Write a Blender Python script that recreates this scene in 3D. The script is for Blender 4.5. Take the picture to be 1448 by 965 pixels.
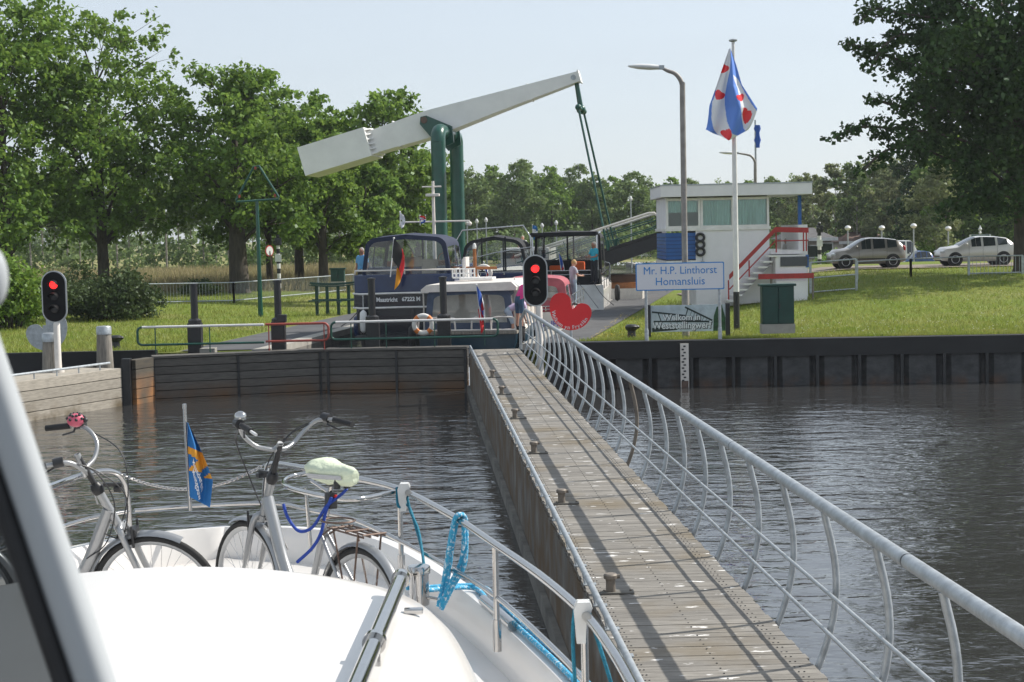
import bpy, bmesh, math, random
import numpy as np
from mathutils import Vector, Matrix
R = math.radians
rnd = random.Random(7)
S = bpy.context.scene
for o in list(bpy.data.objects): bpy.data.objects.remove(o)
COL = S.collection
# ------------------------------------------------------------------ camera
F = 2300.0; PW, PH = 1448.0, 965.0
CAM = Vector((0, 0, 4.5))
_p = math.atan(149.5 / F); _r = R(1.25)
_f = Vector((0, math.cos(_p), -math.sin(_p)))
_u0 = Vector((0, math.sin(_p), math.cos(_p))); _r0 = Vector((1, 0, 0))
_R = math.cos(_r) * _r0 - math.sin(_r) * _u0
_U = math.cos(_r) * _u0 + math.sin(_r) * _r0
cd = bpy.data.cameras.new('camera'); cam = bpy.data.objects.new('camera', cd); COL.objects.link(cam)
cam.matrix_world = Matrix(((_R.x, _U.x, -_f.x, CAM.x), (_R.y, _U.y, -_f.y, CAM.y), (_R.z, _U.z, -_f.z, CAM.z), (0, 0, 0, 1)))
cd.sensor_width = 36; cd.lens = F / PW * 36; cd.clip_start = 0.05; cd.clip_end = 6000
cd.dof.use_dof = True; cd.dof.focus_distance = 30; cd.dof.aperture_fstop = 16
S.camera = cam
S.render.resolution_x = 1024; S.render.resolution_y = 682
# ------------------------------------------------------------------ sun, sky, exposure
SUN_EL, SUN_AZ = R(43), R(21)        # sun to the right (+X) and somewhat beyond (+Y)
sd = Vector((math.cos(SUN_EL) * math.cos(SUN_AZ), math.cos(SUN_EL) * math.sin(SUN_AZ), math.sin(SUN_EL)))
sl = bpy.data.lights.new('sun', 'SUN'); sun = bpy.data.objects.new('sun', sl); COL.objects.link(sun)
sl.energy = 4.1; sl.angle = R(0.53); sl.color = (1, 0.955, 0.88)
sun.rotation_euler = sd.to_track_quat('Z', 'Y').to_euler(); sun.location = (20, 10, 30)
W = bpy.data.worlds.new('World'); S.world = W; W.use_nodes = True
wn = W.node_tree.nodes; wl = W.node_tree.links
bg = wn['Background']; sky = wn.new('ShaderNodeTexSky'); sky.sky_type = 'NISHITA'; sky.sun_disc = False
sky.sun_elevation = SUN_EL; sky.sun_rotation = math.pi / 2 - SUN_AZ
sky.air_density = 1.0; sky.dust_density = 0.7; sky.ozone_density = 1.5; sky.altitude = 0
hs = wn.new('ShaderNodeHueSaturation'); hs.inputs['Saturation'].default_value = 0.6
wl.new(sky.outputs[0], hs.inputs['Color'])
# thin summer haze: the sky is blended towards an even pale veil, with a few faint streaks of cirrus
wtc = wn.new('ShaderNodeTexCoord'); wmp = wn.new('ShaderNodeMapping'); wmp.inputs['Scale'].default_value = (1.2, 1.2, 7)
wnz = wn.new('ShaderNodeTexNoise'); wnz.inputs['Scale'].default_value = 2.2; wnz.inputs['Detail'].default_value = 6
wmr = wn.new('ShaderNodeMapRange'); wmr.inputs['From Min'].default_value = .5; wmr.inputs['From Max'].default_value = .75; wmr.inputs['To Min'].default_value = .62; wmr.inputs['To Max'].default_value = .74
wmx = wn.new('ShaderNodeMix'); wmx.data_type = 'RGBA'; wmx.inputs['B'].default_value = (3.55, 4.0, 4.5, 1)
wl.new(wtc.outputs['Generated'], wmp.inputs[0]); wl.new(wmp.outputs[0], wnz.inputs['Vector']); wl.new(wnz.outputs['Fac'], wmr.inputs['Value'])
wl.new(wmr.outputs[0], wmx.inputs['Factor']); wl.new(hs.outputs[0], wmx.inputs['A'])
wl.new(wmx.outputs['Result'], bg.inputs[0]); bg.inputs[1].default_value = 0.128
S.view_settings.view_transform = 'Standard'; S.view_settings.look = 'None'
S.view_settings.exposure = 0.48; S.view_settings.gamma = 1
S.render.engine = 'CYCLES'
S.cycles.max_bounces = 6; S.cycles.transparent_max_bounces = 12; S.cycles.caustics_reflective = False; S.cycles.caustics_refractive = False
# ------------------------------------------------------------------ pixel -> world helpers (used for measuring off)
def ray(px, py): return _f + (px - 724) / F * _R - (py - 482.5) / F * _U
def at(px, py, Y):
    d = ray(px, py); return CAM + d * (Y / d.y)
def atz(px, py, z):
    d = ray(px, py); return CAM + d * ((z - CAM.z) / d.z)
def XofY(px, Y, py=440): return at(px, py, Y).x
# ------------------------------------------------------------------ materials
M = {}
def mat(name, col, rough=0.6, metal=0.0, var=0.0, vscale=3.0, bump=0.0, bscale=20.0, col2=None, spec=0.5, stretch=(1, 1, 1), island=0.0, emit=None, coat=0.0, lo=0.35, hi=0.65):
    if name in M: return M[name]
    m = bpy.data.materials.new(name); m.use_nodes = True; n = m.node_tree.nodes; l = m.node_tree.links
    b = n['Principled BSDF']; b.inputs['Roughness'].default_value = rough; b.inputs['Metallic'].default_value = metal
    b.inputs['Specular IOR Level'].default_value = spec; b.inputs['Coat Weight'].default_value = coat
    c = (*col, 1); b.inputs['Base Color'].default_value = c
    if emit: b.inputs['Emission Color'].default_value = (*emit[0], 1); b.inputs['Emission Strength'].default_value = emit[1]
    tc = n.new('ShaderNodeTexCoord'); mp = n.new('ShaderNodeMapping'); mp.inputs['Scale'].default_value = stretch
    l.new(tc.outputs['Object'], mp.inputs[0])
    out = None
    if var > 0 or col2:
        nz = n.new('ShaderNodeTexNoise'); nz.inputs['Scale'].default_value = vscale; nz.inputs['Detail'].default_value = 6; nz.inputs['Roughness'].default_value = 0.62
        l.new(mp.outputs[0], nz.inputs['Vector'])
        rp = n.new('ShaderNodeMapRange'); rp.inputs['From Min'].default_value = lo; rp.inputs['From Max'].default_value = hi
        l.new(nz.outputs['Fac'], rp.inputs['Value'])
        mx = n.new('ShaderNodeMix'); mx.data_type = 'RGBA'
        c2 = col2 if col2 else tuple(max(0, x * (1 - var)) for x in col)
        mx.inputs['A'].default_value = c if col2 else (*[min(1, x * (1 + var * .6)) for x in col], 1)
        mx.inputs['B'].default_value = (*c2, 1)
        l.new(rp.outputs[0], mx.inputs['Factor']); out = mx.outputs['Result']
    if island > 0:
        g = n.new('ShaderNodeNewGeometry'); hv = n.new('ShaderNodeHueSaturation')
        r2 = n.new('ShaderNodeMapRange'); r2.inputs['To Min'].default_value = 1 - island; r2.inputs['To Max'].default_value = 1 + island
        l.new(g.outputs['Random Per Island'], r2.inputs['Value']); l.new(r2.outputs[0], hv.inputs['Value'])
        if out: l.new(out, hv.inputs['Color'])
        else: hv.inputs['Color'].default_value = c
        out = hv.outputs[0]
    if out: l.new(out, b.inputs['Base Color'])
    if bump > 0:
        nb = n.new('ShaderNodeTexNoise'); nb.inputs['Scale'].default_value = bscale; nb.inputs['Detail'].default_value = 5
        l.new(mp.outputs[0], nb.inputs['Vector'])
        bm = n.new('ShaderNodeBump'); bm.inputs['Strength'].default_value = bump; bm.inputs['Distance'].default_value = 0.02
        l.new(nb.outputs['Fac'], bm.inputs['Height']); l.new(bm.outputs[0], b.inputs['Normal'])
    M[name] = m; return m
def leafmat(name, col, col2, scale=0.5, trans=0.35):
    m = bpy.data.materials.new(name); m.use_nodes = True; n = m.node_tree.nodes; l = m.node_tree.links
    n.remove(n['Principled BSDF']); out = n['Material Output']
    tc = n.new('ShaderNodeTexCoord'); nz = n.new('ShaderNodeTexNoise'); nz.inputs['Scale'].default_value = scale; nz.inputs['Detail'].default_value = 4
    l.new(tc.outputs['Object'], nz.inputs['Vector'])
    mp = n.new('ShaderNodeMapRange'); mp.inputs['From Min'].default_value = .35; mp.inputs['From Max'].default_value = .65; l.new(nz.outputs['Fac'], mp.inputs['Value'])
    mx = n.new('ShaderNodeMix'); mx.data_type = 'RGBA'; mx.inputs['A'].default_value = (*col, 1); mx.inputs['B'].default_value = (*col2, 1)
    l.new(mp.outputs[0], mx.inputs['Factor'])
    g = n.new('ShaderNodeNewGeometry'); hv = n.new('ShaderNodeHueSaturation'); r2 = n.new('ShaderNodeMapRange')
    r2.inputs['To Min'].default_value = .7; r2.inputs['To Max'].default_value = 1.35
    l.new(g.outputs['Random Per Island'], r2.inputs['Value']); l.new(r2.outputs[0], hv.inputs['Value']); l.new(mx.outputs['Result'], hv.inputs['Color'])
    d = n.new('ShaderNodeBsdfDiffuse'); t = n.new('ShaderNodeBsdfTranslucent'); gl = n.new('ShaderNodeBsdfGlossy'); gl.inputs['Roughness'].default_value = .45; gl.inputs['Color'].default_value = (.9, .95, 1, 1)
    hv2 = n.new('ShaderNodeHueSaturation'); hv2.inputs['Hue'].default_value = .485; hv2.inputs['Value'].default_value = 1.25; l.new(hv.outputs[0], hv2.inputs['Color'])
    l.new(hv.outputs[0], d.inputs['Color']); l.new(hv2.outputs[0], t.inputs['Color'])
    s = n.new('ShaderNodeMixShader'); s.inputs[0].default_value = trans; l.new(d.outputs[0], s.inputs[1]); l.new(t.outputs[0], s.inputs[2])
    s2 = n.new('ShaderNodeMixShader'); s2.inputs[0].default_value = .015; l.new(s.outputs[0], s2.inputs[1]); l.new(gl.outputs[0], s2.inputs[2])
    l.new(s2.outputs[0], out.inputs[0]); M[name] = m; return m
def glassmat(name, tint, gloss=0.15, rough=0.03):
    m = bpy.data.materials.new(name); m.use_nodes = True; n = m.node_tree.nodes; l = m.node_tree.links
    n.remove(n['Principled BSDF']); out = n['Material Output']
    t = n.new('ShaderNodeBsdfTransparent'); t.inputs[0].default_value = (*tint, 1)
    g = n.new('ShaderNodeBsdfGlossy'); g.inputs['Roughness'].default_value = rough
    fr = n.new('ShaderNodeFresnel'); fr.inputs[0].default_value = 1.5
    ad = n.new('ShaderNodeMath'); ad.operation = 'ADD'; ad.inputs[1].default_value = gloss; l.new(fr.outputs[0], ad.inputs[0])
    s = n.new('ShaderNodeMixShader'); l.new(ad.outputs[0], s.inputs[0]); l.new(t.outputs[0], s.inputs[1]); l.new(g.outputs[0], s.inputs[2])
    l.new(s.outputs[0], out.inputs[0]); M[name] = m; return m

mat('white_gel', (.74, .71, .675), .22, coat=.3, var=.03, vscale=1.2)
mat('chrome', (.50, .49, .48), .09, 1.0, var=.06, vscale=9)
mat('galv', (.42, .45, .47), .45, .55, var=.22, vscale=9, bump=.1, bscale=60)
mat('galv_brown', (.20, .17, .14), .6, .2, var=.3, vscale=9)
mat('alu', (.42, .43, .44), .35, .7, var=.08, vscale=8)
mat('bike_silver', (.36, .365, .37), .30, .55, var=.06, vscale=6)
mat('rubber', (.018, .018, .019), .7, var=.2, vscale=20)
mat('black_plastic', (.022, .022, .024), .4)
mat('black_paint', (.016, .016, .018), .42, var=.3, vscale=6)
mat('white_paint', (.78, .76, .73), .45, var=.10, vscale=4)
mat('cream_paint', (.74, .69, .63), .42, var=.10, vscale=5)
mat('beam_white', (.84, .83, .80), .5, var=.06, vscale=1.2)
mat('green_paint', (.006, .075, .052), .32, var=.18, vscale=2.5, coat=.2)
mat('green_dark', (.008, .05, .036), .5, var=.2, vscale=4)
mat('red_paint', (.40, .03, .03), .45, var=.2, vscale=5)
mat('railing_red', (.36, .07, .05), .5, var=.2, vscale=6)
mat('sign_red', (.82, .022, .028), .35)
mat('blue_paint', (.02, .11, .36), .45, var=.1, vscale=3)
mat('navy', (.018, .036, .10), .25, var=.15, vscale=3, coat=.3)
mat('navy_black', (.006, .009, .018), .2, coat=.3, var=.2, vscale=3)
mat('navy_canvas', (.020, .028, .06), .85, var=.2, vscale=5, bump=.2, bscale=9)
mat('slate_canvas', (.075, .10, .15), .85, var=.18, vscale=4, bump=.2, bscale=9)
mat('black_canvas', (.012, .013, .016), .8, var=.2, vscale=5, bump=.2, bscale=9)
mat('red_canvas', (.40, .10, .125), .85, var=.18, vscale=4, bump=.2, bscale=8)
mat('wood_varnish', (.30, .11, .03), .35, var=.25, vscale=8)
mat('brass', (.5, .3, .1), .3, .8)
mat('brown_metal', (.13, .085, .065), .45, .4, var=.2, vscale=12)
mat('teal_hull', (.02, .055, .085), .3, var=.2, vscale=3, coat=.2)
mat('concrete', (.36, .34, .30), .85, var=.18, vscale=2.5, bump=.25, bscale=18)
mat('concrete_dark', (.17, .16, .14), .9, var=.4, vscale=1.6, bump=.3, bscale=14, stretch=(1, 1, .35))
mat('post_grey', (.30, .275, .25), .55, .2, var=.2, vscale=5)
mat('tar_black', (.010, .010, .011), .6, var=.4, vscale=1.4)
mat('asphalt', (.085, .085, .088), .9, var=.25, vscale=1.1, bump=.2, bscale=30)
mat('asphalt_light', (.16, .155, .15), .9, var=.2, vscale=1.1)
mat('road_clay', (.22, .18, .15), .9, var=.2, vscale=1.5)
mat('bark', (.075, .062, .048), .95, var=.4, vscale=3, bump=.5, bscale=9, stretch=(3, 3, .6))
mat('bark_pale', (.26, .24, .20), .9, var=.5, vscale=2.5, stretch=(1, 1, 2))
mat('timber_post', (.27, .245, .21), .9, var=.35, vscale=5, stretch=(6, 6, .5), bump=.4, bscale=10)
mat('skin', (.52, .27, .19), .55, var=.08, vscale=8)
mat('skin_tan', (.42, .20, .13), .55, var=.08, vscale=8)
mat('hair_grey', (.35, .33, .31), .8, var=.3, vscale=40)
mat('hair_blond', (.48, .31, .12), .7, var=.3, vscale=40)
mat('hair_brown', (.10, .05, .025), .7, var=.3, vscale=40)
mat('cloth_lightblue', (.12, .33, .58), .85, var=.15, vscale=8)
mat('cloth_teal', (.04, .40, .52), .85, var=.15, vscale=8)
mat('cloth_grey', (.40, .39, .44), .85, var=.15, vscale=8)
mat('cloth_white', (.72, .71, .70), .85, var=.10, vscale=8)
mat('cloth_pink', (.72, .05, .24), .85, var=.12, vscale=8)
mat('cloth_lavender', (.52, .43, .60), .85, var=.15, vscale=8)
mat('cloth_orange', (.75, .13, .03), .8, var=.12, vscale=8)
mat('cloth_dark', (.03, .03, .038), .85, var=.2, vscale=8)
mat('cloth_jeans', (.05, .10, .17), .85, var=.2, vscale=8)
mat('cloth_paleblue', (.40, .48, .58), .85, var=.15, vscale=8)
mat('flag_black', (.015, .015, .015), .8); mat('flag_red', (.62, .02, .025), .8); mat('flag_gold', (.75, .30, .01), .8)
mat('flag_white', (.78, .78, .80), .8); mat('flag_blue', (.03, .10, .42), .8); mat('flag_blue2', (.13, .27, .72), .8)
mat('flag_azure', (.015, .14, .38), .8); mat('flag_ochre', (.66, .30, .03), .8)
mat('letters_white', (.80, .80, .80), .5); mat('letters_blue', (.02, .24, .62), .5); mat('letters_violet', (.16, .15, .45), .5)
mat('rope_teal', (.01, .17, .26), .8, var=.3, vscale=60, bump=.5, bscale=120)
mat('rope_light', (.04, .36, .60), .8, col2=(.70, .80, .85), vscale=55, lo=.52, hi=.62, bump=.5, bscale=120)
mat('cord_blue', (.015, .055, .34), .7, var=.2, vscale=60)
mat('saddle_cover', (.66, .72, .54), .6, var=.12, vscale=10, bump=.7, bscale=22)
mat('reflector_orange', (.9, .25, .02), .3); mat('reflective_grey', (.42, .43, .45), .4)
mat('bell_pink', (.62, .12, .18), .4)
mat('lamp_red_on', (.8, .01, .01), .4, emit=((1, .03, .03), 1.3))
mat('lamp_off', (.03, .03, .032), .25)
mat('tyre', (.02, .02, .02), .8)
mat('car_beige', (.30, .275, .25), .3, .45, coat=.5); mat('car_silver', (.62, .60, .57), .3, .25, coat=.5)
mat('car_white', (.75, .75, .75), .3, coat=.5); mat('car_blue', (.02, .07, .22), .3, coat=.5); mat('car_dark', (.02, .022, .03), .3, coat=.5)
mat('car_glass', (.025, .032, .035), .06, spec=.8)
mat('rim_silver', (.5, .5, .5), .35, .7); mat('tail_red', (.45, .01, .01), .25); mat('head_clear', (.6, .63, .65), .1, .2)
mat('roof_grey', (.10, .095, .095), .8, var=.25, vscale=2, stretch=(1, 1, 4)); mat('roof_brown', (.16, .10, .08), .8, var=.25, vscale=2)
mat('brick_pale', (.42, .36, .30), .85, var=.2, vscale=5)
mat('wall_white', (.80, .78, .79), .75, var=.05, vscale=1.5, bump=.1, bscale=14)
mat('panel_green_glass', (.20, .40, .34), .12, var=.25, vscale=1.5, spec=.8)
mat('reflection_green', (.78, .93, .89), .5, var=.2, vscale=1.2, stretch=(5, 1, .6))  # pale green painted in for the bright reflections in the office glass
mat('window_dark', (.02, .028, .03), .08, spec=.8)
mat('seat_beige', (.50, .45, .36), .8, var=.1)
mat('fender_white', (.72, .72, .70), .4, var=.1)
mat('lifebuoy_white', (.75, .73, .68), .5, var=.1); mat('life_orange', (.75, .22, .04), .6)
mat('picture_green', (.03, .10, .035), .6, var=.5, vscale=7); mat('picture_sky', (.60, .66, .68), .6, var=.2, vscale=3)
mat('picture_dark', (.02, .035, .03), .6)
glassmat('clear_vinyl', (.84, .86, .85), .07, .06)
glassmat('tinted_pane', (.13, .14, .145), .02, .05)
mat('frame_grey', (.40, .42, .435), .6)
mat('sign_black', (.006, .006, .007), .6, spec=.2)
glassmat('window_glass', (.84, .95, .92), .04, .03)
# planks, water, grass ------------------------------------------------
def plankmat(name, c1, c2, rough=.85, island=.22, stain=None, along=(1, 8, 8), scale=3, splats=False, moss=None):
    m = mat(name, c1, rough, col2=c2, vscale=scale, stretch=along, island=island, bump=.25, bscale=14)
    n = m.node_tree.nodes; l = m.node_tree.links; b = n['Principled BSDF']; src = b.inputs['Base Color'].links[0].from_socket
    tc = n.new('ShaderNodeTexCoord')
    def mixin(src, colr, sc, lo, hi, stretch=(1, 1, 1), zr=None, detail=5):
        mp = n.new('ShaderNodeMapping'); mp.inputs['Scale'].default_value = stretch; l.new(tc.outputs['Object'], mp.inputs[0])
        nz = n.new('ShaderNodeTexNoise'); nz.inputs['Scale'].default_value = sc; nz.inputs['Detail'].default_value = detail; l.new(mp.outputs[0], nz.inputs['Vector'])
        rp = n.new('ShaderNodeMapRange'); rp.inputs['From Min'].default_value = lo; rp.inputs['From Max'].default_value = hi; l.new(nz.outputs['Fac'], rp.inputs['Value'])
        fac = rp.outputs[0]
        if zr:
            sp = n.new('ShaderNodeSeparateXYZ'); l.new(tc.outputs['Object'], sp.inputs[0])
            r2 = n.new('ShaderNodeMapRange'); r2.inputs['From Min'].default_value = zr[0]; r2.inputs['From Max'].default_value = zr[1]; l.new(sp.outputs[2], r2.inputs['Value'])
            mu = n.new('ShaderNodeMath'); mu.operation = 'MULTIPLY'; l.new(fac, mu.inputs[0]); l.new(r2.outputs[0], mu.inputs[1]); fac = mu.outputs[0]
        mx = n.new('ShaderNodeMix'); mx.data_type = 'RGBA'; l.new(fac, mx.inputs['Factor']); l.new(src, mx.inputs['A']); mx.inputs['B'].default_value = (*colr, 1)
        return mx.outputs['Result']
    if moss: src = mixin(src, moss, .9, .5, .75)
    if stain: src = mixin(src, stain[0], stain[1], stain[2], stain[3], (1, 1, 1), stain[4])
    if splats: src = mixin(src, (.75, .73, .70), 4.2, .655, .69, (1, 2.6, 1), None, 4)
    l.new(src, b.inputs['Base Color']); return m
plankmat('deck_planks', (.25, .232, .205), (.165, .152, .134), island=.14, along=(1.2, 7, 7), splats=True, moss=(.16, .125, .075))
plankmat('gate_planks', (.13, .12, .106), (.08, .075, .068), island=.12, along=(1, 1, 7), stain=((.15, .085, .045), .8, .36, .6, (.55, .05)))
plankmat('gate_planks_rusty', (.10, .085, .06), (.06, .053, .045), island=.12, along=(1, 1, 7), stain=((.36, .16, .055), .9, .34, .58, (.9, .25)))
plankmat('jetty_planks', (.40, .36, .30), (.27, .245, .205), island=.16, along=(1, 1, 7), scale=4, stain=((.13, .10, .06), 1.6, .40, .62, (.55, .05)))
plankmat('sheet_pile', (.085, .085, .085), (.045, .045, .047), island=.0, along=(1, 1, 1.5), stain=((.11, .065, .042), 2.2, .42, .66, (.30, .0)))
plankmat('walkway_wall', (.22, .21, .19), (.085, .082, .074), island=.0, along=(1, 1, .3), scale=2.5, stain=((.11, .07, .035), 2.0, .3, .6, (.45, .0)), splats=False)

def watermat():
    m = bpy.data.materials.new('water'); m.use_nodes = True; n = m.node_tree.nodes; l = m.node_tree.links
    b = n['Principled BSDF']; b.inputs['Base Color'].default_value = (.040, .039, .038, 1); b.inputs['Roughness'].default_value = .05; b.inputs['IOR'].default_value = 2.5
    b.inputs['Specular IOR Level'].default_value = .55
    tc = n.new('ShaderNodeTexCoord')
    def nz(scale, detail, st, dist=.6, rough=.55):
        mp = n.new('ShaderNodeMapping'); mp.inputs['Scale'].default_value = st; mp.inputs['Rotation'].default_value = (0, 0, R(-12)); l.new(tc.outputs['Object'], mp.inputs[0])
        x = n.new('ShaderNodeTexNoise'); x.inputs['Scale'].default_value = scale; x.inputs['Detail'].default_value = detail; x.inputs['Distortion'].default_value = dist; x.inputs['Roughness'].default_value = rough
        l.new(mp.outputs[0], x.inputs['Vector']); return x.outputs['Fac']
    a = nz(1.15, 2, (.8, 1.5, 1), .5, .45); c = nz(4.2, 2, (.8, 1.3, 1), .8, .5)
    gust = nz(.09, 3, (1, 1, 1), .3)
    rp = n.new('ShaderNodeMapRange'); rp.inputs['From Min'].default_value = .35; rp.inputs['From Max'].default_value = .65; rp.inputs['To Min'].default_value = .45; rp.inputs['To Max'].default_value = 1.3; l.new(gust, rp.inputs['Value'])
    m1 = n.new('ShaderNodeMath'); m1.operation = 'MULTIPLY'; m1.inputs[1].default_value = .062; l.new(a, m1.inputs[0])
    m2 = n.new('ShaderNodeMath'); m2.operation = 'MULTIPLY'; m2.inputs[1].default_value = .019; l.new(c, m2.inputs[0])
    ad = n.new('ShaderNodeMath'); ad.operation = 'ADD'; l.new(m1.outputs[0], ad.inputs[0]); l.new(m2.outputs[0], ad.inputs[1])
    # calmer close under the lock gate and quay (lee)
    sp = n.new('ShaderNodeSeparateXYZ'); l.new(tc.outputs['Object'], sp.inputs[0])
    cy = n.new('ShaderNodeMapRange'); cy.inputs['From Min'].default_value = 47; cy.inputs['From Max'].default_value = 38; cy.inputs['To Min'].default_value = .4; cy.inputs['To Max'].default_value = 1; l.new(sp.outputs[1], cy.inputs['Value'])
    mu0 = n.new('ShaderNodeMath'); mu0.operation = 'MULTIPLY'; l.new(rp.outputs[0], mu0.inputs[0]); l.new(cy.outputs[0], mu0.inputs[1])
    mu = n.new('ShaderNodeMath'); mu.operation = 'MULTIPLY'; l.new(ad.outputs[0], mu.inputs[0]); l.new(mu0.outputs[0], mu.inputs[1])
    bm = n.new('ShaderNodeBump'); bm.inputs['Strength'].default_value = 1.0; bm.inputs['Distance'].default_value = 1.0
    l.new(mu.outputs[0], bm.inputs['Height']); l.new(bm.outputs[0], b.inputs['Normal']); M['water'] = m
watermat()
def grassmat():
    m = bpy.data.materials.new('grass'); m.use_nodes = True; n = m.node_tree.nodes; l = m.node_tree.links
    b = n['Principled BSDF']; b.inputs['Roughness'].default_value = .95; b.inputs['Specular IOR Level'].default_value = .15
    tc = n.new('ShaderNodeTexCoord')
    def nz(sc, det=5):
        x = n.new('ShaderNodeTexNoise'); x.inputs['Scale'].default_value = sc; x.inputs['Detail'].default_value = det; l.new(tc.outputs['Object'], x.inputs['Vector']); return x.outputs['Fac']
    def mix(fac, lo, hi, A, B):
        rp = n.new('ShaderNodeMapRange'); rp.inputs['From Min'].default_value = lo; rp.inputs['From Max'].default_value = hi; l.new(fac, rp.inputs['Value'])
        mx = n.new('ShaderNodeMix'); mx.data_type = 'RGBA'; l.new(rp.outputs[0], mx.inputs['Factor'])
        for k, v in (('A', A), ('B', B)):
            if isinstance(v, tuple): mx.inputs[k].default_value = (*v, 1)
            else: l.new(v, mx.inputs[k])
        return mx.outputs['Result']
    c = mix(nz(.6), .35, .65, (.155, .205, .03), (.21, .235, .05))
    c = mix(nz(.16, 6), .50, .68, c, (.31, .26, .12))
    c = mix(nz(9, 4), .35, .7, c, (.10, .145, .022))
    sp = n.new('ShaderNodeSeparateXYZ'); l.new(tc.outputs['Object'], sp.inputs[0])
    far = n.new('ShaderNodeMapRange'); far.inputs['From Min'].default_value = 92; far.inputs['From Max'].default_value = 98; l.new(sp.outputs[1], far.inputs['Value'])
    field = mix(nz(.12, 6), .4, .62, (.17, .20, .06), (.31, .25, .13))
    mx = n.new('ShaderNodeMix'); mx.data_type = 'RGBA'; l.new(far.outputs[0], mx.inputs['Factor']); l.new(c, mx.inputs['A']); l.new(field, mx.inputs['B'])
    l.new(mx.outputs['Result'], b.inputs['Base Color'])
    bm = n.new('ShaderNodeBump'); bm.inputs['Strength'].default_value = .7; bm.inputs['Distance'].default_value = .06; l.new(nz(14, 5), bm.inputs['Height']); l.new(bm.outputs[0], b.inputs['Normal'])
    M['grass'] = m
grassmat()
leafmat('leaf_oak', (.115, .205, .034), (.165, .265, .052), .35, .42)
leafmat('leaf_oak_light', (.14, .25, .045), (.18, .29, .07), .5, .45)
leafmat('leaf_poplar', (.036, .075, .022), (.055, .10, .03), .4, .22)
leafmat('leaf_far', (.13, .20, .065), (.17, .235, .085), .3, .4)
leafmat('leaf_birch', (.17, .215, .09), (.22, .245, .115), .3, .4)
leafmat('leaf_shrub', (.13, .22, .03), (.17, .27, .05), 1.2, .35)
leafmat('leaf_darkshrub', (.055, .085, .030), (.075, .105, .04), 1.2, .25)
leafmat('blade', (.18, .25, .035), (.27, .28, .075), .8, .35)
leafmat('flower_yellow', (.65, .42, .03), (.6, .5, .06), .8, .2)
leafmat('flower_white', (.7, .7, .62), (.6, .6, .5), .8, .2)
leafmat('reed', (.22, .21, .09), (.33, .27, .15), .5, .3)
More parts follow.
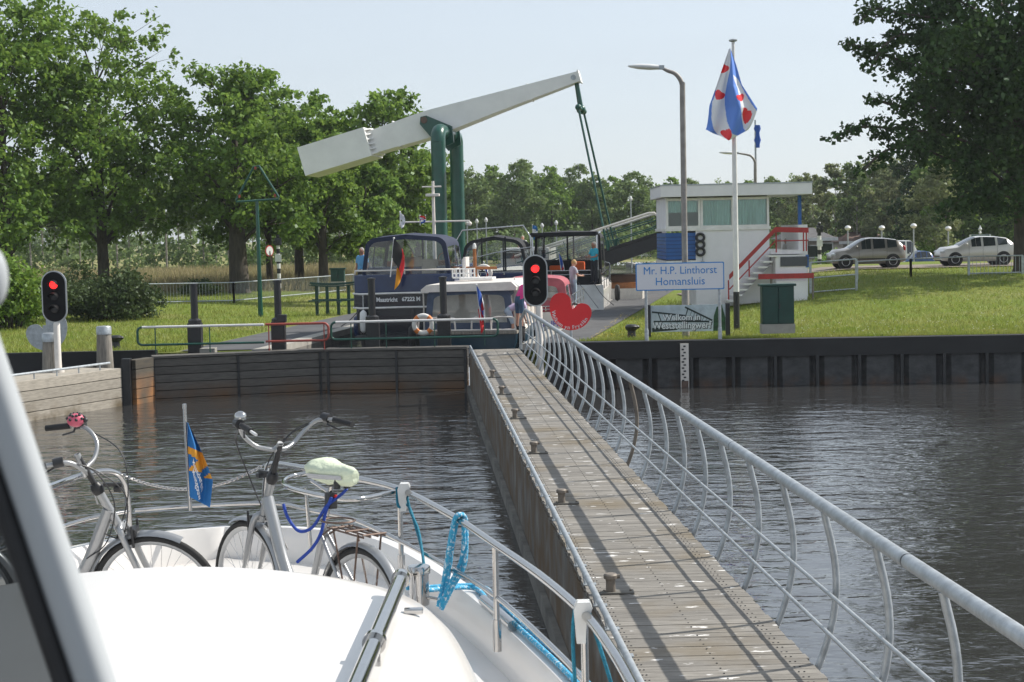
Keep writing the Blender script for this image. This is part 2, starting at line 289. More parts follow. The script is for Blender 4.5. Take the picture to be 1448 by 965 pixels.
# ------------------------------------------------------------------ mesh helpers
class MB:
    def __init__(s): s.v = []; s.f = []; s.m = []; s.mi = 0
    def add(s, vs, fs):
        b = len(s.v); s.v += [Vector(v) for v in vs]
        for f in fs: s.f.append([b + i for i in f]); s.m.append(s.mi)
        return s
    def box(s, c, sz, rot=None, bev=0.0):
        x, y, z = [k / 2 for k in sz]; c = Vector(c)
        if bev > 0:
            bm = bmesh.new(); bmesh.ops.create_cube(bm, size=1)
            for v in bm.verts: v.co = Vector((v.co.x * sz[0], v.co.y * sz[1], v.co.z * sz[2]))
            bmesh.ops.bevel(bm, geom=bm.edges[:], offset=bev, segments=2, affect='EDGES', profile=.7)
            vs = [v.co.copy() for v in bm.verts]; bm.verts.index_update(); fs = [[v.index for v in f.verts] for f in bm.faces]; bm.free()
        else:
            vs = [Vector(p) for p in ((-x, -y, -z), (x, -y, -z), (x, y, -z), (-x, y, -z), (-x, -y, z), (x, -y, z), (x, y, z), (-x, y, z))]
            fs = [(0, 3, 2, 1), (4, 5, 6, 7), (0, 1, 5, 4), (1, 2, 6, 5), (2, 3, 7, 6), (3, 0, 4, 7)]
        if rot is not None: vs = [rot @ v for v in vs]
        return s.add([v + c for v in vs], fs)
    def tube(s, pts, r, seg=10, closed=False, cap=True):
        pts = [Vector(p) for p in pts]; n = len(pts)
        rr = r if isinstance(r, (list, tuple)) else [r] * n
        vs = []; prev = None
        for i, p in enumerate(pts):
            if closed: t = pts[(i + 1) % n] - pts[i - 1]
            else: t = (pts[min(i + 1, n - 1)] - pts[max(i - 1, 0)])
            if t.length < 1e-9: t = Vector((0, 0, 1))
            t.normalize()
            if prev is None:
                a = Vector((0, 0, 1)) if abs(t.z) < .9 else Vector((1, 0, 0))
                u = t.cross(a).normalized()
            else:
                u = prev - t * prev.dot(t)
                if u.length < 1e-6: u = t.orthogonal()
                u.normalize()
            prev = u; w = t.cross(u)
            for k in range(seg):
                a = 2 * math.pi * k / seg; vs.append(p + (u * math.cos(a) + w * math.sin(a)) * rr[i])
        fs = []
        for i in range(n if closed else n - 1):
            j = (i + 1) % n
            for k in range(seg): fs.append((i * seg + k, i * seg + (k + 1) % seg, j * seg + (k + 1) % seg, j * seg + k))
        if cap and not closed: fs.append(tuple(range(seg))[::-1]); fs.append(tuple(range((n - 1) * seg, n * seg)))
        return s.add(vs, fs)
    def lathe(s, prof, seg=16, c=(0, 0, 0), axis=None):
        q = Vector((0, 0, 1)).rotation_difference(Vector(axis)) if axis is not None else None
        vs = []; c = Vector(c)
        for r_, z in prof:
            for k in range(seg):
                a = 2 * math.pi * k / seg; v = Vector((r_ * math.cos(a), r_ * math.sin(a), z))
                if q: v = q @ v
                vs.append(c + v)
        fs = []
        for i in range(len(prof) - 1):
            for k in range(seg): fs.append((i * seg + k, i * seg + (k + 1) % seg, (i + 1) * seg + (k + 1) % seg, (i + 1) * seg + k))
        if prof[0][0] > 1e-5: fs.append(tuple(range(seg))[::-1])
        if prof[-1][0] > 1e-5: fs.append(tuple(range((len(prof) - 1) * seg, len(prof) * seg)))
        return s.add(vs, fs)
    def ball(s, c, r, seg=12, rings=8, rot=None):
        r = r if isinstance(r, (tuple, list)) else (r, r, r); vs = []; c = Vector(c)
        for i in range(rings + 1):
            ph = math.pi * i / rings
            for k in range(seg):
                a = 2 * math.pi * k / seg; v = Vector((r[0] * math.sin(ph) * math.cos(a), r[1] * math.sin(ph) * math.sin(a), r[2] * math.cos(ph)))
                vs.append(c + (rot @ v if rot is not None else v))
        fs = [(i * seg + k, (i + 1) * seg + k, (i + 1) * seg + (k + 1) % seg, i * seg + (k + 1) % seg) for i in range(rings) for k in range(seg)]
        return s.add(vs, fs)
    def prism(s, poly, h0, h1, fn=None):      # poly in 2D, fn(x,y,h)->Vector
        fn = fn or (lambda x, y, h: Vector((x, y, h))); n = len(poly)
        vs = [fn(x, y, h0) for x, y in poly] + [fn(x, y, h1) for x, y in poly]
        fs = [tuple(range(n))[::-1], tuple(range(n, 2 * n))] + [(i, (i + 1) % n, n + (i + 1) % n, n + i) for i in range(n)]
        return s.add(vs, fs)
    def loft(s, secs, closed=False, cap=False):
        n = len(secs[0]); vs = [p for sec in secs for p in sec]; fs = []
        for i in range(len(secs) - 1):
            for k in range(n if closed else n - 1): fs.append((i * n + k, i * n + (k + 1) % n, (i + 1) * n + (k + 1) % n, (i + 1) * n + k))
        if cap: fs.append(tuple(range(n))[::-1]); fs.append(tuple(range((len(secs) - 1) * n, len(secs) * n)))
        return s.add(vs, fs)
    def build(s, name, m, parent=None, smooth=None, world=False, fix=True):
        me = bpy.data.meshes.new(name)
        off = Vector(parent.location) if (world and parent is not None) else Vector((0, 0, 0))
        if world and parent is not None and parent.parent is not None: off = Vector(parent.parent.location)
        me.from_pydata([tuple(v - off) for v in s.v], [], s.f)
        ms = m if isinstance(m, (list, tuple)) else [m]
        for x in ms: me.materials.append(M[x])
        if len(ms) > 1: me.polygons.foreach_set('material_index', s.m)
        if fix:
            bm = bmesh.new(); bm.from_mesh(me); bmesh.ops.remove_doubles(bm, verts=bm.verts, dist=1e-5)
            bmesh.ops.recalc_face_normals(bm, faces=bm.faces); bm.to_mesh(me); bm.free()
        me.update()
        if smooth is not None: me.shade_smooth(); me.set_sharp_from_angle(angle=R(smooth))
        o = bpy.data.objects.new(name, me); COL.objects.link(o)
        if parent is not None: o.parent = parent
        return o
def tag(o, label=None, cat=None, group=None, kind=None):
    if label: o['label'] = label
    if cat: o['category'] = cat
    if group: o['group'] = group
    if kind: o['kind'] = kind
    return o
def thing(name, label, cat, loc=(0, 0, 0), rotz=0, group=None):
    o = bpy.data.objects.new(name, None); COL.objects.link(o); o.location = loc; o.rotation_euler = (0, 0, rotz); o.empty_display_size = .2
    return tag(o, label, cat, group)
def dup(root, loc, rotz=None, label=None, group=None, scale=None):
    r = root.copy(); COL.objects.link(r); r.location = loc
    if rotz is not None: r.rotation_euler = (0, 0, rotz)
    if label: r['label'] = label
    if group: r['group'] = group
    if scale: r.scale = scale
    for ch in list(root.children):
        c = ch.copy(); COL.objects.link(c); c.parent = r
        for g in ch.children:
            d = g.copy(); COL.objects.link(d); d.parent = c
    return r
def npmesh(name, verts, k, m, parent=None):    # verts (n*k,3): n faces of k corners each
    me = bpy.data.meshes.new(name); nv = len(verts); nf = nv // k
    me.vertices.add(nv); me.vertices.foreach_set('co', np.asarray(verts, dtype=np.float32).ravel())
    me.loops.add(nv); me.loops.foreach_set('vertex_index', np.arange(nv, dtype=np.int32))
    me.polygons.add(nf); me.polygons.foreach_set('loop_start', np.arange(0, nv, k, dtype=np.int32))
    me.update(calc_edges=True); me.validate()
    me.materials.append(M[m]); o = bpy.data.objects.new(name, me); COL.objects.link(o)
    if parent is not None: o.parent = parent
    return o
def text_geo(txt, size=1.0, bold=0.0, sx=1.0, font=None):
    cu = bpy.data.curves.new('t', 'FONT'); cu.body = txt; cu.size = size; cu.offset = bold; cu.resolution_u = 3; cu.align_x = 'CENTER'; cu.align_y = 'CENTER'
    ob = bpy.data.objects.new('t', cu); COL.objects.link(ob); bpy.context.view_layer.update()
    me = ob.evaluated_get(bpy.context.evaluated_depsgraph_get()).to_mesh()
    vs = [Vector((v.co.x * sx, v.co.y, 0)) for v in me.vertices]; fs = [list(p.vertices) for p in me.polygons]
    bpy.data.objects.remove(ob); bpy.data.curves.remove(cu)
    return vs, fs
def bez(pts, n=8):       # Catmull-Rom through points
    P = [Vector(p) for p in pts]; P = [2 * P[0] - P[1]] + P + [2 * P[-1] - P[-2]]; out = []
    for i in range(1, len(P) - 2):
        for k in range(n):
            t = k / n; a, b, c, d = P[i - 1], P[i], P[i + 1], P[i + 2]
            out.append(.5 * ((2 * b) + (c - a) * t + (2 * a - 5 * b + 4 * c - d) * t * t + (3 * b - a - 3 * c + d) * t ** 3))
    out.append(P[-2]); return out
def sm(t): t = max(0, min(1, t)); return t * t * (3 - 2 * t)
# ------------------------------------------------------------------ terrain and water
AX = .135                                        # sideways drift of the lock axis per metre of depth
def LL(y): return -7.6 + AX * (y - 46)
def RR(y): return .35 + AX * (y - 47.5)
def gz(x, y):
    z = 1.25
    if x > RR(y): z += 1.25 * sm((y - 52) / 25) * sm((x - RR(y) - 2.5) / 9) * (1 - sm((y - 92) / 22))
    if x < LL(y): z += .35 * sm((LL(y) - x - 3) / 12) * sm((y - 55) / 30)

    return z
def front(x): return 48.1 if x < 1 else 47.75 - (x - 2.2) * .07
ys = [0, 1.5, 3, 5, 7, 9, 11.5, 14, 17, 20, 23, 26, 29, 32, 36, 40, 45, 50, 56, 63, 70, 77]
YR = [48.1 + y for y in ys] + [131, 180, 240, 330, 500, 900, 1800, 3500]
def xrow(y):
    l, r = LL(min(y, 140)), RR(min(y, 140))
    L = [-2500, -900, -300, -140, -90, -60, -45, -36, -30, -26, -23, -20, -17.5, -15, -13, -11, -9.5]
    a = [min(v, l - 3 + .1 * i) for i, v in enumerate(L)] + [l - 2.2, l - 1, l]
    b = [r, r + 1, r + 2.3] + [r + 2.3 + k for k in (1.2, 2.6, 4.2, 6, 8, 10, 12.5, 15.5, 19, 23, 28, 35, 45, 60, 90, 150, 300, 900, 2500)]
    return a + b, len(a)
g = MB(); rows = []
for i, y in enumerate(YR):
    xs, na = xrow(y); row = []
    for x in xs:
        yy = front(x) if i == 0 else (y - (48.1 - front(x)) * max(0, 1 - (y - 48.1) / 25) if x > 1 else y)
        row.append(Vector((x, yy, gz(x, yy))))
    rows.append(row)
nx = len(rows[0])
def cell_open(i, k):
    y0 = YR[i]; 
    if k == na - 1 and y0 < 179: return False           # lock chamber
    if 131 <= y0 < 179 and k >= na - 1 and k < nx - 6: return False  # upper basin
    return True
for i in range(len(rows) - 1):
    for k in range(nx - 1):
        if cell_open(i, k): g.add([rows[i][k], rows[i][k + 1], rows[i + 1][k + 1], rows[i + 1][k]], [(0, 1, 2, 3)])
for k in range(nx - 1):                                     # front skirt down to the canal bed
    if k != na - 1:
        a, b = rows[0][k], rows[0][k + 1]; g.add([a, b, (b.x, b.y, -1.5), (a.x, a.y, -1.5)], [(0, 1, 2, 3)])
tag(g.build('ground', 'grass'), kind='structure')
wv = MB(); wv.add([(-400, -300, 0), (400, -300, 0), (400, 48.6, 0), (-400, 48.6, 0)], [(0, 1, 2, 3)]); tag(wv.build('canal_water', 'water'), kind='structure')
wv = MB(); wv.add([(-9, 47.9, .9), (1.5, 47.9, .9), (24, 181, .9), (5, 181, .9)], [(0, 1, 2, 3)])
tag(wv.build('lock_water', 'water'), kind='structure')
wv = MB(); wv.add([(2, 130, .8), (200, 130, .8), (200, 181, .8), (2, 181, .8)], [(0, 1, 2, 3)]); tag(wv.build('basin_water', 'water'), kind='structure')
def strip(name, m, f0, f1, y0, y1, dz, n=14):
    s_ = MB(); secs = []
    for i in range(n + 1):
        y = y0 + (y1 - y0) * i / n; a, b = f0(y), f1(y)
        secs.append([Vector((a + (b - a) * t, y, gz(a + (b - a) * t, y) + dz)) for t in (0, .25, .5, .75, 1)])
    s_.loft(secs); return tag(s_.build(name, m), kind='structure')
strip('quay_path', 'asphalt', lambda y: RR(y) + .3, lambda y: RR(y) + 1.7 + .03 * (y - 48), 47.9, 128, .03, 40)
strip('lock_path', 'asphalt', lambda y: LL(y) - 2.6, lambda y: LL(y) - .35, 48.3, 128, .03, 40)
# road on the low dyke at the right where the cars stand
def roadstrip(name, m, x0, x1, f0, f1, dz, n=30):
    s_ = MB(); secs = []
    for i in range(n + 1):
        x = x0 + (x1 - x0) * i / n
        secs.append([Vector((x, f0(x) + (f1(x) - f0(x)) * t, gz(x, f0(x) + (f1(x) - f0(x)) * t) + dz)) for t in (0, .2, .4, .6, .8, 1)])
    s_.loft(secs); return tag(s_.build(name, m), kind='structure')
roadstrip('dyke_road', 'road_clay', 8.5, 120, lambda x: 77.0, lambda x: 83.5, .05, 60)

# ------------------------------------------------------------------ summer haze
hz = MB(); hz.box((0, 760, 60), (2400, 1700, 124)); hz_o = hz.build('haze', 'white_paint'); tag(hz_o, kind='stuff')
hm = bpy.data.materials.new('haze'); hm.use_nodes = True; hn = hm.node_tree.nodes; hn.remove(hn['Principled BSDF']); pv = hn.new('ShaderNodeVolumePrincipled')
pv.inputs['Color'].default_value = (.86, .91, .97, 1); pv.inputs['Density'].default_value = .00022; pv.inputs['Anisotropy'].default_value = .2
hm.node_tree.links.new(pv.outputs[0], hn['Material Output'].inputs['Volume']); hz_o.data.materials.clear(); hz_o.data.materials.append(hm)
# ================================================================== LARGE STRUCTURE
# ---- lock chamber walls
for nm, fn, sgn, lab in (('lock_wall', LL, -1, 'long grey concrete wall along the left side of the lock chamber'), ('lock_wall', RR, 1, 'long grey concrete wall of the lock chamber beside the quay path')):
    t = thing(nm, lab, 'lock wall', (fn(48), 48, 0))
    w = MB(); c = MB(); secs = []; sc = []
    for i in range(30):
        y = 47.95 + (179 - 47.95) * i / 29; x = fn(min(y, 140)); o = .02 * sgn
        secs.append([Vector((x - o * 6, y, -1)), Vector((x - o * 6, y, 1.10))])
        sc.append([Vector((x - .12 * sgn, y, 1.10)), Vector((x - .12 * sgn, y, 1.30)), Vector((x + .36 * sgn, y, 1.30)), Vector((x + .36 * sgn, y, 1.10))])
    w.loft(secs); c.loft(sc, closed=True, cap=True)
    w.build('wall_face', 'concrete_dark', t, world=True); c.build('coping', 'concrete', t, world=True)
# ---- sheet pile quay at the right
t = thing('quay_wall', 'black sheet pile quay wall along the right bank under the grass', 'quay wall', (5, 47.5, 0))
p = MB(); pts = []; x = 1.0; k = 0
seq = [(0, .0), (.38, .0), (.52, .26), (.68, .26), (.82, 0)]
while x < 70:
    for dx, dy in seq: pts.append((x + dx, front(x + dx) - .42 + dy * .8))
    x += 1.2
p.loft([[Vector((a, b, -1.2)), Vector((a, b, .86))] for a, b in pts]); p.build('sheet_pile', 'sheet_pile', t, world=True)
p = MB()
for a in range(1, 70, 3):
    b = a + 3; p.prism([(a, front(a) - .50), (b, front(b) - .50), (b, front(b) + .05), (a, front(a) + .05)], .84, 1.34)
p.build('capping_beam', 'tar_black', t, world=True)
p = MB(); x = 1.4
while x < 69: p.box((x + .2, front(x) - .47, .35), (.09, .1, 1.0)); x += 1.2
p.build('rib', 'black_paint', t, world=True)
t = thing('quay_wall', 'low dark quay wall on the far left behind the timber jetty', 'quay wall', (-20, 47.6, 0))
p = MB(); p.box((-45, 47.95, .1), (69, .25, 2.5)); p.build('wall_face', 'tar_black', t, world=True)
# ---- gauge board
t = thing('gauge_board', 'white water level board with rusty foot on the black quay wall', 'gauge', (at(968, 545, 47).x, 46.9, 0))
g0 = MB(); g0.box((0, 0, .62), (.24, .05, 1.3)); g0.build('board', 'cream_paint', t)
g0 = MB()
for k in range(12): g0.box((-.05 + (.05 if k % 2 else 0), -.03, .2 + k * .09), (.07, .012, .045))
g0.build('marks', 'black_paint', t)
g0 = MB(); g0.box((0, -.008, .06), (.20, .05, .26)); g0.build('rusty_foot', 'brown_metal', t)
# ---- lock gates: two horizontally planked panels with walk beam
def planked(a, b, z0, z1, n, th, m, beam=None, name='gate_panel'):
    a, b = Vector(a), Vector(b); d = (b - a); L = d.length; d.normalize(); q = Matrix.Rotation(math.atan2(d.y, d.x), 3, 'Z'); pm = MB()
    h = (z1 - z0) / n
    for i in range(n):
        c = (a + b) / 2; pm.box((c.x, c.y, z0 + h * (i + .5)), (L, th, h - .018), q, bev=.012)
    return pm
def gate(label, pa, pb, rusty=False):
    t = thing('lock_gate', label, 'lock gate', (pa[0], pa[1], 0))
    planked(pa + (0,), pb + (0,), -.4, 1.2, 7, .34, 'gate').build('plank_wall', 'gate_planks', t, world=True)
    a, b = Vector(pa + (0,)), Vector(pb + (0,)); d = (b - a); L = d.length; q = Matrix.Rotation(math.atan2(d.y, d.x), 3, 'Z'); c = (a + b) / 2
    w = MB(); w.box((c.x, c.y + .1, 1.245), (L, .62, .07), q, bev=.01); w.build('walk_beam', 'gate_planks', t, world=True)
    for k in (.02, .5, .98):
        w = MB(); x = a + d * k; w.box((x.x, x.y - .19, .5), (.07, .05, 1.4), q); w.build('iron_strap', 'black_paint', t, world=True)
    return t
GA = at(216, 567, 46.4); GB = at(461, 556, 47.9); GC = at(663, 553, 47.6)
gate('planked lock gate on the left with rusty waterline, ending at the corner post', (GA.x, 46.4), (GB.x - .02, 47.9))
gate('dark planked lock gate between the corner and the footbridge', (GB.x + .02, 47.9), (GC.x, 47.6))
# side return with orange stain and its dark post
JB = at(181, 572, 45.5)
t = thing('wing_wall', 'short orange-stained planked wall joining jetty and lock gate', 'wing wall', (JB.x, 45.5, 0))
planked((JB.x + .16, 45.35, 0), (GA.x, 46.35, 0), -.4, 1.26, 6, .3, '').build('plank_wall', 'gate_planks_rusty', t, world=True)
p = MB(); p.box((JB.x + .05, 45.3, .4), (.24, .3, 1.8), bev=.02); p.build('corner_post', 'black_paint', t, world=True)
# ---- weathered timber jetty at the left
JA = Vector((-14.0, 38.4, 0))
JE = Vector((JB.x - .15, 45.2, 0))
t = thing('timber_jetty', 'pale weathered timber jetty wall with thin steel rail on top, left edge', 'jetty', (JE.x, JE.y, 0))
dj = (JE - JA).normalized()
planked(JA, JE - dj * .05, -.05, 1.06, 4, .26, '').build('plank_wall', 'jetty_planks', t, world=True)
w = MB(); nrm = Vector((-dj.y, dj.x, 0)); w.prism([tuple((JA + nrm * .15)[:2]), tuple((JE + nrm * .15)[:2]), tuple((JE + nrm * 1.3)[:2]), tuple((JA + nrm * 1.3)[:2])], .96, 1.04); w.build('deck', 'jetty_planks', t, world=True)
w = MB(); w.tube([JA + Vector((0, 0, 1.22)), JE + Vector((0, 0, 1.22)) - dj * .4], .035)
for k in range(8):
    q = JA.lerp(JE, .05 + k * .12); w.tube([q + Vector((0, 0, 1.05)), q + Vector((0, 0, 1.22))], .02, 6)
w.build('rail', 'galv', t, world=True)
def timberpost(x, y, z1, r, label):
    t = thing('timber_post', label, 'post', (x, y, -.5), group='timber posts by the jetty')
    w = MB(); w.tube([(0, 0, 0), (0, 0, z1 * .6), (0, 0, z1 - .2), (0, 0, z1)], [r * 1.1, r * 1.05, r * .92, r * .86], 14); w.build('shaft', 'timber_post', t, smooth=40)
    w = MB(); w.lathe([(r * .95, 0), (r * .95, .20), (r * .85, .235), (0, .25)], 14, (0, 0, z1 - .03)); w.build('metal_cap', 'galv', t, smooth=40)
q = at(73, 500, 44.5); timberpost(q.x, 44.5, 2.4, .26, 'timber post with grey metal cap in front of the grey heart sign')
q = at(148, 500, 46.6); timberpost(q.x, 46.6, 2.45, .23, 'timber post with grey metal cap right of the left traffic light')
# ---- gate railings (tubular, white over green, with one red stretch)
def tube_rail(label, xa, xb, Y, z0, z1, tops, bot, roundl, roundr, balusters, bm):
    t = thing('gate_railing', label, 'railing', (xa, Y, 1.28)); z0 -= 1.28; z1 -= 1.28; L = xb - xa; r = .14
    p = [(r if roundl else 0, 0, z1), (L - (r if roundr else 0), 0, z1)]
    def arc(c, a0, a1): return [(c[0] + r * math.cos(R(a0 + (a1 - a0) * k / 6)), 0, c[1] + r * math.sin(R(a0 + (a1 - a0) * k / 6))) for k in range(7)]
    w = MB(); w.tube(p, .038, 10); w.build('top_rail', tops, t, smooth=50)
    w = MB(); w.tube([(r if roundl else 0, 0, z0), (L - (r if roundr else 0), 0, z0)], .034, 10)
    if roundl: w.tube(arc((r, z1 - r), 90, 180) + arc((r, z0 + r), 180, 270), .035, 10)
    if roundr: w.tube(arc((L - r, z1 - r), 90, 0) + arc((L - r, z0 + r), 0, -90), .035, 10)
    w.build('bottom_rail', bot, t, smooth=50)
    for k in balusters:
        w = MB(); w.tube([(L * k, .0, 0), (L * k, .0, z1)], .018, 6); w.build('baluster', bm, t)
    return t
def X(px, Y): return at(px, 470, Y).x
tube_rail('white and green tube railing on the left lock gate', X(192, 47.3), X(374, 47.6), 47.5, 1.53, 2.05, 'white_paint', 'green_paint', True, False, (.14, .57), 'green_paint')
tube_rail('faded red tube railing end on the left lock gate', X(375.5, 47.6), X(465, 47.7), 47.6, 1.55, 2.05, 'railing_red', 'railing_red', False, True, (.05, .93), 'railing_red')
tube_rail('white and green tube railing on the right lock gate in front of the boats', X(469, 47.9), X(704, 47.9), 47.75, 1.55, 2.06, 'white_paint', 'green_paint', True, True, (.12, .33, .62, .92), 'green_paint')
# ---- black mooring posts
def blackpost(px, pytop, pymid, Y, label, box):
    x = X(px, Y); zt = at(px, pytop, Y).z; zm = at(px, pymid, Y).z
    t = thing('gate_post', label, 'post', (x, Y, 1.2), group='black posts at the lock gates')
    w = MB(); w.box((0, 0, (zm - 1.2) / 2), (.40, .36, zm - 1.2), bev=.02); w.lathe([(.2, 0), (.2, .08), (.12, .13)], 12, (0, 0, zm - 1.2)); w.build('base', 'black_paint', t)
    w = MB(); w.tube([(0, 0, zm - 1.1), (0, 0, zt - 1.2)], .105, 14); w.lathe([(.125, 0), (.125, .05), (0, .07)], 14, (0, 0, zt - 1.22)); w.build('shaft', 'black_paint', t, smooth=40)
    if box:
        w = MB(); w.box((.13, -.1, zm - 1.2 + .1), (.26, .2, .22), bev=.02); w.build('junction_box', 'black_plastic', t)
    if px < 300: w = MB(); w.box((-.1 + .5, -.15, .08), (.45, .4, .2), bev=.02); w.build('plinth', 'concrete', t)
blackpost(276, 403, 457, 48.0, 'black post with square base left of the red railing', False)
blackpost(394, 398, 455, 48.1, 'black post with small box beside the red railing end', True)
blackpost(527, 395, 452, 48.4, 'black post standing before the dark blue cruiser', False)
blackpost(628, 393, 450, 48.4, 'black post before the cabin boat with the lifebuoy', False)
# ================================================================== WALKWAY (footbridge to the gate)
WD = -.058
def wx(off, y): return .79 + off + WD * (y - 12)        # off: 0 left deck edge ... 1.41 right edge
Y0, Y1 = 2.0, 46.6
t = thing('footbridge', 'long narrow planked footbridge leading to the lock gate', 'footbridge', (wx(0, Y0), Y0, 1.2))
w = MB(); y = Y0; q = Matrix.Rotation(-WD * -1 * 0, 3, 'Z')
rr = random.Random(3)
while y < Y1:
    dz = rr.uniform(-.002, .002); e0, e1 = rr.uniform(-.012, .012), rr.uniform(-.012, .012)
    w.prism([(wx(e0, y), y), (wx(1.41 + e1, y), y + rr.uniform(-.003, .003)), (wx(1.41 + e1, y + .135), y + .135), (wx(e0, y + .135), y + .135)], 1.205 + dz, 1.25 + dz); y += .143
w.build('deck_planks', 'deck_planks', t, world=True)
w = MB(); y = Y0
while y < Y1:
    for o in (.10, .13, 1.25, 1.29, .70):
        if o != .70 or True: w.box((wx(o, y), y + .05, 1.2535), (.012, .012, .004))
    y += .143
w.build('bolt_heads', 'black_paint', t, world=True)
w = MB(); w.prism([(wx(-.02, Y0), Y0), (wx(.16, Y0), Y0), (wx(.16, Y1), Y1), (wx(-.02, Y1), Y1)], -1.5, 1.203)
w.build('side_wall', 'walkway_wall', t, world=True)
w = MB(); w.prism([(wx(1.2, Y0), Y0), (wx(1.36, Y0), Y0), (wx(1.36, Y1), Y1), (wx(1.2, Y1), Y1)], .80, 1.2)
y = 4
while y < 46: w.tube([(wx(1.25, y), y, -1), (wx(1.25, y), y, .9)], .12, 10); y += 4.2
w.build('bearer', 'walkway_wall', t, world=True)
w = MB(); w.prism([(wx(-.10, Y0), Y0), (wx(-.025, Y0), Y0), (wx(-.025, Y1), Y1), (wx(-.10, Y1), Y1)], -.02, .22); w.build('waterline_beam', 'concrete_dark', t, world=True)
# kerb tube at the left edge
t = thing('kerb_rail', 'low grey tube rail along the left edge of the footbridge', 'rail', (wx(0, Y0), Y0, 1.25))
w = MB(); w.tube([(wx(-.02, y), y, 1.42) for y in np.linspace(Y0, 45.6, 30)], .028, 10)
w.tube([(wx(-.02, 45.6), 45.6, 1.42), (wx(-.02, 45.75), 45.75, 1.38), (wx(-.02, 45.8), 45.8, 1.2)], .028, 10)
w.build('tube', 'galv', t, world=True, smooth=50)
y = Y0
while y < 46:
    w = MB(); w.box((wx(.05, y), y, 1.257), (.12, .09, .012)); w.tube([(wx(.01, y), y, 1.25), (wx(-.02, y), y, 1.42)], .013, 6); y += .86
    w.build('bracket', 'galv', t, world=True)
# mooring cleats on the walkway
for k, (px, py) in enumerate([(847, 838), (779, 712), (743, 641), (717, 592), (700, 558), (688, 534)]):
    c = atz(px, py, 1.26)
    t = thing('mooring_bollard', ['nearest small rusty bollard on the footbridge deck', 'second nearest small bollard on the footbridge deck', 'third small bollard along the footbridge deck', 'fourth small bollard along the footbridge deck', 'fifth small bollard along the footbridge, near its far end', 'farthest small bollard on the footbridge, by the lock gate'][k], 'bollard', (wx(.20, c.y), c.y, 1.253), group='small bollards on the footbridge')
    w = MB(); w.box((.06, 0, .008), (.30, .14, .014), bev=.003); w.build('base_plate', 'concrete_dark', t)
    w = MB(); w.lathe([(.045, .01), (.042, .10), (.046, .125), (.062, .135), (.064, .165), (.052, .178), (0, .182)], 14); w.tube([(.03, 0, .15), (.085, 0, .152)], .02, 8); w.build('bollard_head', 'galv_brown', t, smooth=40)
    for sx in (-.06, .18): w = MB(); w.lathe([(.012, .013), (.012, .03), (0, .032)], 6, (sx, 0, 0)); w.build('bolt', 'galv_brown', t)
# railing on the right
t = thing('footbridge_railing', 'curved galvanised railing along the right edge of the footbridge', 'railing', (wx(1.41, 10), 10, 1.25))
RO, RZ = .12, 2.42
yj = [4.4, 10.02, 15.6, 21.2, 26.8, 32.4, 38.0, 43.0]
for i in range(len(yj) - 1):
    w = MB(); a, b = yj[i] + .012, yj[i + 1] - .012
    w.tube([(wx(1.41 + RO, a), a, RZ), (wx(1.41 + RO, b), b, RZ)], .048, 18); w.build('handrail', 'galv', t, world=True, smooth=50)
    w = MB(); c = yj[i + 1]; w.tube([(wx(1.41 + RO, c - .013), c - .013, RZ), (wx(1.41 + RO, c + .013), c + .013, RZ)], .046, 18); w.build('joint', 'black_plastic', t, world=True)
w = MB(); w.tube([(wx(1.41 + RO, 43), 43, RZ), (wx(1.41 + RO, 45.2), 45.2, RZ), (wx(1.40 + RO, 45.5), 45.5, RZ - .08), (wx(1.41, 45.65), 45.65, RZ - .3), (wx(1.41, 45.7), 45.7, 1.3)], .045, 14); w.build('handrail', 'galv', t, world=True, smooth=50)
def postx(z):  # bulging profile, z 0..1 from base to rail
    return 1.43 + .05 * z + .125 * math.sin(math.pi * min(1, z * 1.02)) ** .9
y = 9.28 - 1.37 * 3; k = 0
while y < 45.4:
    w = MB(); w.tube([(wx(postx(u / 12) + .03 * u / 12, y), y, 1.16 + (RZ - 1.19) * u / 12) for u in range(13)], .027, 10)
    w.build('post', 'galv_brown' if k in (13,) else 'galv', t, world=True, smooth=50); y += 1.37; k += 1
for z in (.27, .53):
    w = MB(); u = z / 1.17; xx = postx(u) - .045
    w.tube([(wx(xx, yy), yy, 1.25 + z) for yy in np.linspace(4.4, 45.5, 20)], .015, 8); w.build('middle_rail', 'galv', t, world=True, smooth=50)
# ================================================================== DRAWBRIDGE
BY = 80.0
ax = Vector((AX, 1, 0)).normalized(); bx = Vector((1, -AX, 0)).normalized(); bz = Vector((0, 0, 1))
P1 = at(623, 345, BY); 
t = thing('drawbridge', 'white and green drawbridge with raised balance beam and half open leaf', 'bridge', (P1.x, BY, 1.4))
O = Vector((P1.x, BY, 0))
def bp(u, v, z): return O + bx * u + ax * v + bz * z      # u across the lock, v along it
LV = 5.4
topz = at(620, 185, BY).z
for v in (0, LV):
    w = MB(); w.tube([bp(0, v, 1.2), bp(0, v, topz - .55)], .36, 22); w.lathe([(.5, 0), (.5, .2), (.36, .3)], 22, bp(0, v, 1.3)); w.build('pillar', 'green_paint', t, world=True, smooth=40)
w = MB(); w.tube([bp(0, 0, topz - .56), bp(0, .02, topz - .25), bp(0, .25, topz - .05), bp(0, .7, topz + .02), bp(0, LV - .7, topz + .02), bp(0, LV - .25, topz - .05), bp(0, LV - .02, topz - .25), bp(0, LV, topz - .56)], .36, 22)
w.build('cross_head', 'green_paint', t, world=True, smooth=40)
pivot = at(605, 172, BY + LV / 2); pu = (pivot - O).dot(bx); pz = pivot.z
tip = at(816, 111, BY + LV / 2); ang = math.atan2(tip.z - pz, (tip - O).dot(bx) - pu)
ca, sa = math.cos(ang), math.sin(ang)
VM = LV / 2
def bb(s, n, v): return bp(pu + s * ca - n * sa, VM + v, pz - .1 + s * sa + n * ca)
Lt = ((tip - O).dot(bx) - pu) / ca
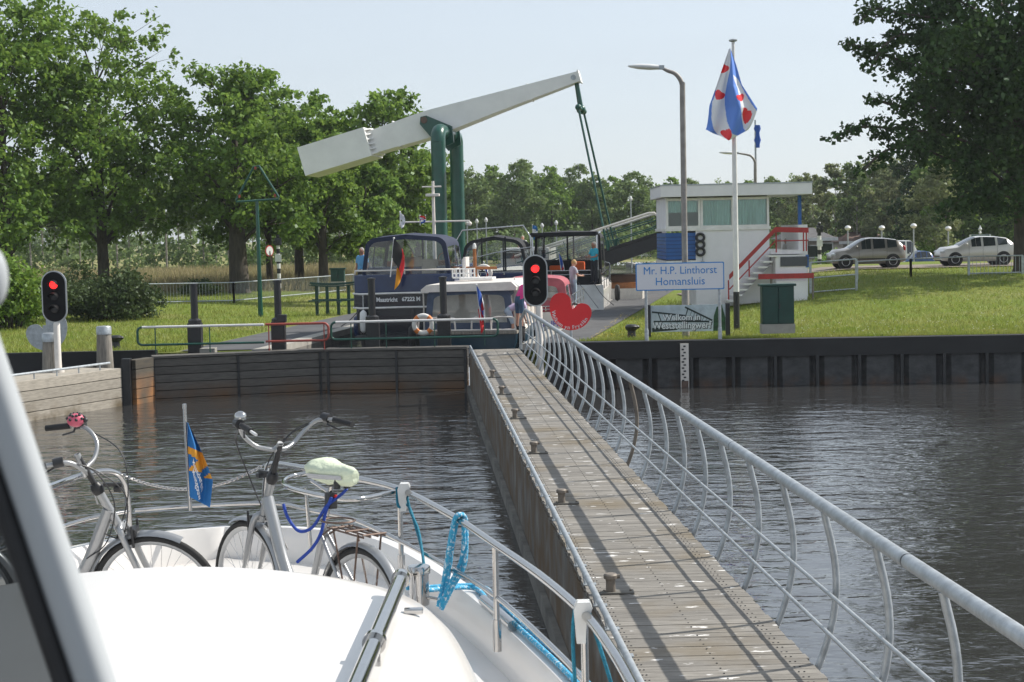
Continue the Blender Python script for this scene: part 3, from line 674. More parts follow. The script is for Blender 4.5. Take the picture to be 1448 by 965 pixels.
for v in (-1.1, 1.1):      # pivot brackets
    w = MB()
    w.prism([(pu - .18, pz + .16), (pu + .12, pz + .22), (.45, topz + .3), (.52, topz - .5), (-.15, topz - .8), (pu - .22, pz - .2)], v - .06, v + .06, lambda a, b, h: bp(a, VM + h, b)); w.build('pivot_bracket', 'green_paint', t, world=True)
    w = MB(); w.lathe([(.17, -.1), (.17, .1)], 14, bp(pu, VM + v, pz), axis=tuple(ax)); w.build('pivot_pin', 'brown_metal', t, world=True, smooth=40)
w = MB(); hw = .85
def beamsec(s, h0, h1, hw): return [bb(s, h0, -hw), bb(s, h0, hw), bb(s, h1, hw), bb(s, h1, -hw)]
w.loft([beamsec(-3.2, -.72, .40, hw), beamsec(-.3, -.78, .55, hw), beamsec(.5, -.78, .55, hw), beamsec(Lt * .5, -.50, .42, hw * .8), beamsec(Lt + .25, -.22, .27, hw * .55)], closed=True, cap=True)
w.build('balance_beam', 'beam_white', t, world=True)
w = MB(); cs = -(at(427, 215, BY + LV / 2) - pivot).length
w.loft([beamsec(cs, -.86, .62, 1.35), beamsec(-3.0, -.86, .62, 1.35)], closed=True, cap=True); w.build('counterweight', 'beam_white', t, world=True)
for n0 in np.linspace(-.75, .5, 6):
    w = MB(); w.loft([beamsec(-3.0, n0 - .03, n0 + .03, 1.3), beamsec(-2.75, n0 - .03, n0 + .03, .9)], closed=True, cap=True); w.build('stiffener', 'beam_white', t, world=True)
for s_b in (2.6, 5.4, 8.0, -1.6):          # welded plate seams round the beam
    w = MB(); k_ = max(0, min(1, s_b / Lt)); w.loft([beamsec(s_b - .03, -.79 + .50 * k_, .56 - .22 * k_, hw * (1 - .42 * k_) + .012), beamsec(s_b + .03, -.79 + .50 * k_, .56 - .22 * k_, hw * (1 - .42 * k_) + .012)], closed=True, cap=True); w.build('plate_seam', 'beam_white', t, world=True)
w = MB(); w.lathe([(.13, -.52), (.13, .52)], 16, bb(Lt - .05, .03, 0), axis=tuple(ax)); w.build('end_pin', 'galv', t, world=True)
# leaf
tl = at(938, 330, BY); hl = at(800, 374, BY)
lu0, lz0 = (hl - O).dot(bx), hl.z; lu1, lz1 = (tl - O).dot(bx), tl.z
la = math.atan2(lz1 - lz0, lu1 - lu0); LLn = math.hypot(lu1 - lu0, lz1 - lz0); cl, sl_ = math.cos(la), math.sin(la)
ext = 2.2
def lf(s, n, v): return bp(lu0 + s * cl - n * sl_, v, lz0 + s * sl_ + n * cl)
w = MB(); w.loft([[lf(-ext, 0, 0), lf(-ext, 0, LV), lf(-ext, .12, LV), lf(-ext, .12, 0)], [lf(LLn, 0, 0), lf(LLn, 0, LV), lf(LLn, .12, LV), lf(LLn, .12, 0)]], closed=True, cap=True); w.build('leaf_deck', 'black_paint', t, world=True)
for v in (.15, LV * .35, LV * .65, LV - .15):
    w = MB(); w.loft([[lf(-ext, -.80, v - .12), lf(-ext, -.80, v + .12), lf(-ext, -.004, v + .09), lf(-ext, -.004, v - .09)], [lf(LLn - .25, -.62, v - .12), lf(LLn - .25, -.62, v + .12), lf(LLn, -.004, v + .09), lf(LLn, -.004, v - .09)]], closed=True, cap=True); w.build('girder', 'black_paint', t, world=True)
for v in (.1, LV - .1):
    w = MB(); e = LLn - .35
    w.tube([lf(-ext, 1.12, v), lf(e, 1.12, v), lf(e + .28, 1.05, v), lf(e + .38, .85, v)], .06, 10); w.build('leaf_handrail', 'cream_paint', t, world=True, smooth=50)
    w = MB(); 
    for n0 in (.4, .78): w.tube([lf(-ext, n0, v), lf(e, n0, v), lf(e + .2, n0 + .05, v)], .03, 8)
    s0 = -ext + .3
    while s0 < e: w.tube([lf(s0, .1, v), lf(s0, 1.1, v)], .03, 8); s0 += 2.2
    w.tube([lf(e + .38, .88, v), lf(e + .2, .42, v)], .035, 8)
    w.build('leaf_railing', 'green_paint', t, world=True, smooth=50)
# hangers: yoke at the tip, two rods down to the leaf
yk = bb(Lt, -.2, 0); yb = bp((at(824, 157, BY + VM) - O).dot(bx), VM, at(824, 157, BY + VM).z)
w = MB(); w.tube([yk, yb], [.11, .14], 8); w.tube([yb - ax * 1.5, yb + ax * 1.5], .11, 10); w.ball(yb, .24, 10, 6); w.ball(yb - ax * 1.5, .16, 10, 6); w.ball(yb + ax * 1.5, .16, 10, 6); w.build('yoke', 'green_paint', t, world=True, smooth=50)
foot = at(862, 350, BY); fs_ = ((foot - O).dot(bx) - lu0) / cl
for v, s_ in ((-1.5, .1), (1.5, LV - .1)):
    w = MB(); w.tube([yb + ax * v, lf(fs_, .1, s_)], .055, 8); w.lathe([(.12, 0), (.12, .5)], 10, lf(fs_, .0, s_)); w.build('hanger_rod', 'green_paint', t, world=True, smooth=50)
# abutment under the leaf at the left
w = MB(); w.prism([(-1.2, -.3), (lu0 - .9, -.3), (lu0 - .9, LV + .3), (-1.2, LV + .3)], .2, 2.15, lambda a, b, h: bp(a, b, h)); w.build('abutment', 'concrete_dark', t, world=True)
# ================================================================== CONTROL BUILDING
BL = at(985, 427, 65.0); BR = at(1143, 422, 65.0); zb = 1.5
bw = BR.x - BL.x
t = thing('lock_keeper_building', 'white two storey lock office with green glass upper floor and outside stairs', 'building', (BL.x, 65.0, zb))
def bX(px): return at(px, 340, 65).x - BL.x
def bZ(py, px=1040): return at(px, py, 65).z - zb
zf = bZ(325); zr0 = bZ(278); zr1 = bZ(264); D = 4.2
xl = bX(942); xr = bX(1088); xR = bX(1142)
w = MB(); w.box((xr / 2, D / 2, zf / 2), (xr, D, zf)); w.build('lower_wall', 'wall_white', t)
w = MB(); w.box(((xl + 0) / 2, D / 2, (bZ(366) + bZ(328)) / 2), (-xl, D - .1, bZ(328) - bZ(366))); w.build('blue_cladding', 'blue_paint', t)
w = MB()
for k in range(7): w.box((xl / 2, D / 2, bZ(365.5) + k * (bZ(328.5) - bZ(365.5)) / 7), (-xl + .02, D - .06, .02))
w.build('cladding_joint', 'navy', t)
w = MB(); w.box((xl / 2, D / 2, bZ(370)), (-xl + .06, D + .04, .16)); w.build('sill_band', 'white_paint', t)
# upper storey frame + panes
w = MB(); w.box(((xl + xr) / 2, D / 2, zf + .05), (xr - xl + .1, D + .1, .12)); w.build('window_sill', 'white_paint', t)
edges = [xl, bX(991), bX(1038), xr]
for i in range(3):
    a, b = edges[i], edges[i + 1]; fr = MB(); zt = zr0 - .02; zb_ = zf + .11
    for (cx, cz, sx, sz) in (((a + b) / 2, zb_ + .04, b - a - .08, .08), ((a + b) / 2, zt - .06, b - a - .08, .1)): fr.box((cx, 0, cz), (sx, .08, sz))
    for cx in (a + .05, b - .05): fr.box((cx, 0, (zt + zb_) / 2), (.09, .1, zt - zb_))
    win = fr.build('window', 'white_paint', t)
    fr = MB(); fr.box(((a + b) / 2, .03, (zt + zb_) / 2), (b - a - .18, .02, zt - zb_ - .16)); fr.build('pane', 'window_glass', win)
    fr = MB(); secs = []
    zc0 = zb_ + (.08 if i else .62)
    for k in range(31):
        x_ = a + .1 + (b - a - .2) * k / 30; yy = .07 + .02 * math.sin(k * 1.9) + .012 * math.sin(k * 4.1); secs.append([Vector((x_, yy, zc0)), Vector((x_, yy + .01, zt - .12))])
    fr.loft(secs); fr.build('reflection_sheet', 'reflection_green', win)  # wavy sheet added behind the pane, standing in for the glass reflections
w = MB(); w.box((xl + .04, D / 2, (zf + zr0) / 2), (.08, D, zr0 - zf)); w.box((xr - .04, D / 2, (zf + zr0) / 2), (.08, D, zr0 - zf)); w.box(((xl + xr) / 2, D - .05, (zf + zr0) / 2), (xr - xl, .08, zr0 - zf)); w.box(((xl + xr) / 2, 1.2, zf + .1), (xr - xl - .2, 2, .05)); w.build('upper_wall', 'wall_white', t)
w = MB(); w.box(((xl + xR) / 2 - .05, D / 2 - .1, (zr0 + zr1) / 2 + .05), (xR - xl + .35, D + .7, zr1 - zr0 + .06), bev=.02); w.build('roof', 'wall_white', t)
w = MB(); w.box(((xl + xR) / 2 - .05, D / 2 - .1, zr1 + .095), (xR - xl + .39, D + .74, .05)); w.build('roof_trim', 'galv', t)
# right hand side: tower slab, blue column, balcony
w = MB(); w.box((xR - .18, D / 2, bZ(320) / 2), (.36, D, bZ(320))); w.build('end_wall', 'wall_white', t)
w = MB(); w.box((xR - .22, .5, (bZ(320) + zr0) / 2), (.13, .13, zr0 - bZ(320))); w.build('column', 'blue_paint', t)
w = MB(); w.box(((xr + xR) / 2 - .1, D / 2 - .3, bZ(358)), (xR - xr - .2, D + .5, .16)); w.build('balcony', 'white_paint', t)
w = MB(); w.box(((xr + xR) / 2 - .1, .4, bZ(398) / 2), (xR - xr - .3, D - 1, bZ(398) )); w.build('base_wall', 'wall_white', t)
w = MB(); w.box(((xr + xR) / 2 - .1, .6, (bZ(398) + bZ(362)) / 2), (xR - xr - .34, D - 1, bZ(362) - bZ(398))); w.build('recess_wall', 'wall_white', t)
fr = MB(); fr.box((bX(1116), -1.0 + .06, bZ(371)), (bX(1137) - bX(1095), .1, .50)); win = fr.build('window', 'blue_paint', t)
fr = MB(); fr.box((bX(1116), -1.0, bZ(371)), (bX(1137) - bX(1095) - .12, .06, .38)); fr.build('pane', 'window_dark', win)
w = MB(); w.box(((bX(1065) + xR) / 2, -1.25, bZ(391)), (xR - bX(1065), .08, .2)); w.build('red_band', 'red_paint', t)
w = MB()
for px in (1083, 1141): w.tube([(bX(px), -1.2, 0), (bX(px), -1.2, bZ(391))], .04, 8)
w.build('drain_pipe', 'galv_brown', t)
# red stair rail boards and stairs
sx0, sz0, sx1, sz1 = bX(1026), 0.05, bX(1090), bZ(362)
n = 9
for k in range(n):
    w = MB(); u = (k + .5) / n; w.box((sx0 + (sx1 - sx0) * u, -.62, sz0 + (sz1 - sz0) * (k + 1) / n - .03), (.36, 1.0, .07)); w.build('step', 'white_paint', t)
w = MB(); w.prism([(sx0 + .3, sz0), (sx1, sz0 + .1), (sx1, sz1 - .3), (sx0 + .25, sz0 + .02)], -.3, -.1, lambda a, b, h: Vector((a, h, b))); w.build('stringer', 'wall_white', t)
tx, tz = bX(1090), bZ(326)
def board(x0, z0, x1, z1, h, y0=-1.16): 
    w = MB(); w.prism([(x0, z0 - h / 2), (x1, z1 - h / 2), (x1, z1 + h / 2), (x0, z0 + h / 2)], y0, y0 + .06, lambda a, b, h_: Vector((a, h_, b))); return w
b_ = board(bX(1025), bZ(391), tx, tz, .2); b_.prism([(tx, tz - .1), (bX(1136), bZ(328) - .1), (bX(1136), bZ(328) + .1), (tx, tz + .1)], -1.16, -1.10, lambda a, b, h_: Vector((a, h_, b))); b_.build('stair_rail_board', 'red_paint', t)
w = MB(); w.tube([(bX(1025), -1.13, bZ(408)), (tx, -1.13, bZ(342)), (bX(1136), -1.13, bZ(342))], .025, 8)
for px, a, b in ((1024, 395, 422), (1053, 368, 391), (1091, 328, 358), (1129, 330, 357), (1133, 330, 357)): w.tube([(bX(px), -1.13, bZ(a)), (bX(px), -1.13, bZ(b))], .028, 8)
w.build('stair_railing', 'red_paint', t)
for k in range(3):                                    # three tyre-like vents on the front wall
    w = MB(); c = Vector((bX(990), -.06, bZ(335 + k * 10)))
    w.tube([c + Vector((.155 * math.cos(a), 0, .145 * math.sin(a))) for a in np.linspace(0, 2 * math.pi, 18, endpoint=False)], .055, 8, closed=True); w.build('round_lamp_housing', 'black_plastic', t, smooth=50)
w = MB(); w.tube([(bX(993), -.04, bZ(362)), (bX(993), -.04, bZ(380))], .02, 6); w.box((bX(993), -.06, bZ(372)), (.14, .08, .2)); w.build('socket_box', 'galv', t)
# ================================================================== VEGETATION
def leafcloud(blobs, n, size, seed, flat=.75, sub=16, subr=.30):
    rg = np.random.default_rng(seed); tot = sum(max(.01, b[1][0] * b[1][1] + b[1][0] * b[1][2]) for b in blobs); out = []
    for c, r in blobs:
        c = np.array(c); r = np.array(r, float); k = int(n * (r[0] * r[1] + r[0] * r[2]) / tot)
        if k < 4: continue
        d = rg.normal(size=(sub, 3)); d /= np.linalg.norm(d, axis=1)[:, None]; rad = rg.uniform(.35, 1.0, (sub, 1)) ** .6
        cc = c + d * rad * r
        sr = subr * r.mean() * rg.uniform(.6, 1.3, sub); idx = rg.integers(0, sub, k)
        g_ = rg.normal(size=(k, 3)) * sr[idx][:, None] * np.array([1, 1, flat]) * .6
        out.append(cc[idx] + g_)
    P = np.concatenate(out); k = len(P)
    nrm = rg.normal(size=(k, 3)) + np.array([0, 0, .6]); nrm /= np.linalg.norm(nrm, axis=1)[:, None]
    a = rg.normal(size=(k, 3)); t1 = np.cross(nrm, a); t1 /= np.linalg.norm(t1, axis=1)[:, None]; t2 = np.cross(nrm, t1)
    s1 = size * rg.uniform(.6, 1.35, (k, 1)); s2 = s1 * rg.uniform(.5, .8, (k, 1))
    V = np.stack([P - t1 * s1, P - t2 * s2 + nrm * s1 * .15, P + t1 * s1, P + t2 * s2 + nrm * s1 * .15], axis=1).reshape(-1, 3)
    return V
def tree(label, group, loc, H, Wd, tr, leaf, bark='bark', n=14000, size=.13, seed=1, base=.22, nb=16, shape='oak', limbs=True, name='broadleaf_tree', lean=0, subr=.30, sub=16):
    rg = random.Random(seed); t = thing(name, label, 'tree', loc, 0, group)
    h0 = H * base; blobs = []
    for k in range(nb):
        u = (k + .5) / nb; a = k * 2.4 + rg.uniform(-.5, .5)
        if shape == 'oak': prof = math.sin(math.pi * min(1, .14 + u * .80)) ** .55
        elif shape == 'column': prof = (.75 + .25 * math.sin(3 * u)) * (1 - u ** 4) 
        else: prof = math.sin(math.pi * min(1, .22 + u * .76)) ** .8
        rad = Wd / 2 * prof * rg.uniform(.45, .80); z = h0 + (H - h0) * (.07 + .86 * u) + rg.uniform(-.3, .3)
        br = Wd * rg.uniform(.17, .25) * (1 - .3 * u)
        blobs.append(((rad * math.cos(a) + lean * u, rad * math.sin(a), z), (br, br, br * .72)))
    blobs.append(((lean * .5, 0, h0 + (H - h0) * .55), (Wd * .28, Wd * .28, (H - h0) * .34)))
    w = MB(); th = H * .82
    tp = [Vector((lean * (z / H) ** 2 + .05 * tr * math.sin(z * 1.7 + seed), .05 * tr * math.cos(z), z)) for z in [-.3, 0, .25, h0 * .6, h0, h0 + (th - h0) * .35, h0 + (th - h0) * .7, th]]
    rs = [tr * 1.5, tr * 1.28, tr * 1.05, tr * .95, tr * .85, tr * .55, tr * .3, tr * .06]
    w.tube(tp, rs, 12)
    if limbs:
        for c, r in blobs[:-1]:
            c = Vector(c); z0 = max(h0 * .85, c.z - Vector((c.x, c.y, 0)).length * .75 - .4); z0 = min(z0, th * .9)
            st = Vector((lean * (z0 / H) ** 2, 0, z0)); mid = st.lerp(c, .5) + Vector((0, 0, .12 * (c - st).length))
            r0 = tr * .34 * (1 - z0 / H * .6); w.tube([st, mid, c], [r0, r0 * .6, r0 * .18], 6)
            for q in range(2):
                e = c + Vector((rg.uniform(-1, 1) * r[0], rg.uniform(-1, 1) * r[1], rg.uniform(-.3, .9) * r[2])); w.tube([mid.lerp(c, .4), e], [r0 * .35, r0 * .08], 4)
    w.build('trunk', bark, t, smooth=60)
    npmesh('crown', leafcloud(blobs, n, size, seed, subr=subr, sub=sub), 4, leaf, t)
    return t
def tp_(px, py, Y): p = at(px, py, Y); return (p.x, Y, gz(p.x, Y) - .05)
# near left oaks
G = 'oaks along the grass left of the lock'
tree('tall dark oak at the far left edge of the photo', G, tp_(12, 400, 88), 17.2, 12.5, .33, 'leaf_oak', n=25000, size=.15, seed=11, nb=26, base=.16)
tree('tall oak with loose crown and sky gaps behind the dark shrubs', G, tp_(147, 400, 92), 16.2, 11.4, .34, 'leaf_oak', n=19000, size=.145, seed=12, nb=26, base=.20, subr=.25)
tree('stout oak with thick bare trunk standing left of the green beacon mast', G, tp_(338, 400, 92), 12.8, 10.2, .55, 'leaf_oak', n=21000, size=.15, seed=13, nb=18, base=.24)
tree('oak with slim trunk behind the green triangle mast', G, tp_(382, 400, 100), 12.4, 8.4, .22, 'leaf_oak', n=14000, size=.16, seed=14, nb=14)
tree('oak behind the striped signal post', G, tp_(424, 400, 104), 12.2, 8.4, .30, 'leaf_oak', n=14000, size=.16, seed=15, nb=14)
tree('oak behind the picnic table with three dark stems', G, tp_(458, 400, 98), 11.4, 7.6, .30, 'leaf_oak', n=15000, size=.15, seed=16, nb=14)
tree('large oak rising behind the counterweight of the drawbridge', G, tp_(545, 400, 112), 13.6, 8.4, .34, 'leaf_oak', n=18000, size=.17, seed=17, nb=17)
tree('light green tree directly under the raised counterweight', G, tp_(520, 400, 104), 9.2, 5.6, .24, 'leaf_oak_light', n=15000, size=.14, seed=18, nb=13, base=.12)
tree('dark green oak just left of the green bridge pillars', G, tp_(592, 400, 122), 10.6, 6.4, .28, 'leaf_oak', n=13000, size=.17, seed=19, nb=13, base=.15)
# big dark poplar at the right
pr = tree('big dark poplar overhanging the lawn at the right edge', None, tp_(1447, 396, 72), 21, 13.0, .42, 'leaf_poplar', n=36000, size=.135, seed=21, nb=26, base=.20, name='poplar_tree')
# its long drooping left branches
blobs = []; w = MB(); bl = pr.location
for path in ([(1400, 215), (1330, 190), (1265, 182), (1215, 180), (1180, 195)], [(1400, 240), (1340, 225), (1290, 205), (1250, 215), (1222, 240)], [(1400, 130), (1330, 110), (1270, 85), (1225, 70), (1200, 62)], [(1400, 60), (1340, 30), (1280, 20), (1235, 12), (1218, 30)], [(1410, 90), (1350, 70), (1300, 50), (1260, 55), (1232, 95)], [(1420, 150), (1360, 160), (1310, 150), (1270, 150), (1235, 140)], [(1430, 280), (1400, 280), (1370, 270), (1350, 290), (1335, 310)]):
    pts = [at(px, py, 71 - i * .7) - bl for i, (px, py) in enumerate(path)]
    w.tube(bez([Vector((0, 0, pts[0].z - 1.5))] + pts, 3), .06, 5)
    for i, p in enumerate(pts):
        r = [1.7, 1.35, 1.0, .75, .5][i]; blobs.append((tuple(p), (r, r, r * .55)))
        if i < 4: q = p.lerp(pts[i + 1], .5); blobs.append((tuple(q), (r * .8, r * .8, r * .5)))
w.build('branches', 'bark', pr)
npmesh('hanging_foliage', leafcloud(blobs, 15000, .115, 33, subr=.30), 4, 'leaf_poplar', pr)
# background rows (copies of a few kinds)
def row(kinds, spots, labels, group):
    for i, (px, Y, H) in enumerate(spots):
        proto = kinds[i % len(kinds)]; p = tp_(px, 345, Y); s_ = H / proto['h']
        if not proto.get('used'): o = proto; o['used'] = 1; o.location = p; o.scale = (s_,) * 3
        else: o = dup(proto, p, rnd.uniform(0, 6.28), scale=(s_ * rnd.uniform(.92, 1.1), s_ * rnd.uniform(.92, 1.1), s_))
        o['label'] = labels(i, px); o['group'] = group
ka = []
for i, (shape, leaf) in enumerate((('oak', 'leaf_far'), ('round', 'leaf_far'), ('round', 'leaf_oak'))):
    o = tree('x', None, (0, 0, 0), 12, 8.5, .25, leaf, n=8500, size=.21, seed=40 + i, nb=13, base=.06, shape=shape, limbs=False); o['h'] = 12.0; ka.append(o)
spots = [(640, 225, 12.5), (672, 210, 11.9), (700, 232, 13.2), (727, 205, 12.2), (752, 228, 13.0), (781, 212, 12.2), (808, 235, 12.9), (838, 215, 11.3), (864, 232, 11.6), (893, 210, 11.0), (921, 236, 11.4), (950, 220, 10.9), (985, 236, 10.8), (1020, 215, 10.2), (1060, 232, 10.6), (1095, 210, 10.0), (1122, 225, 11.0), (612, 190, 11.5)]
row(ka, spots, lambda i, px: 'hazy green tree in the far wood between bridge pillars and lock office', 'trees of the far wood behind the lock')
kb = []
for i, leaf in enumerate(('leaf_birch', 'leaf_birch', 'leaf_far')):
    o = tree('x', None, (0, 0, 0), 11, 7.0, .16, leaf, bark='bark_pale', n=8500, size=.17, seed=50 + i, nb=13, base=.10, shape='round', limbs=True, name='birch_tree', subr=.22); o['h'] = 11.0; kb.append(o)
spots = [(1150, 190, 10.2), (1182, 178, 10.8), (1212, 168, 10.4), (1240, 176, 11.2), (1268, 164, 10.8), (1246, 205, 11.8), (1128, 205, 10.4)]
row(kb, spots, lambda i, px: 'olive green birch behind the parked cars and the cafe roofs', 'birches behind the car park')
kc = []
for i in range(2):
    o = tree('x', None, (0, 0, 0), 13, 9.0, .3, 'leaf_oak' if i else 'leaf_poplar', n=13000, size=.19, seed=60 + i, nb=15, base=.05, shape='oak', limbs=False); o['h'] = 13.0; kc.append(o)
spots = [(1318, 150, 13.2), (1360, 140, 12.0), (1402, 150, 13.0), (1445, 138, 13.0), (1480, 150, 13.0), (1338, 165, 11.6)]
row(kc, spots, lambda i, px: 'dark tree behind the silver car under the hanging poplar branches', 'dark trees behind the silver car')
tree('olive birch with hanging twigs between van and silver car', None, tp_(1325, 345, 128), 8.8, 5.6, .14, 'leaf_birch', bark='bark_pale', n=9000, size=.13, seed=71, nb=12, base=.08, shape='round', name='birch_tree')
# far left plantation: slim pale stems
kd = []
for i in range(3):
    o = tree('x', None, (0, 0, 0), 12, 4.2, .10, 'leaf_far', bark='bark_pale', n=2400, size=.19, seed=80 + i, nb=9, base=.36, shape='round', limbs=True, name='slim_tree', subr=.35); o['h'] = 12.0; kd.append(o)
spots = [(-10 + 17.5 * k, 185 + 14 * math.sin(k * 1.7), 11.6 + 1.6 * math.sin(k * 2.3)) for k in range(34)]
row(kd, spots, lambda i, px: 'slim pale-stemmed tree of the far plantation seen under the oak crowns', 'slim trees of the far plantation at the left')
# undergrowth band far left and right as one mass
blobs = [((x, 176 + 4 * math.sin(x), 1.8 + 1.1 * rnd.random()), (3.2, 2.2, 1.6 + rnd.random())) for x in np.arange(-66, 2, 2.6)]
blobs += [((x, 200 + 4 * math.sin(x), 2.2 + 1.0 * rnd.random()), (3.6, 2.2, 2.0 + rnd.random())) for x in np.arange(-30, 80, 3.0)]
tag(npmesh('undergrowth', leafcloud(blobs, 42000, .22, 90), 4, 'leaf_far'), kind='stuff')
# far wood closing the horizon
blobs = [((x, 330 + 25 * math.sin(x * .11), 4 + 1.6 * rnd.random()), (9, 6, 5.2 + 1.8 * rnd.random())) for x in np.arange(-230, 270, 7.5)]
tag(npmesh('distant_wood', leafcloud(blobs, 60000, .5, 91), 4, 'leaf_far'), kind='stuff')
# shrubs left
def shrub(name, label, loc, w_, h_, leaf, n, size, seed, nb=14, group=None):
    rg = random.Random(seed); t = thing(name, label, 'shrub', loc, 0, group); blobs = []; st = MB()
    for k in range(nb):
        a = rg.uniform(0, 6.28); rr_ = math.sqrt(rg.random()) * w_ / 2 * .8; z = h_ * rg.uniform(.18, .82) * (1 - .55 * (rr_ / (w_ / 2)) ** 2)
        c = (rr_ * math.cos(a), rr_ * math.sin(a), z); blobs.append((c, (w_ * .2, w_ * .2, h_ * .22))); st.tube([(c[0] * .3, c[1] * .3, 0), c], [.04, .012], 5)
    st.build('stem', 'bark', t); npmesh('foliage', leafcloud(blobs, n, size, seed, subr=.42), 4, leaf, t); return t
p = tp_(18, 440, 63); shrub('shrub', 'bright yellow-green shrub left of the left traffic light', p, 3.8, 3.2, 'leaf_shrub', 9000, .085, 101, 20)
p = tp_(-38, 440, 66); shrub('shrub', 'bright shrub cut by the left edge of the photo', p, 3.6, 3.6, 'leaf_shrub', 7000, .09, 104, 18)
p = tp_(105, 440, 72); shrub('shrub', 'dark grey-green shrub right behind the left traffic light', p, 3.4, 2.6, 'leaf_darkshrub', 7000, .08, 102, 18)
p = tp_(152, 430, 68); shrub('shrub', 'broad dark shrub to the right of the left traffic light', p, 4.2, 2.4, 'leaf_darkshrub', 11000, .08, 103, 24)
p = tp_(282, 400, 88); shrub('shrub', 'small dark bush behind the fence near the stout oak', p, 2.0, 1.0, 'leaf_darkshrub', 2500, .08, 105)
p = tp_(1185, 355, 118); shrub('shrub', 'rounded green hedge shrub in front of the cafe', p, 3.6, 1.9, 'leaf_oak_light', 5000, .09, 106)
p = tp_(1349, 345, 104); shrub('shrub', 'bright yellow-green shrub beside the info sign', p, 1.7, 1.8, 'leaf_shrub', 3000, .08, 107)
p = tp_(1300, 345, 130); shrub('shrub', 'low dark shrub behind the blue car', p, 5, 2.2, 'leaf_oak', 5000, .11, 108)
# grass blades on the near lawns, reeds, flowers
def blades(name, leafm, n, region, hmin, hmax, wd, seed, blade_lean=.5):
    rg = np.random.default_rng(seed); P = []
    while len(P) < n:
        x, y = region(rg); 
        if x is None: continue
        P.append((x, y, gz(x, y)))
    P = np.array(P); k = len(P); h = rg.uniform(hmin, hmax, (k, 1)); a = rg.uniform(0, 6.28, k)
    d = np.stack([np.cos(a), np.sin(a), 0 * a], 1) * wd * rg.uniform(.6, 1.4, (k, 1)); ln = rg.normal(size=(k, 3)) * blade_lean * h; ln[:, 2] = 0
    V = np.stack([P - d, P + d, P + ln + np.array([0, 0, 1]) * h], 1).reshape(-1, 3)
    return tag(npmesh(name, V, 3, leafm), kind='stuff')
def reg_right(rg):
    y = 47.9 + 30 * rg.random() ** 1.7; x = RR(y) + 2 + rg.random() * (13 + (y - 47) * .45)
    if x < RR(y) + 1.9 + .03 * (y - 48) or y < front(x) + .15 or y > 76.7: return None, None
    return x, y
def reg_left(rg):
    y = 48.3 + 40 * rg.random() ** 1.5; x = LL(y) - 2.8 - rg.random() * (13 + (y - 47) * .3)
    return x, y
blades('grass_blades', 'blade', 52000, reg_right, .05, .17, .012, 1)
blades('grass_blades', 'blade', 42000, reg_left, .06, .19, .013, 2)
def reg_edge(rg):
    x = 2.0 + rg.random() * 20; return x, front(x) + .12 + rg.random() * .35
blades('grass_blades', 'blade', 9000, reg_edge, .08, .22, .012, 3)
def reg_field(rg):
    y = 94 + 60 * rg.random(); return -6 - rg.random() * (26 + (y - 94) * .3), y
blades('reeds', 'reed', 30000, reg_field, .4, 1.0, .035, 4, .25)
def flw(name, m, n, region, seed):
    rg = np.random.default_rng(seed); P = []
    while len(P) < n:
        x, y = region(rg)
        if x is None: continue
        P.append((x, y, gz(x, y) + rg.uniform(.1, .2)))
    P = np.array(P); s_ = .028; o4 = np.array([(-s_, 0, 0), (0, -s_, .01), (s_, 0, .02), (0, s_, .01)])
    tag(npmesh(name, (P[:, None, :] + o4).reshape(-1, 3), 4, m), kind='stuff')
def reg_fl(rg):
    y = 48.5 + 14 * rg.random() ** 1.5; x = RR(y) + 1.9 + rg.random() ** 2 * 3.2; return x, y
flw('yellow_flowers', 'flower_yellow', 420, reg_fl, 5); flw('white_flowers', 'flower_white', 420, reg_right, 6); flw('yellow_flowers', 'flower_yellow', 320, reg_left, 7)
# ================================================================== OWN BOAT (foreground)
t = thing('motor_yacht', 'white motor yacht in the foreground, its cabin roof and bow deck seen from the helm', 'boat', (-1.4, 5, 0))
fw = Vector((-.12, .993, 0)).normalized(); sw = Vector((.993, .12, 0)).normalized()
TIP = Vector((-2.05, 11.35, 0))
half = [(0, 0), (.10, .45), (.45, .95), (1.0, 1.22), (2.1, 1.50), (3.3, 1.70), (4.6, 1.86), (6.0, 1.95), (8.0, 2.0), (11.5, 2.0)]   # distance behind the tip, half beam
hp = bez([(a, b, 0) for a, b in half], 4)
def bo(s, o, z): p = TIP - fw * s + sw * o; return Vector((p.x, p.y, z))
def gunz(s): return 2.50 - .012 * min(s, 6) 
secs = []
for q in hp:
    s_, o = q.x, max(0, q.y)
    row_ = []
    for side in (1, -1):
        c = [bo(s_ + .9 * (1 - min(1, s_ / 5)) * 1.0, side * o * .70, -.4), bo(s_ + .55 * (1 - min(1, s_ / 5)), side * o * .86, .6), bo(s_ + .1 * (1 - min(1, s_ / 5)), side * o * .98, 1.9), bo(s_ - .02, side * (o + .02), gunz(s_) - .06), bo(s_, side * o, gunz(s_)), bo(s_ + .03, side * max(0, o - .07), gunz(s_)), bo(s_ + .05, side * max(0, o - .11), gunz(s_) - .07), bo(s_ + .07, side * max(0, o - .13), 2.27)]
        row_.append(c)
    secs.append(row_)
h = MB()
h.loft([r_[0] for r_ in secs]); h.loft([r_[1] for r_ in secs]); h.build('hull', 'white_gel', t, world=True, smooth=50)
h = MB(); h.loft([[r_[0][-1], (r_[0][-1] + r_[1][-1]) / 2 + Vector((0, 0, .03)), r_[1][-1]] for r_ in secs]); h.build('deck', 'white_gel', t, world=True, smooth=50)
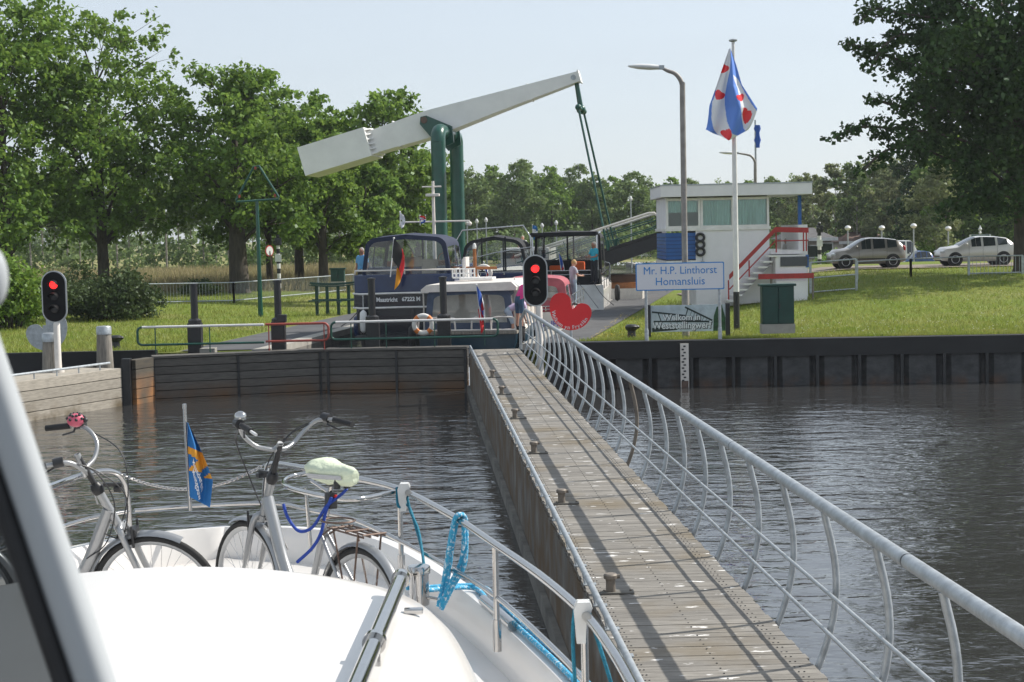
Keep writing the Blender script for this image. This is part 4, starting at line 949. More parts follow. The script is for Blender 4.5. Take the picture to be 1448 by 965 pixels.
# coach roof: cambered, rounded front corner
def roofz(o): return 3.237 - .118 * min(1.3, abs(o)) ** 2.0
def rc(px, py, z): return atz(px, py, z)
outl = [(0, 4.94), (.5, 4.95), (.85, 5.0), (1.02, 5.08), (1.13, 5.25), (1.18, 5.55), (1.21, 6.3), (1.24, 8), (1.26, 10.5)]     # offset, distance behind tip
op = bez([(a, b, 0) for a, b in outl], 5)
rs = MB(); N = len(op); rings = []
def ring(shr, dz):
    out = []
    for q in op:
        o, s_ = q.x, q.y; o2 = max(0, o - shr * (1 if o > .3 else o / .3)); s2 = s_ + shr; out.append((o2, s2))
    return [bo(s2, o2, roofz(o2) + dz) for o2, s2 in out] , [bo(s2, -o2, roofz(o2) + dz) for o2, s2 in out]
lev = [(-.07, -.95), (-.05, -.30), (-.02, -.16), (.02, -.075), (.08, -.02), (.17, 0)]
for side in (0, 1): rs.loft([ring(a, b)[side] for a, b in lev])
top = ring(.17, 0)[0]; topl = ring(.17, 0)[1]
for i in range(N - 1):
    row1 = [topl[i].lerp(top[i], k / 10) for k in range(11)]; row2 = [topl[i + 1].lerp(top[i + 1], k / 10) for k in range(11)]
    for r_ in (row1, row2):
        for p in r_:
            o = (p - TIP).dot(sw); p.z = roofz(o)
    if (row1[0] - row1[-1]).length > .01 or True: rs.loft([row1, row2])
rs.build('cabin_roof', 'white_gel', t, world=True, smooth=60)
# grab rail on the roof edge (thick tube) with sockets
A = at(567, 818, 6.1)
B = at(498, 985, 4.42); 
gr = thing('grab_rail', 'thick polished grab rail running along the cabin roof edge', 'rail', (A.x, A.y, 3.2))
w = MB(); w.tube([A, B, B + (B - A) * 1.2], .028, 18); w.build('tube', 'chrome', gr, world=True, smooth=50)
w = MB(); d = (B - A).normalized(); w.tube([A - d * .01, A + d * .04], .035, 18); w.ball(A - d * .01, .034, 14, 8); w.build('end_socket', 'chrome', gr, world=True, smooth=50)
w = MB(); m = A.lerp(B, .62); w.tube([m - d * .02, m + d * .02], .038, 18); w.tube([m, m - Vector((0, 0, .13))], .018, 8); w.build('clamp', 'chrome', gr, world=True, smooth=50)
for uu in (.12, .8):
    w = MB(); m = A.lerp(B, uu) + Vector((.06, 0, 0)); m.z = roofz((m - TIP).dot(sw)) + .012; w.box(m, (.07, .035, .022), bev=.006); w.build('mounting_foot', 'chrome', gr, world=True)
for uu in (.04, .8):
    w = MB(); m = A.lerp(B, uu); w.tube([m, Vector((m.x, m.y, 3.2))], .014, 8); w.build('stanchion', 'chrome', gr, world=True, smooth=50)
# ---- bow rail (starboard, port)
def inb(s_):      # half beam at s
    for a, b in zip(hp[:-1], hp[1:]):
        if a.x <= s_ <= b.x: return a.y + (b.y - a.y) * (s_ - a.x) / max(1e-6, b.x - a.x)
    return 2.0
RT = 3.12
t = thing('bow_rail', 'polished stainless bow rail on the starboard side with blue ropes tied to it', 'railing', (TIP.x, TIP.y - .5, 2.45))
sr = [(385, 656, 11.05), (440, 664, 10.6), (500, 676, 10.15), (565, 692, 9.65), (640, 730, 8.75), (700, 770, 7.95), (765, 815, 7.15), (826, 868, 6.4), (862, 915, 5.9), (893, 968, 5.45), (925, 1040, 4.9)]
tr_ = [at(a, b, c) for a, b, c in sr]
w = MB(); c0 = tr_[0]; w.tube(bez([c0 + Vector((-.07, .05, -.28)), c0 + Vector((-.05, .04, -.08)), c0 + Vector((0, 0, 0))] + tr_[1:], 5), .020, 14); w.build('top_rail', 'chrome', t, world=True, smooth=50)
mid = [(190, 722, 11.0), (270, 716, 11.2), (385, 712, 11.0), (440, 722, 10.6), (500, 735, 10.15), (565, 765, 9.6), (640, 805, 8.75), (703, 845, 7.95), (770, 905, 7.15), (830, 968, 6.4), (880, 1050, 5.7)]
mt = [at(a, b, c) for a, b, c in mid]
w = MB(); w.tube(bez(mt, 5), .014, 10); w.build('middle_rail', 'chrome', t, world=True, smooth=50)
for i in (3, 5, 7):
    p = tr_[i]; w = MB(); zb_ = gunz(3) ; w.tube([p, Vector((p.x, p.y, zb_ + .12))], .016, 10); w.build('stanchion', 'chrome', t, world=True, smooth=50)
    w = MB(); w.tube([Vector((p.x, p.y, zb_ + .14)), Vector((p.x, p.y, zb_ - .02))], .022, 12); w.build('socket', 'chrome', t, world=True, smooth=50)
# inner loop of the rail near the saddle
lp = [at(a, b, c) for a, b, c in [(563, 695, 9.6), (500, 706, 9.2), (440, 698, 9.5), (402, 686, 10.0), (412, 674, 10.4), (455, 666, 10.5)]]
w = MB(); w.tube(bez(lp, 6), .015, 10); w.tube([at(440, 680, 10.1), at(470, 700, 10)], .01, 8); w.tube([at(432, 690, 10), at(440, 780, 10)], .012, 8); w.build('inner_loop', 'chrome', t, world=True, smooth=50)
t2 = thing('bow_rail', 'polished stainless bow rail on the port side behind the left bicycle', 'railing', (-3.3, 10.2, 2.45))
pl = [at(a, b, c) for a, b, c in [(-60, 745, 8.6), (40, 700, 9.6), (90, 681, 10.3), (130, 669, 10.6), (160, 668, 10.8), (176, 684, 10.9), (182, 722, 10.95), (184, 790, 11.0)]]
w = MB(); w.tube(bez(pl, 6), .020, 14); w.build('top_rail', 'chrome', t2, world=True, smooth=50)
w = MB(); w.tube(bez([at(-60, 800, 8.7), at(60, 755, 10.0), at(120, 735, 10.6), at(183, 723, 10.95)], 5), .014, 10); w.build('middle_rail', 'chrome', t2, world=True, smooth=50)
w = MB(); q = at(184, 770, 11.0); w.tube([q + Vector((0, 0, .05)), Vector((q.x, q.y, 2.4))], .024, 12); w.tube([at(70, 700, 10), at(72, 790, 10)], .015, 8); w.build('stanchion', 'chrome', t2, world=True, smooth=50)
# chain across the opening
a, b = at(166, 668, 10.85), at(372, 658, 11.05); w = MB(); n = 62
for k in range(n):
    u = k / n; p = a.lerp(b, u); p.z -= .14 * 4 * u * (1 - u); u1 = (k + 1) / n; q = a.lerp(b, u1); q.z -= .14 * 4 * u1 * (1 - u1)
    c = (p + q) / 2; dd = (q - p).normalized(); up = Vector((0, 0, 1)) if k % 2 else Vector((0, 1, 0)); sd_ = dd.cross(up).normalized()
    w.tube([c + dd * .019 * math.cos(v) + sd_ * .009 * math.sin(v) for v in np.linspace(0, 6.28, 8, endpoint=False)], .0036, 5, closed=True)
tag(w.build('bow_chain', 'chrome', None, smooth=60), 'thin steel chain hanging across the bow opening behind the blue pennant', 'chain')
# chrome bollard
c = at(593, 838, 8.9); c.z = 2.47
t = thing('deck_bollard', 'polished chrome mooring bollard on the starboard bow with blue rope', 'bollard', c)
w = MB(); w.lathe([(.055, 0), (.055, .17), (.064, .175), (.064, .21), (.058, .218), (0, .22)], 24); w.build('drum', 'chrome', t, smooth=40)
w = MB(); w.tube([(-.02, 0, .05), (.16, -.06, .03)], .011, 10); w.build('pin', 'chrome', t, smooth=50)
# fender hooks (white clips on the rail) and ropes
def hook(i, f, label):
    p = tr_[i].lerp(tr_[i + 1], f); t = thing('fender_hook', label, 'hook', p, 0, 'white fender hooks on the bow rail')
    w = MB()
    for y_ in (-.022, .022): w.prism([(-.035, -.11), (.0, -.11), (.005, -.03), (.03, .03), (.02, .055), (-.03, .055), (-.045, .02)], y_ - .008, y_ + .008, lambda a, b, h: Vector((a, h, b)))
    w.box((-.005, 0, .045), (.045, .05, .018), bev=.005); w.build('clip', 'fender_white', t)
    return p
h1 = hook(3, .12, 'white fender hook at the rail corner right of the saddle'); h2 = hook(7, .03, 'nearest white fender hook low on the starboard bow rail')
def rope(name, label, pts, r, m, group=None):
    w = MB(); w.tube(bez(pts, 8), r, 8); o = w.build(name, m, None, smooth=60); return tag(o, label, 'rope', group)
rope('rope', 'dark teal rope hanging from the far fender hook down to the bollard', [h1 + Vector((-.05, 0, .03)), h1 + Vector((-.04, -.03, -.08)), at(577, 715, 9.55), at(588, 745, 9.4), at(597, 780, 9.2), at(600, 812, 9.0)], .0085, 'rope_teal')
rope('rope', 'second strand of teal rope beside the far fender hook', [h1 + Vector((.0, 0, .03)), at(580, 722, 9.5), at(592, 752, 9.35), at(601, 808, 9.0)], .008, 'rope_teal')
rope('rope', 'light blue and white rope looped over the middle of the bow rail', [at(620, 858, 8.7), at(628, 820, 8.75), at(636, 770, 8.65), at(643, 735, 8.6), at(651, 728, 8.6), at(658, 735, 8.7), at(659, 765, 8.7), at(656, 800, 8.7), at(640, 830, 8.7), at(624, 862, 8.7)], .014, 'rope_light')
rope('rope', 'inner strand of the light blue looped rope', [at(626, 856, 8.72), at(634, 815, 8.74), at(640, 770, 8.68), at(648, 733, 8.64), at(655, 742, 8.66), at(653, 790, 8.7), at(632, 835, 8.7), at(622, 858, 8.7)], .012, 'rope_light')
G_ = [bo(s_, inb(s_) - .03, gunz(s_) + .02) for s_ in (2.35, 2.7, 3.1, 3.6, 4.2, 4.9, 5.6, 6.4)]
rope('rope', 'light blue rope lying along the starboard gunwale edge', [at(600, 835, 8.9)] + G_, .014, 'rope_light')
rope('rope', 'second light blue rope lying beside it on the gunwale', [at(575, 832, 9.0)] + [p + Vector((.03, .0, .012)) + Vector((.012 * math.sin(i * 2), 0, 0)) for i, p in enumerate(G_)], .012, 'rope_light')
rope('rope', 'dark teal rope hanging down from the nearest fender hook', [h2 + Vector((-.04, 0, .02)), h2 + Vector((-.05, -.01, -.1)), h2 + Vector((-.04, -.01, -.4)), h2 + Vector((-.03, 0, -.8)), h2 + Vector((.03, 0, -1.2))], .008, 'rope_teal')
rope('rope', 'teal rope crossing down behind the nearest rail end', [h2 + Vector((.01, 0, .03)), h2 + Vector((.12, -.1, -.35)), h2 + Vector((.22, -.2, -.8)), h2 + Vector((.25, -.2, -1.2))], .008, 'rope_teal')
w = MB(); w.tube([bo(s_, inb(s_) - .06, gunz(s_) + .03) for s_ in (2.7, 3.0, 3.3)], .03, 10); tag(w.build('fairlead', 'chrome', None, smooth=50), 'polished fairlead strip on the starboard gunwale under the ropes', 'fairlead')
# ---- pennant on the bow
def cloth(name, label, cat, origin, grid_fn, nu, nv, colfn, mats, pole=None, letters=None, smooth=True, lname='lettering', lmat='letters_white'):
    t = thing(name, label, cat, origin); fb = MB(); vs = []; fs = []
    for j in range(nv + 1):
        for i in range(nu + 1): vs.append(grid_fn(i / nu, j / nv))
    for j in range(nv):
        for i in range(nu):
            fb_i = (j * (nu + 1) + i, j * (nu + 1) + i + 1, (j + 1) * (nu + 1) + i + 1, (j + 1) * (nu + 1) + i); fs.append(fb_i); fb.m.append(colfn((i + .5) / nu, (j + .5) / nv))
    fb.v = [Vector(v) for v in vs]; fb.f = [list(f) for f in fs]
    fb.build('cloth', mats, t, smooth=180, fix=False)
    if pole: pole(t)
    if letters:
        lm = MB()
        for txt, u0, v0, size, rot, sxx in letters:
            V_, F_ = text_geo(txt, size, .01 * size, sxx); c_, s2 = math.cos(rot), math.sin(rot); out = []
            for v in V_:
                u, vv = u0 + (v.x * c_ - v.y * s2), v0 - (v.x * s2 + v.y * c_); p0 = grid_fn(u, vv); du = grid_fn(u + .01, vv) - p0; dv = grid_fn(u, vv + .01) - p0
                nn = du.cross(dv).normalized(); 
                if nn.y > 0: nn = -nn
                out.append(p0 + nn * .006)
            lm.add(out, F_)
        lm.build(lname, lmat, t, fix=False)
    return t
pp = at(269, 718, 10.9); ptop = at(261, 578, 10.9)
PX = lambda px, py, Y, O_: at(px, py, Y) - O_
def lerp(a, b, t): return a + (b - a) * t
def poly(pts, t):
    n = len(pts) - 1; k = min(n - 1, int(t * n)); f = t * n - k; return (lerp(pts[k][0], pts[k + 1][0], f), lerp(pts[k][1], pts[k + 1][1], f))
def penn(u, v):
    L = (lerp(264.5, 268.5, v), lerp(597, 703, v)); Rr = poly([(266, 598), (283, 634), (292, 655), (301, 680), (297, 718)], v) if v < 1 else (297, 718)
    if v > 1: Rr = (297, 718)
    x, y = lerp(L[0], Rr[0], u), lerp(L[1], Rr[1], u)
    return PX(x, y, 10.85 + .05 * math.sin(u * 9 + v * 2) * u, pp)
def penc(u, v):
    if .33 < v < .42 + .1 * u: return 1
    if .62 < v + .25 * u < .80 and u < .62 and v < .66: return 1
    if u > .55 and v > .35 and v < .72: return 1 if (v * 5 + u) % 1.4 < .9 else 0
    return 0
def pole_(t):
    w = MB(); w.tube([(0, 0, -.02), ptop - pp], .014, 10); w.lathe([(.016, 0), (.016, .03), (0, .035)], 10, ptop - pp); w.build('pole', 'chrome', t, smooth=50)
cloth('pennant', 'blue and orange pennant on a short chrome pole at the bow', 'flag', pp, penn, 26, 40, penc, ['flag_azure', 'flag_ochre'], pole_, [('Meanderen', .42, .68, .16, -.95, .62), ('Maasgouw', .34, .80, .16, -.95, .62)])
# ---- windscreen frame beside the camera
t = thing('windscreen', 'out of focus grey windscreen frame with dark seal at the left edge', 'window', at(60, 700, 1.1))
def pc(px, py, Y=1.08): return at(px, py, Y)
def quadbar(a0, a1, b0, b1, th): # px corners top-left, top-right, bottom-left, bottom-right
    w = MB(); P = [pc(*a0), pc(*a1), pc(*b1), pc(*b0)]; w.add(P + [p + Vector((0, th, 0)) for p in P], [(0, 1, 2, 3), (4, 7, 6, 5), (0, 4, 5, 1), (1, 5, 6, 2), (2, 6, 7, 3), (3, 7, 4, 0)]); return w
w = MB(); a_, b_ = pc(-80, 330), pc(161, 1040); dd = (b_ - a_)
side_ = Vector((1, 0, dd.x / -dd.z * -1)).normalized()
nr = dd.normalized().cross(Vector((0, 1, 0))).normalized()
prof = [(-.0185, -.008), (-.0185, .004), (-.010, .010), (.010, .010), (.0185, .004), (.0185, -.008), (.010, -.014), (-.010, -.014)]
w.loft([[p + nr * a * .66 + Vector((0, 1, 0)) * b for a, b in prof] for p in (a_, a_.lerp(b_, .5), b_)], closed=True, cap=True)
w.build('frame', 'frame_grey', t, world=True, smooth=70)
w = MB(); sgn = -1 if nr.x > 0 else 1
w.loft([[p + nr * sgn * .0185 + nr * a * .36 + Vector((0, 1, 0)) * (b - .001) for a, b in prof] for p in (a_, b_)], closed=True, cap=True); w.build('seal', 'rubber', t, world=True, smooth=70)
w = MB(); l = a_ + nr * sgn * .022, b_ + nr * sgn * .022; w.add([l[0] + Vector((0, .002, 0)), l[1] + Vector((0, .002, 0)), l[1] + Vector((-.5, .002, 0)), l[0] + Vector((-.5, .002, 0))], [(0, 1, 2, 3)]); w.build('pane', 'tinted_pane', t, world=True)
w = MB(); c = pc(-12, 392, 1.0); w.ball(c, (.010, .010, .019), 20, 12); w.build('hinge_knob', 'frame_grey', t, world=True, smooth=60)
# ================================================================== BICYCLES
def bike(label, hub_r, dirv, lean, bell, cover, z0, group='silver step-through bicycles on the bow deck', barrise=0.0, turn=0):
    ang = math.atan2(dirv[1], dirv[0]); t = thing('bicycle', label, 'bicycle', (hub_r[0] + dirv[0] * .52, hub_r[1] + dirv[1] * .52, z0), ang, group); t.rotation_euler = (R(lean), 0, ang)
    FH, RH = Vector((.58, 0, .35)), Vector((-.52, 0, .35))
    for nm, c in (('front_wheel', FH), ('rear_wheel', RH)):
        w = MB(); cir = lambda r, y=0, n=44: [c + Vector((r * math.cos(a), y, r * math.sin(a))) for a in np.linspace(0, 2 * math.pi, n, endpoint=False)]
        w.tube(cir(.015, 0, 8), .012, 5, closed=True); w.tube([c + Vector((0, -.05, 0)), c + Vector((0, .05, 0))], .017 if nm[0] == 'f' else .035, 10); wh = w.build(nm, 'alu', t, smooth=50)
        w = MB(); w.tube(cir(.330), .019, 10, closed=True); w.build('tyre', 'tyre', wh, smooth=60)
        w = MB(); w.loft([[c + Vector((r_ * math.cos(a), y, r_ * math.sin(a))) for r_, y in ((.314, -.013), (.296, -.010), (.290, 0), (.296, .010), (.314, .013))] for a in np.linspace(0, 2 * math.pi, 45)]); w.build('rim', 'alu', wh, smooth=50)
        w = MB()
        for k in range(32):
            a = 2 * math.pi * k / 32; a2 = a + (.5 if k % 4 < 2 else -.5); y = .03 if k % 2 else -.03
            w.tube([c + Vector((.02 * math.cos(a2), y, .02 * math.sin(a2))), c + Vector((.295 * math.cos(a), 0, .295 * math.sin(a)))], .0011, 4, cap=False)
        w.build('spokes', 'chrome', wh)
        w = MB(); a = -.9 if nm[0] == 'f' else 2.6; w.box(c + Vector((.22 * math.cos(a), 0, .22 * math.sin(a))), (.05, .012, .035), bev=.004); w.build('reflector', 'reflector_orange', wh)
        a0, a1 = (R(62), R(188)) if nm[0] == 'f' else (R(-10), R(165))
        w = MB(); w.loft([[c + Vector((r_ * math.cos(a), y, r_ * math.sin(a))) for r_, y in ((.352, -.030), (.366, -.022), (.374, 0), (.366, .022), (.352, .030))] for a in np.linspace(a0, a1, 20)]); w.build('mudguard', 'bike_silver', t, smooth=60)
    hd = Vector((.335, 0, .95)); crown = Vector((.428, 0, .735)); 
    fd = (crown - hd).normalized()
    w = MB()
    for y in (-.052, .052): w.tube(bez([crown + Vector((0, 0, .02)), crown + Vector((.012, y * .8, .0)), crown + Vector((.04, y, -.08)), Vector((.52, y, .50)), FH + Vector((0, y, 0))], 5), [.018] * 5 + [.017] * 11 + [.012] * 5, 10)
    w.build('fork', 'bike_silver', t, smooth=60)
    w = MB(); w.tube([crown + fd * .01, hd], .0225, 14); w.lathe([(.03, -.015), (.03, .015)], 14, crown, axis=tuple(fd)); w.build('head_tube', 'bike_silver', t, smooth=60)
    w = MB(); w.lathe([(.027, -.02), (.032, -.005), (.032, .02), (.024, .04)], 14, hd, axis=tuple(-fd)); st = hd - fd * .22; w.tube([hd, st], .015, 12); w.build('stem', 'black_paint', t, smooth=60)
    w = MB(); w.tube(bez([crown - fd * .12, Vector((.33, 0, .74)), Vector((.22, 0, .52)), Vector((.08, 0, .34)), Vector((.0, 0, .29))], 6), [.034] * 25, 16); w.build('down_tube', 'bike_silver', t, smooth=60)
    w = MB(); w.tube([(0, 0, .27), (-.18, 0, .76)], .020, 12)
    for y in (-.05, .05): w.tube([(0, y * .5, .28), RH + Vector((0, y, 0))], .011, 8); w.tube([(-.17, y * .4, .72), RH + Vector((0, y, 0))], .010, 8)
    w.build('seat_tube', 'bike_silver', t, smooth=60)
    w = MB(); sp = Vector((-.245, 0, 1.0)); w.tube([(-.17, 0, .73), sp], .0135, 12); w.build('seat_post', 'chrome', t, smooth=60)
    # saddle
    secs = []
    for x_, wd_, th_ in ((-.15, .02, .03), (-.14, .085, .05), (-.09, .108, .062), (-.02, .085, .06), (.05, .05, .055), (.11, .034, .05), (.145, .02, .035)):
        secs.append([sp + Vector((x_ * (-1.2 if cover else 1) - .04 * cover, wd_ * math.cos(a) * (1 + .05 * math.sin(7 * a) * cover), .045 + th_ * .9 * math.sin(a) * (1.25 if (cover and a > math.pi) else 1) + .015 * (x_ < -.05))) for a in np.linspace(0, 2 * math.pi, 22, endpoint=False)])
    w = MB(); w.loft(secs, closed=True, cap=True); sd2 = w.build('saddle', 'saddle_cover' if cover else 'rubber', t, smooth=70)
    if cover:
        sd2['label'] = 'saddle under a pale yellow-green rain cover'
        w = MB(); w.loft([[sp + Vector((x_ * -1.2 - .04, (wd_ + .003) * math.cos(a), .045 + th_ * .9 * math.sin(a))) for a in (-.55, -.3, -.05)] for x_, wd_, th_ in ((-.09, .111, .062), (-.02, .088, .06), (.05, .053, .055), (.09, .043, .05))]); w.build('reflective_band', 'reflective_grey', sd2, fix=False)
        w = MB()
        for y in (-.03, .03): w.tube([sp + Vector((-.1, y, .0)), sp + Vector((-.03, y, -.02)), sp + Vector((.06, y, .0))], .006, 6); w.lathe([(.018, -.03), (.018, .03)], 10, sp + Vector((-.09, y, .0)))
        w.build('saddle_springs', 'black_plastic', t, smooth=50)
    # handlebar
    bc = st + Vector((.03, 0, .03 + barrise)); w = MB(); TR = Matrix.Rotation(R(turn), 3, 'Z'); pts = [bc + TR @ Vector(v) for v in ((-.24, .31, .12), (-.12, .285, .135), (-.02, .24, .130), (.035, .19, .07), (.03, .12, .01), (0, .05, -.012), (0, 0, -.014), (0, -.05, -.012), (.03, -.12, .01), (.035, -.19, .07), (-.02, -.24, .130), (-.12, -.285, .135), (-.24, -.31, .12))]
    hb = bez(pts, 5); w.tube(hb, .0115, 12); w.build('handlebar', 'bike_silver', t, smooth=60)
    w = MB(); w.tube([st, bc + Vector((0, 0, -.014))], .017, 12); w.ball(bc + Vector((0, 0, -.014)), (.022, .026, .022), 12, 8); w.tube([bc + Vector((.02, 0, -.02)), bc + Vector((.045, 0, -.2))], .005, 6); w.build('stem_clamp', 'bike_silver', t, smooth=60)
    for s_ in (1, -1):
        w = MB(); a, b = (pts[0], pts[1]) if s_ == 1 else (pts[-1], pts[-2]); e = a + (a - b).normalized() * .01
        w.tube([a.lerp(b, 1.05), a.lerp(b, .5), a.lerp(b, .05), e], [.0165, .0175, .0165, .017], 12); w.build('grip', 'rubber', t, smooth=60)
        w = MB(); c = b + (b - a).normalized() * .04; w.tube([c, c + (b - a).normalized() * .05], .026, 14); w.tube([c, c + Vector((-.01, -.02 * s_, -.03)), a.lerp(b, .4) + Vector((.03, 0, -.045))], .006, 6); w.build('brake_lever', 'black_plastic' , t, smooth=60)
    # cables
    w = MB(); gA, gB = pts[2], pts[-3]
    w.tube(bez([gA, bc + Vector((.14, .17, .02)), bc + Vector((.19, .06, -.18)), bc + Vector((.12, 0, -.40)), crown + Vector((.02, .02, .03))], 8), .0036, 6)
    w.tube(bez([gB, bc + Vector((.12, -.17, .06)), bc + Vector((.23, -.08, -.12)), bc + Vector((.16, -.01, -.38)), Vector((.33, -.02, .72))], 8), .0036, 6)
    w.tube(bez([gB, bc + Vector((.10, -.12, .03)), bc + Vector((.15, -.04, -.18)), bc + Vector((.08, -.03, -.40)), Vector((.24, -.04, .58))], 8), .0036, 6)
    w.build('brake_cable', 'black_plastic', t, smooth=60)
    w = MB(); c = crown + Vector((.075, 0, -.02)); w.box(c, (.03, .07, .05), bev=.008); w.tube([c + Vector((.0, -.05, .05)), c + Vector((.0, -.045, -.07))], .007, 6); w.tube([c + Vector((.0, .05, .05)), c + Vector((.0, .045, -.07))], .007, 6); w.build('rim_brake', 'black_plastic', t)
    w = MB(); c = hd + Vector((.08, .0, .03)); w.box(c, (.10, .015, .02), bev=.004); w.box(c + Vector((.03, 0, -.02)), (.04, .05, .025), bev=.006); w.build('lamp_bracket', 'black_plastic', t)
    # rack
    w = MB(); z = .775; sq = lambda p: w.tube(p, .0055, 6)
    for y in (-.065, -.022, .022, .065): sq([(-.30, y, z), (-.62, y, z - .012)])
    for x_ in (-.33, -.47, -.62): sq([(x_, -.07, z), (x_, .07, z)])
    w.tube([(-.30 + .09 * math.cos(a), .085 * math.sin(a), z + .03) for a in np.linspace(0, 6.28, 20, endpoint=False)], .005, 6, closed=True)
    for y in (-.07, .07): sq([(-.58, y, z), RH + Vector((0, y, .02))]); sq([(-.36, y, z), RH + Vector((.02, y, .02))]); 
    sq([(-.30, -.03, z), (-.19, -.02, .72)]); sq([(-.30, .03, z), (-.19, .02, .72)]); w.build('luggage_rack', 'brown_metal', t, smooth=50)
    w = MB(); w.lathe([(.08, -.005), (.08, .005)], 24, (0, -.05, .28), axis=(0, 1, 0)); w.tube([(0, -.06, .28), (.10, -.07, .16)], .01, 6); w.box((.10, -.11, .16), (.08, .06, .02)); w.tube([(0, .06, .28), (-.10, .07, .40)], .01, 6); w.box((-.10, .11, .40), (.08, .06, .02)); w.build('crank', 'alu', t, smooth=40)
    w = MB(); w.prism([(.09, .33), (.02, .38), (-.50, .40), (-.56, .35), (-.50, .30), (.02, .19), (.09, .24)], -.075, -.055, lambda a, b, h: Vector((a, h, b))); w.build('chain_case', 'black_plastic', t)
    V_, F_ = text_geo('SPRINT', .062, .001); fr_, to_ = Vector((.30, 0, .68)), Vector((.20, 0, .49)); d_ = (fr_ - to_).normalized(); n_ = Vector((-d_.z, 0, d_.x)); m_ = (fr_ + to_) / 2
    if bell == 'ladybird':
        c = hb[8] + Vector((-.02, 0, .035)); w = MB(); w.ball(c, (.048, .042, .036), 16, 10); bl_ = w.build('bell', 'bell_pink', t, smooth=60); bl_['label'] = 'pink ladybird bell with black spots'
        w = MB()
        for a in np.linspace(0, 6.28, 8, endpoint=False):
            for ph in (.55, 1.15): w.ball(c + Vector((.048 * math.sin(ph) * math.cos(a + ph), .042 * math.sin(ph) * math.sin(a + ph), .036 * math.cos(ph))), .0085, 8, 6)
        w.ball(c + Vector((.05, 0, 0)), .015, 8, 6); w.build('spot', 'black_plastic', bl_, smooth=60)
    else:
        c = hb[8] + Vector((-.0, 0, .045)); w = MB(); w.lathe([(.03, -.02), (.033, -.005), (.028, .014), (.012, .024), (0, .026)], 18, c); w.tube([c, c - Vector((0, 0, .04))], .008, 6); w.build('bell', 'chrome', t, smooth=60)
        w = MB(); e = pts[0]; d_ = (pts[0] - pts[1]).normalized(); w.tube([e, e + d_ * .09], .008, 8); w.build('bar_end_lever', 'fender_white', t)
    if cover:
        w = MB(); w.box((-.235, 0, .90), (.05, .05, .085), bev=.01); w.build('rear_light', 'black_plastic', t)
        w = MB(); w.ball((-.262, -.01, .92), .012, 8, 6); w.build('rear_lens', 'tail_red', t)
        P = lambda *v: Vector(v)
        w = MB(); w.tube(bez([P(-.32, -.04, .965), P(-.28, -.03, .93), P(-.25, .03, .88), P(-.23, .05, .84), P(-.18, .08, .76), P(-.12, .12, .74), P(-.05, .14, .80), P(-.02, .15, .87)], 7), .0085, 8)
        w.tube(bez([P(-.27, .02, .92), P(-.245, .04, .84), P(-.235, .06, .74), P(-.20, .09, .66), P(-.12, .13, .58)], 7), .0085, 8); o = w.build('tie_cord', 'cord_blue', t, smooth=60)
    return t
fh, rh = at(333, 800, 9.0), at(508, 800, 8.05)
fh = Vector((at(330, 800, 8.95).x, 8.95, 0)); rh = Vector((at(508, 800, 8.0).x, 8.0, 0)); dv = (fh - rh).normalized()
bike('silver step-through bicycle with pale covered saddle and blue tie cord', rh, dv, 2, 'dome', 1, 2.27, barrise=-.05)
f1 = Vector((at(204, 800, 8.55).x, 8.55, 0)); dv1 = Vector((.995, -.10, 0)).normalized(); r1 = f1 - dv1 * 1.1
bike('silver step-through bicycle with pink ladybird bell, cut by the windscreen frame', r1 + Vector((.09, 0, 0)), dv1, 14, 'ladybird', 0, 2.31, barrise=-.11, turn=8)
# ================================================================== SIGNS, LIGHTS, POLES
def flat_letters(parent, items, m, name='lettering', y=-.012, th=.004):
    lm = MB()
    for txt, x, z, size, bold, sx in items:
        V_, F_ = text_geo(txt, size, bold, sx); lm.add([Vector((x + v.x, y, z + v.y)) for v in V_], F_)
    return lm.build(name, m, parent, fix=False)
def rrect(w_, h_, r_, n=8):
    out = []
    for cx, cz, a0 in ((w_ / 2 - r_, h_ / 2 - r_, 0), (-w_ / 2 + r_, h_ / 2 - r_, 90), (-w_ / 2 + r_, -h_ / 2 + r_, 180), (w_ / 2 - r_, -h_ / 2 + r_, 270)):
        for k in range(n + 1): a = R(a0 + 90 * k / n); out.append((cx + r_ * math.cos(a), cz + r_ * math.sin(a)))
    return out
XZ = lambda oy=0: (lambda a, b, h: Vector((a, h + oy, b)))
# --- lock name sign
Y = 47.45; a, b = at(899, 392, Y), at(1024, 392, Y); zc = (a.z + b.z) / 2; wd = b.x - a.x
t = thing('name_sign', 'white sign with blue letters Mr. H.P. Linthorst Homansluis on two grey posts', 'sign', (a.x, Y, 1.3))
hh = .80; cz = at(961, 391, Y).z - 1.3; cx = wd / 2
w = MB(); w.prism([(cx + p, cz + q) for p, q in rrect(wd, hh, .04)], -.02, .02, XZ()); w.build('board', 'letters_blue', t)
w = MB(); w.prism([(cx + p, cz + q) for p, q in rrect(wd - .06, hh - .06, .03)], -.024, -.019, XZ()); w.build('board_face', 'flag_white', t)
flat_letters(t, [('Mr. H.P. Linthorst', cx, cz + .17, .315, 0, .93), ('Homansluis', cx, cz - .15, .325, 0, .96)], 'letters_blue', y=-.029)
for px in (914, 1018):
    w = MB(); x_ = at(px, 440, Y).x - a.x; w.tube([(x_, .05, -.1), (x_, .05, cz + .35)], .045, 12); w.lathe([(.06, -.1), (.06, .35), (.045, .4)], 12, (x_, .05, 0)); w.build('sign_post', 'galv', t, smooth=50)
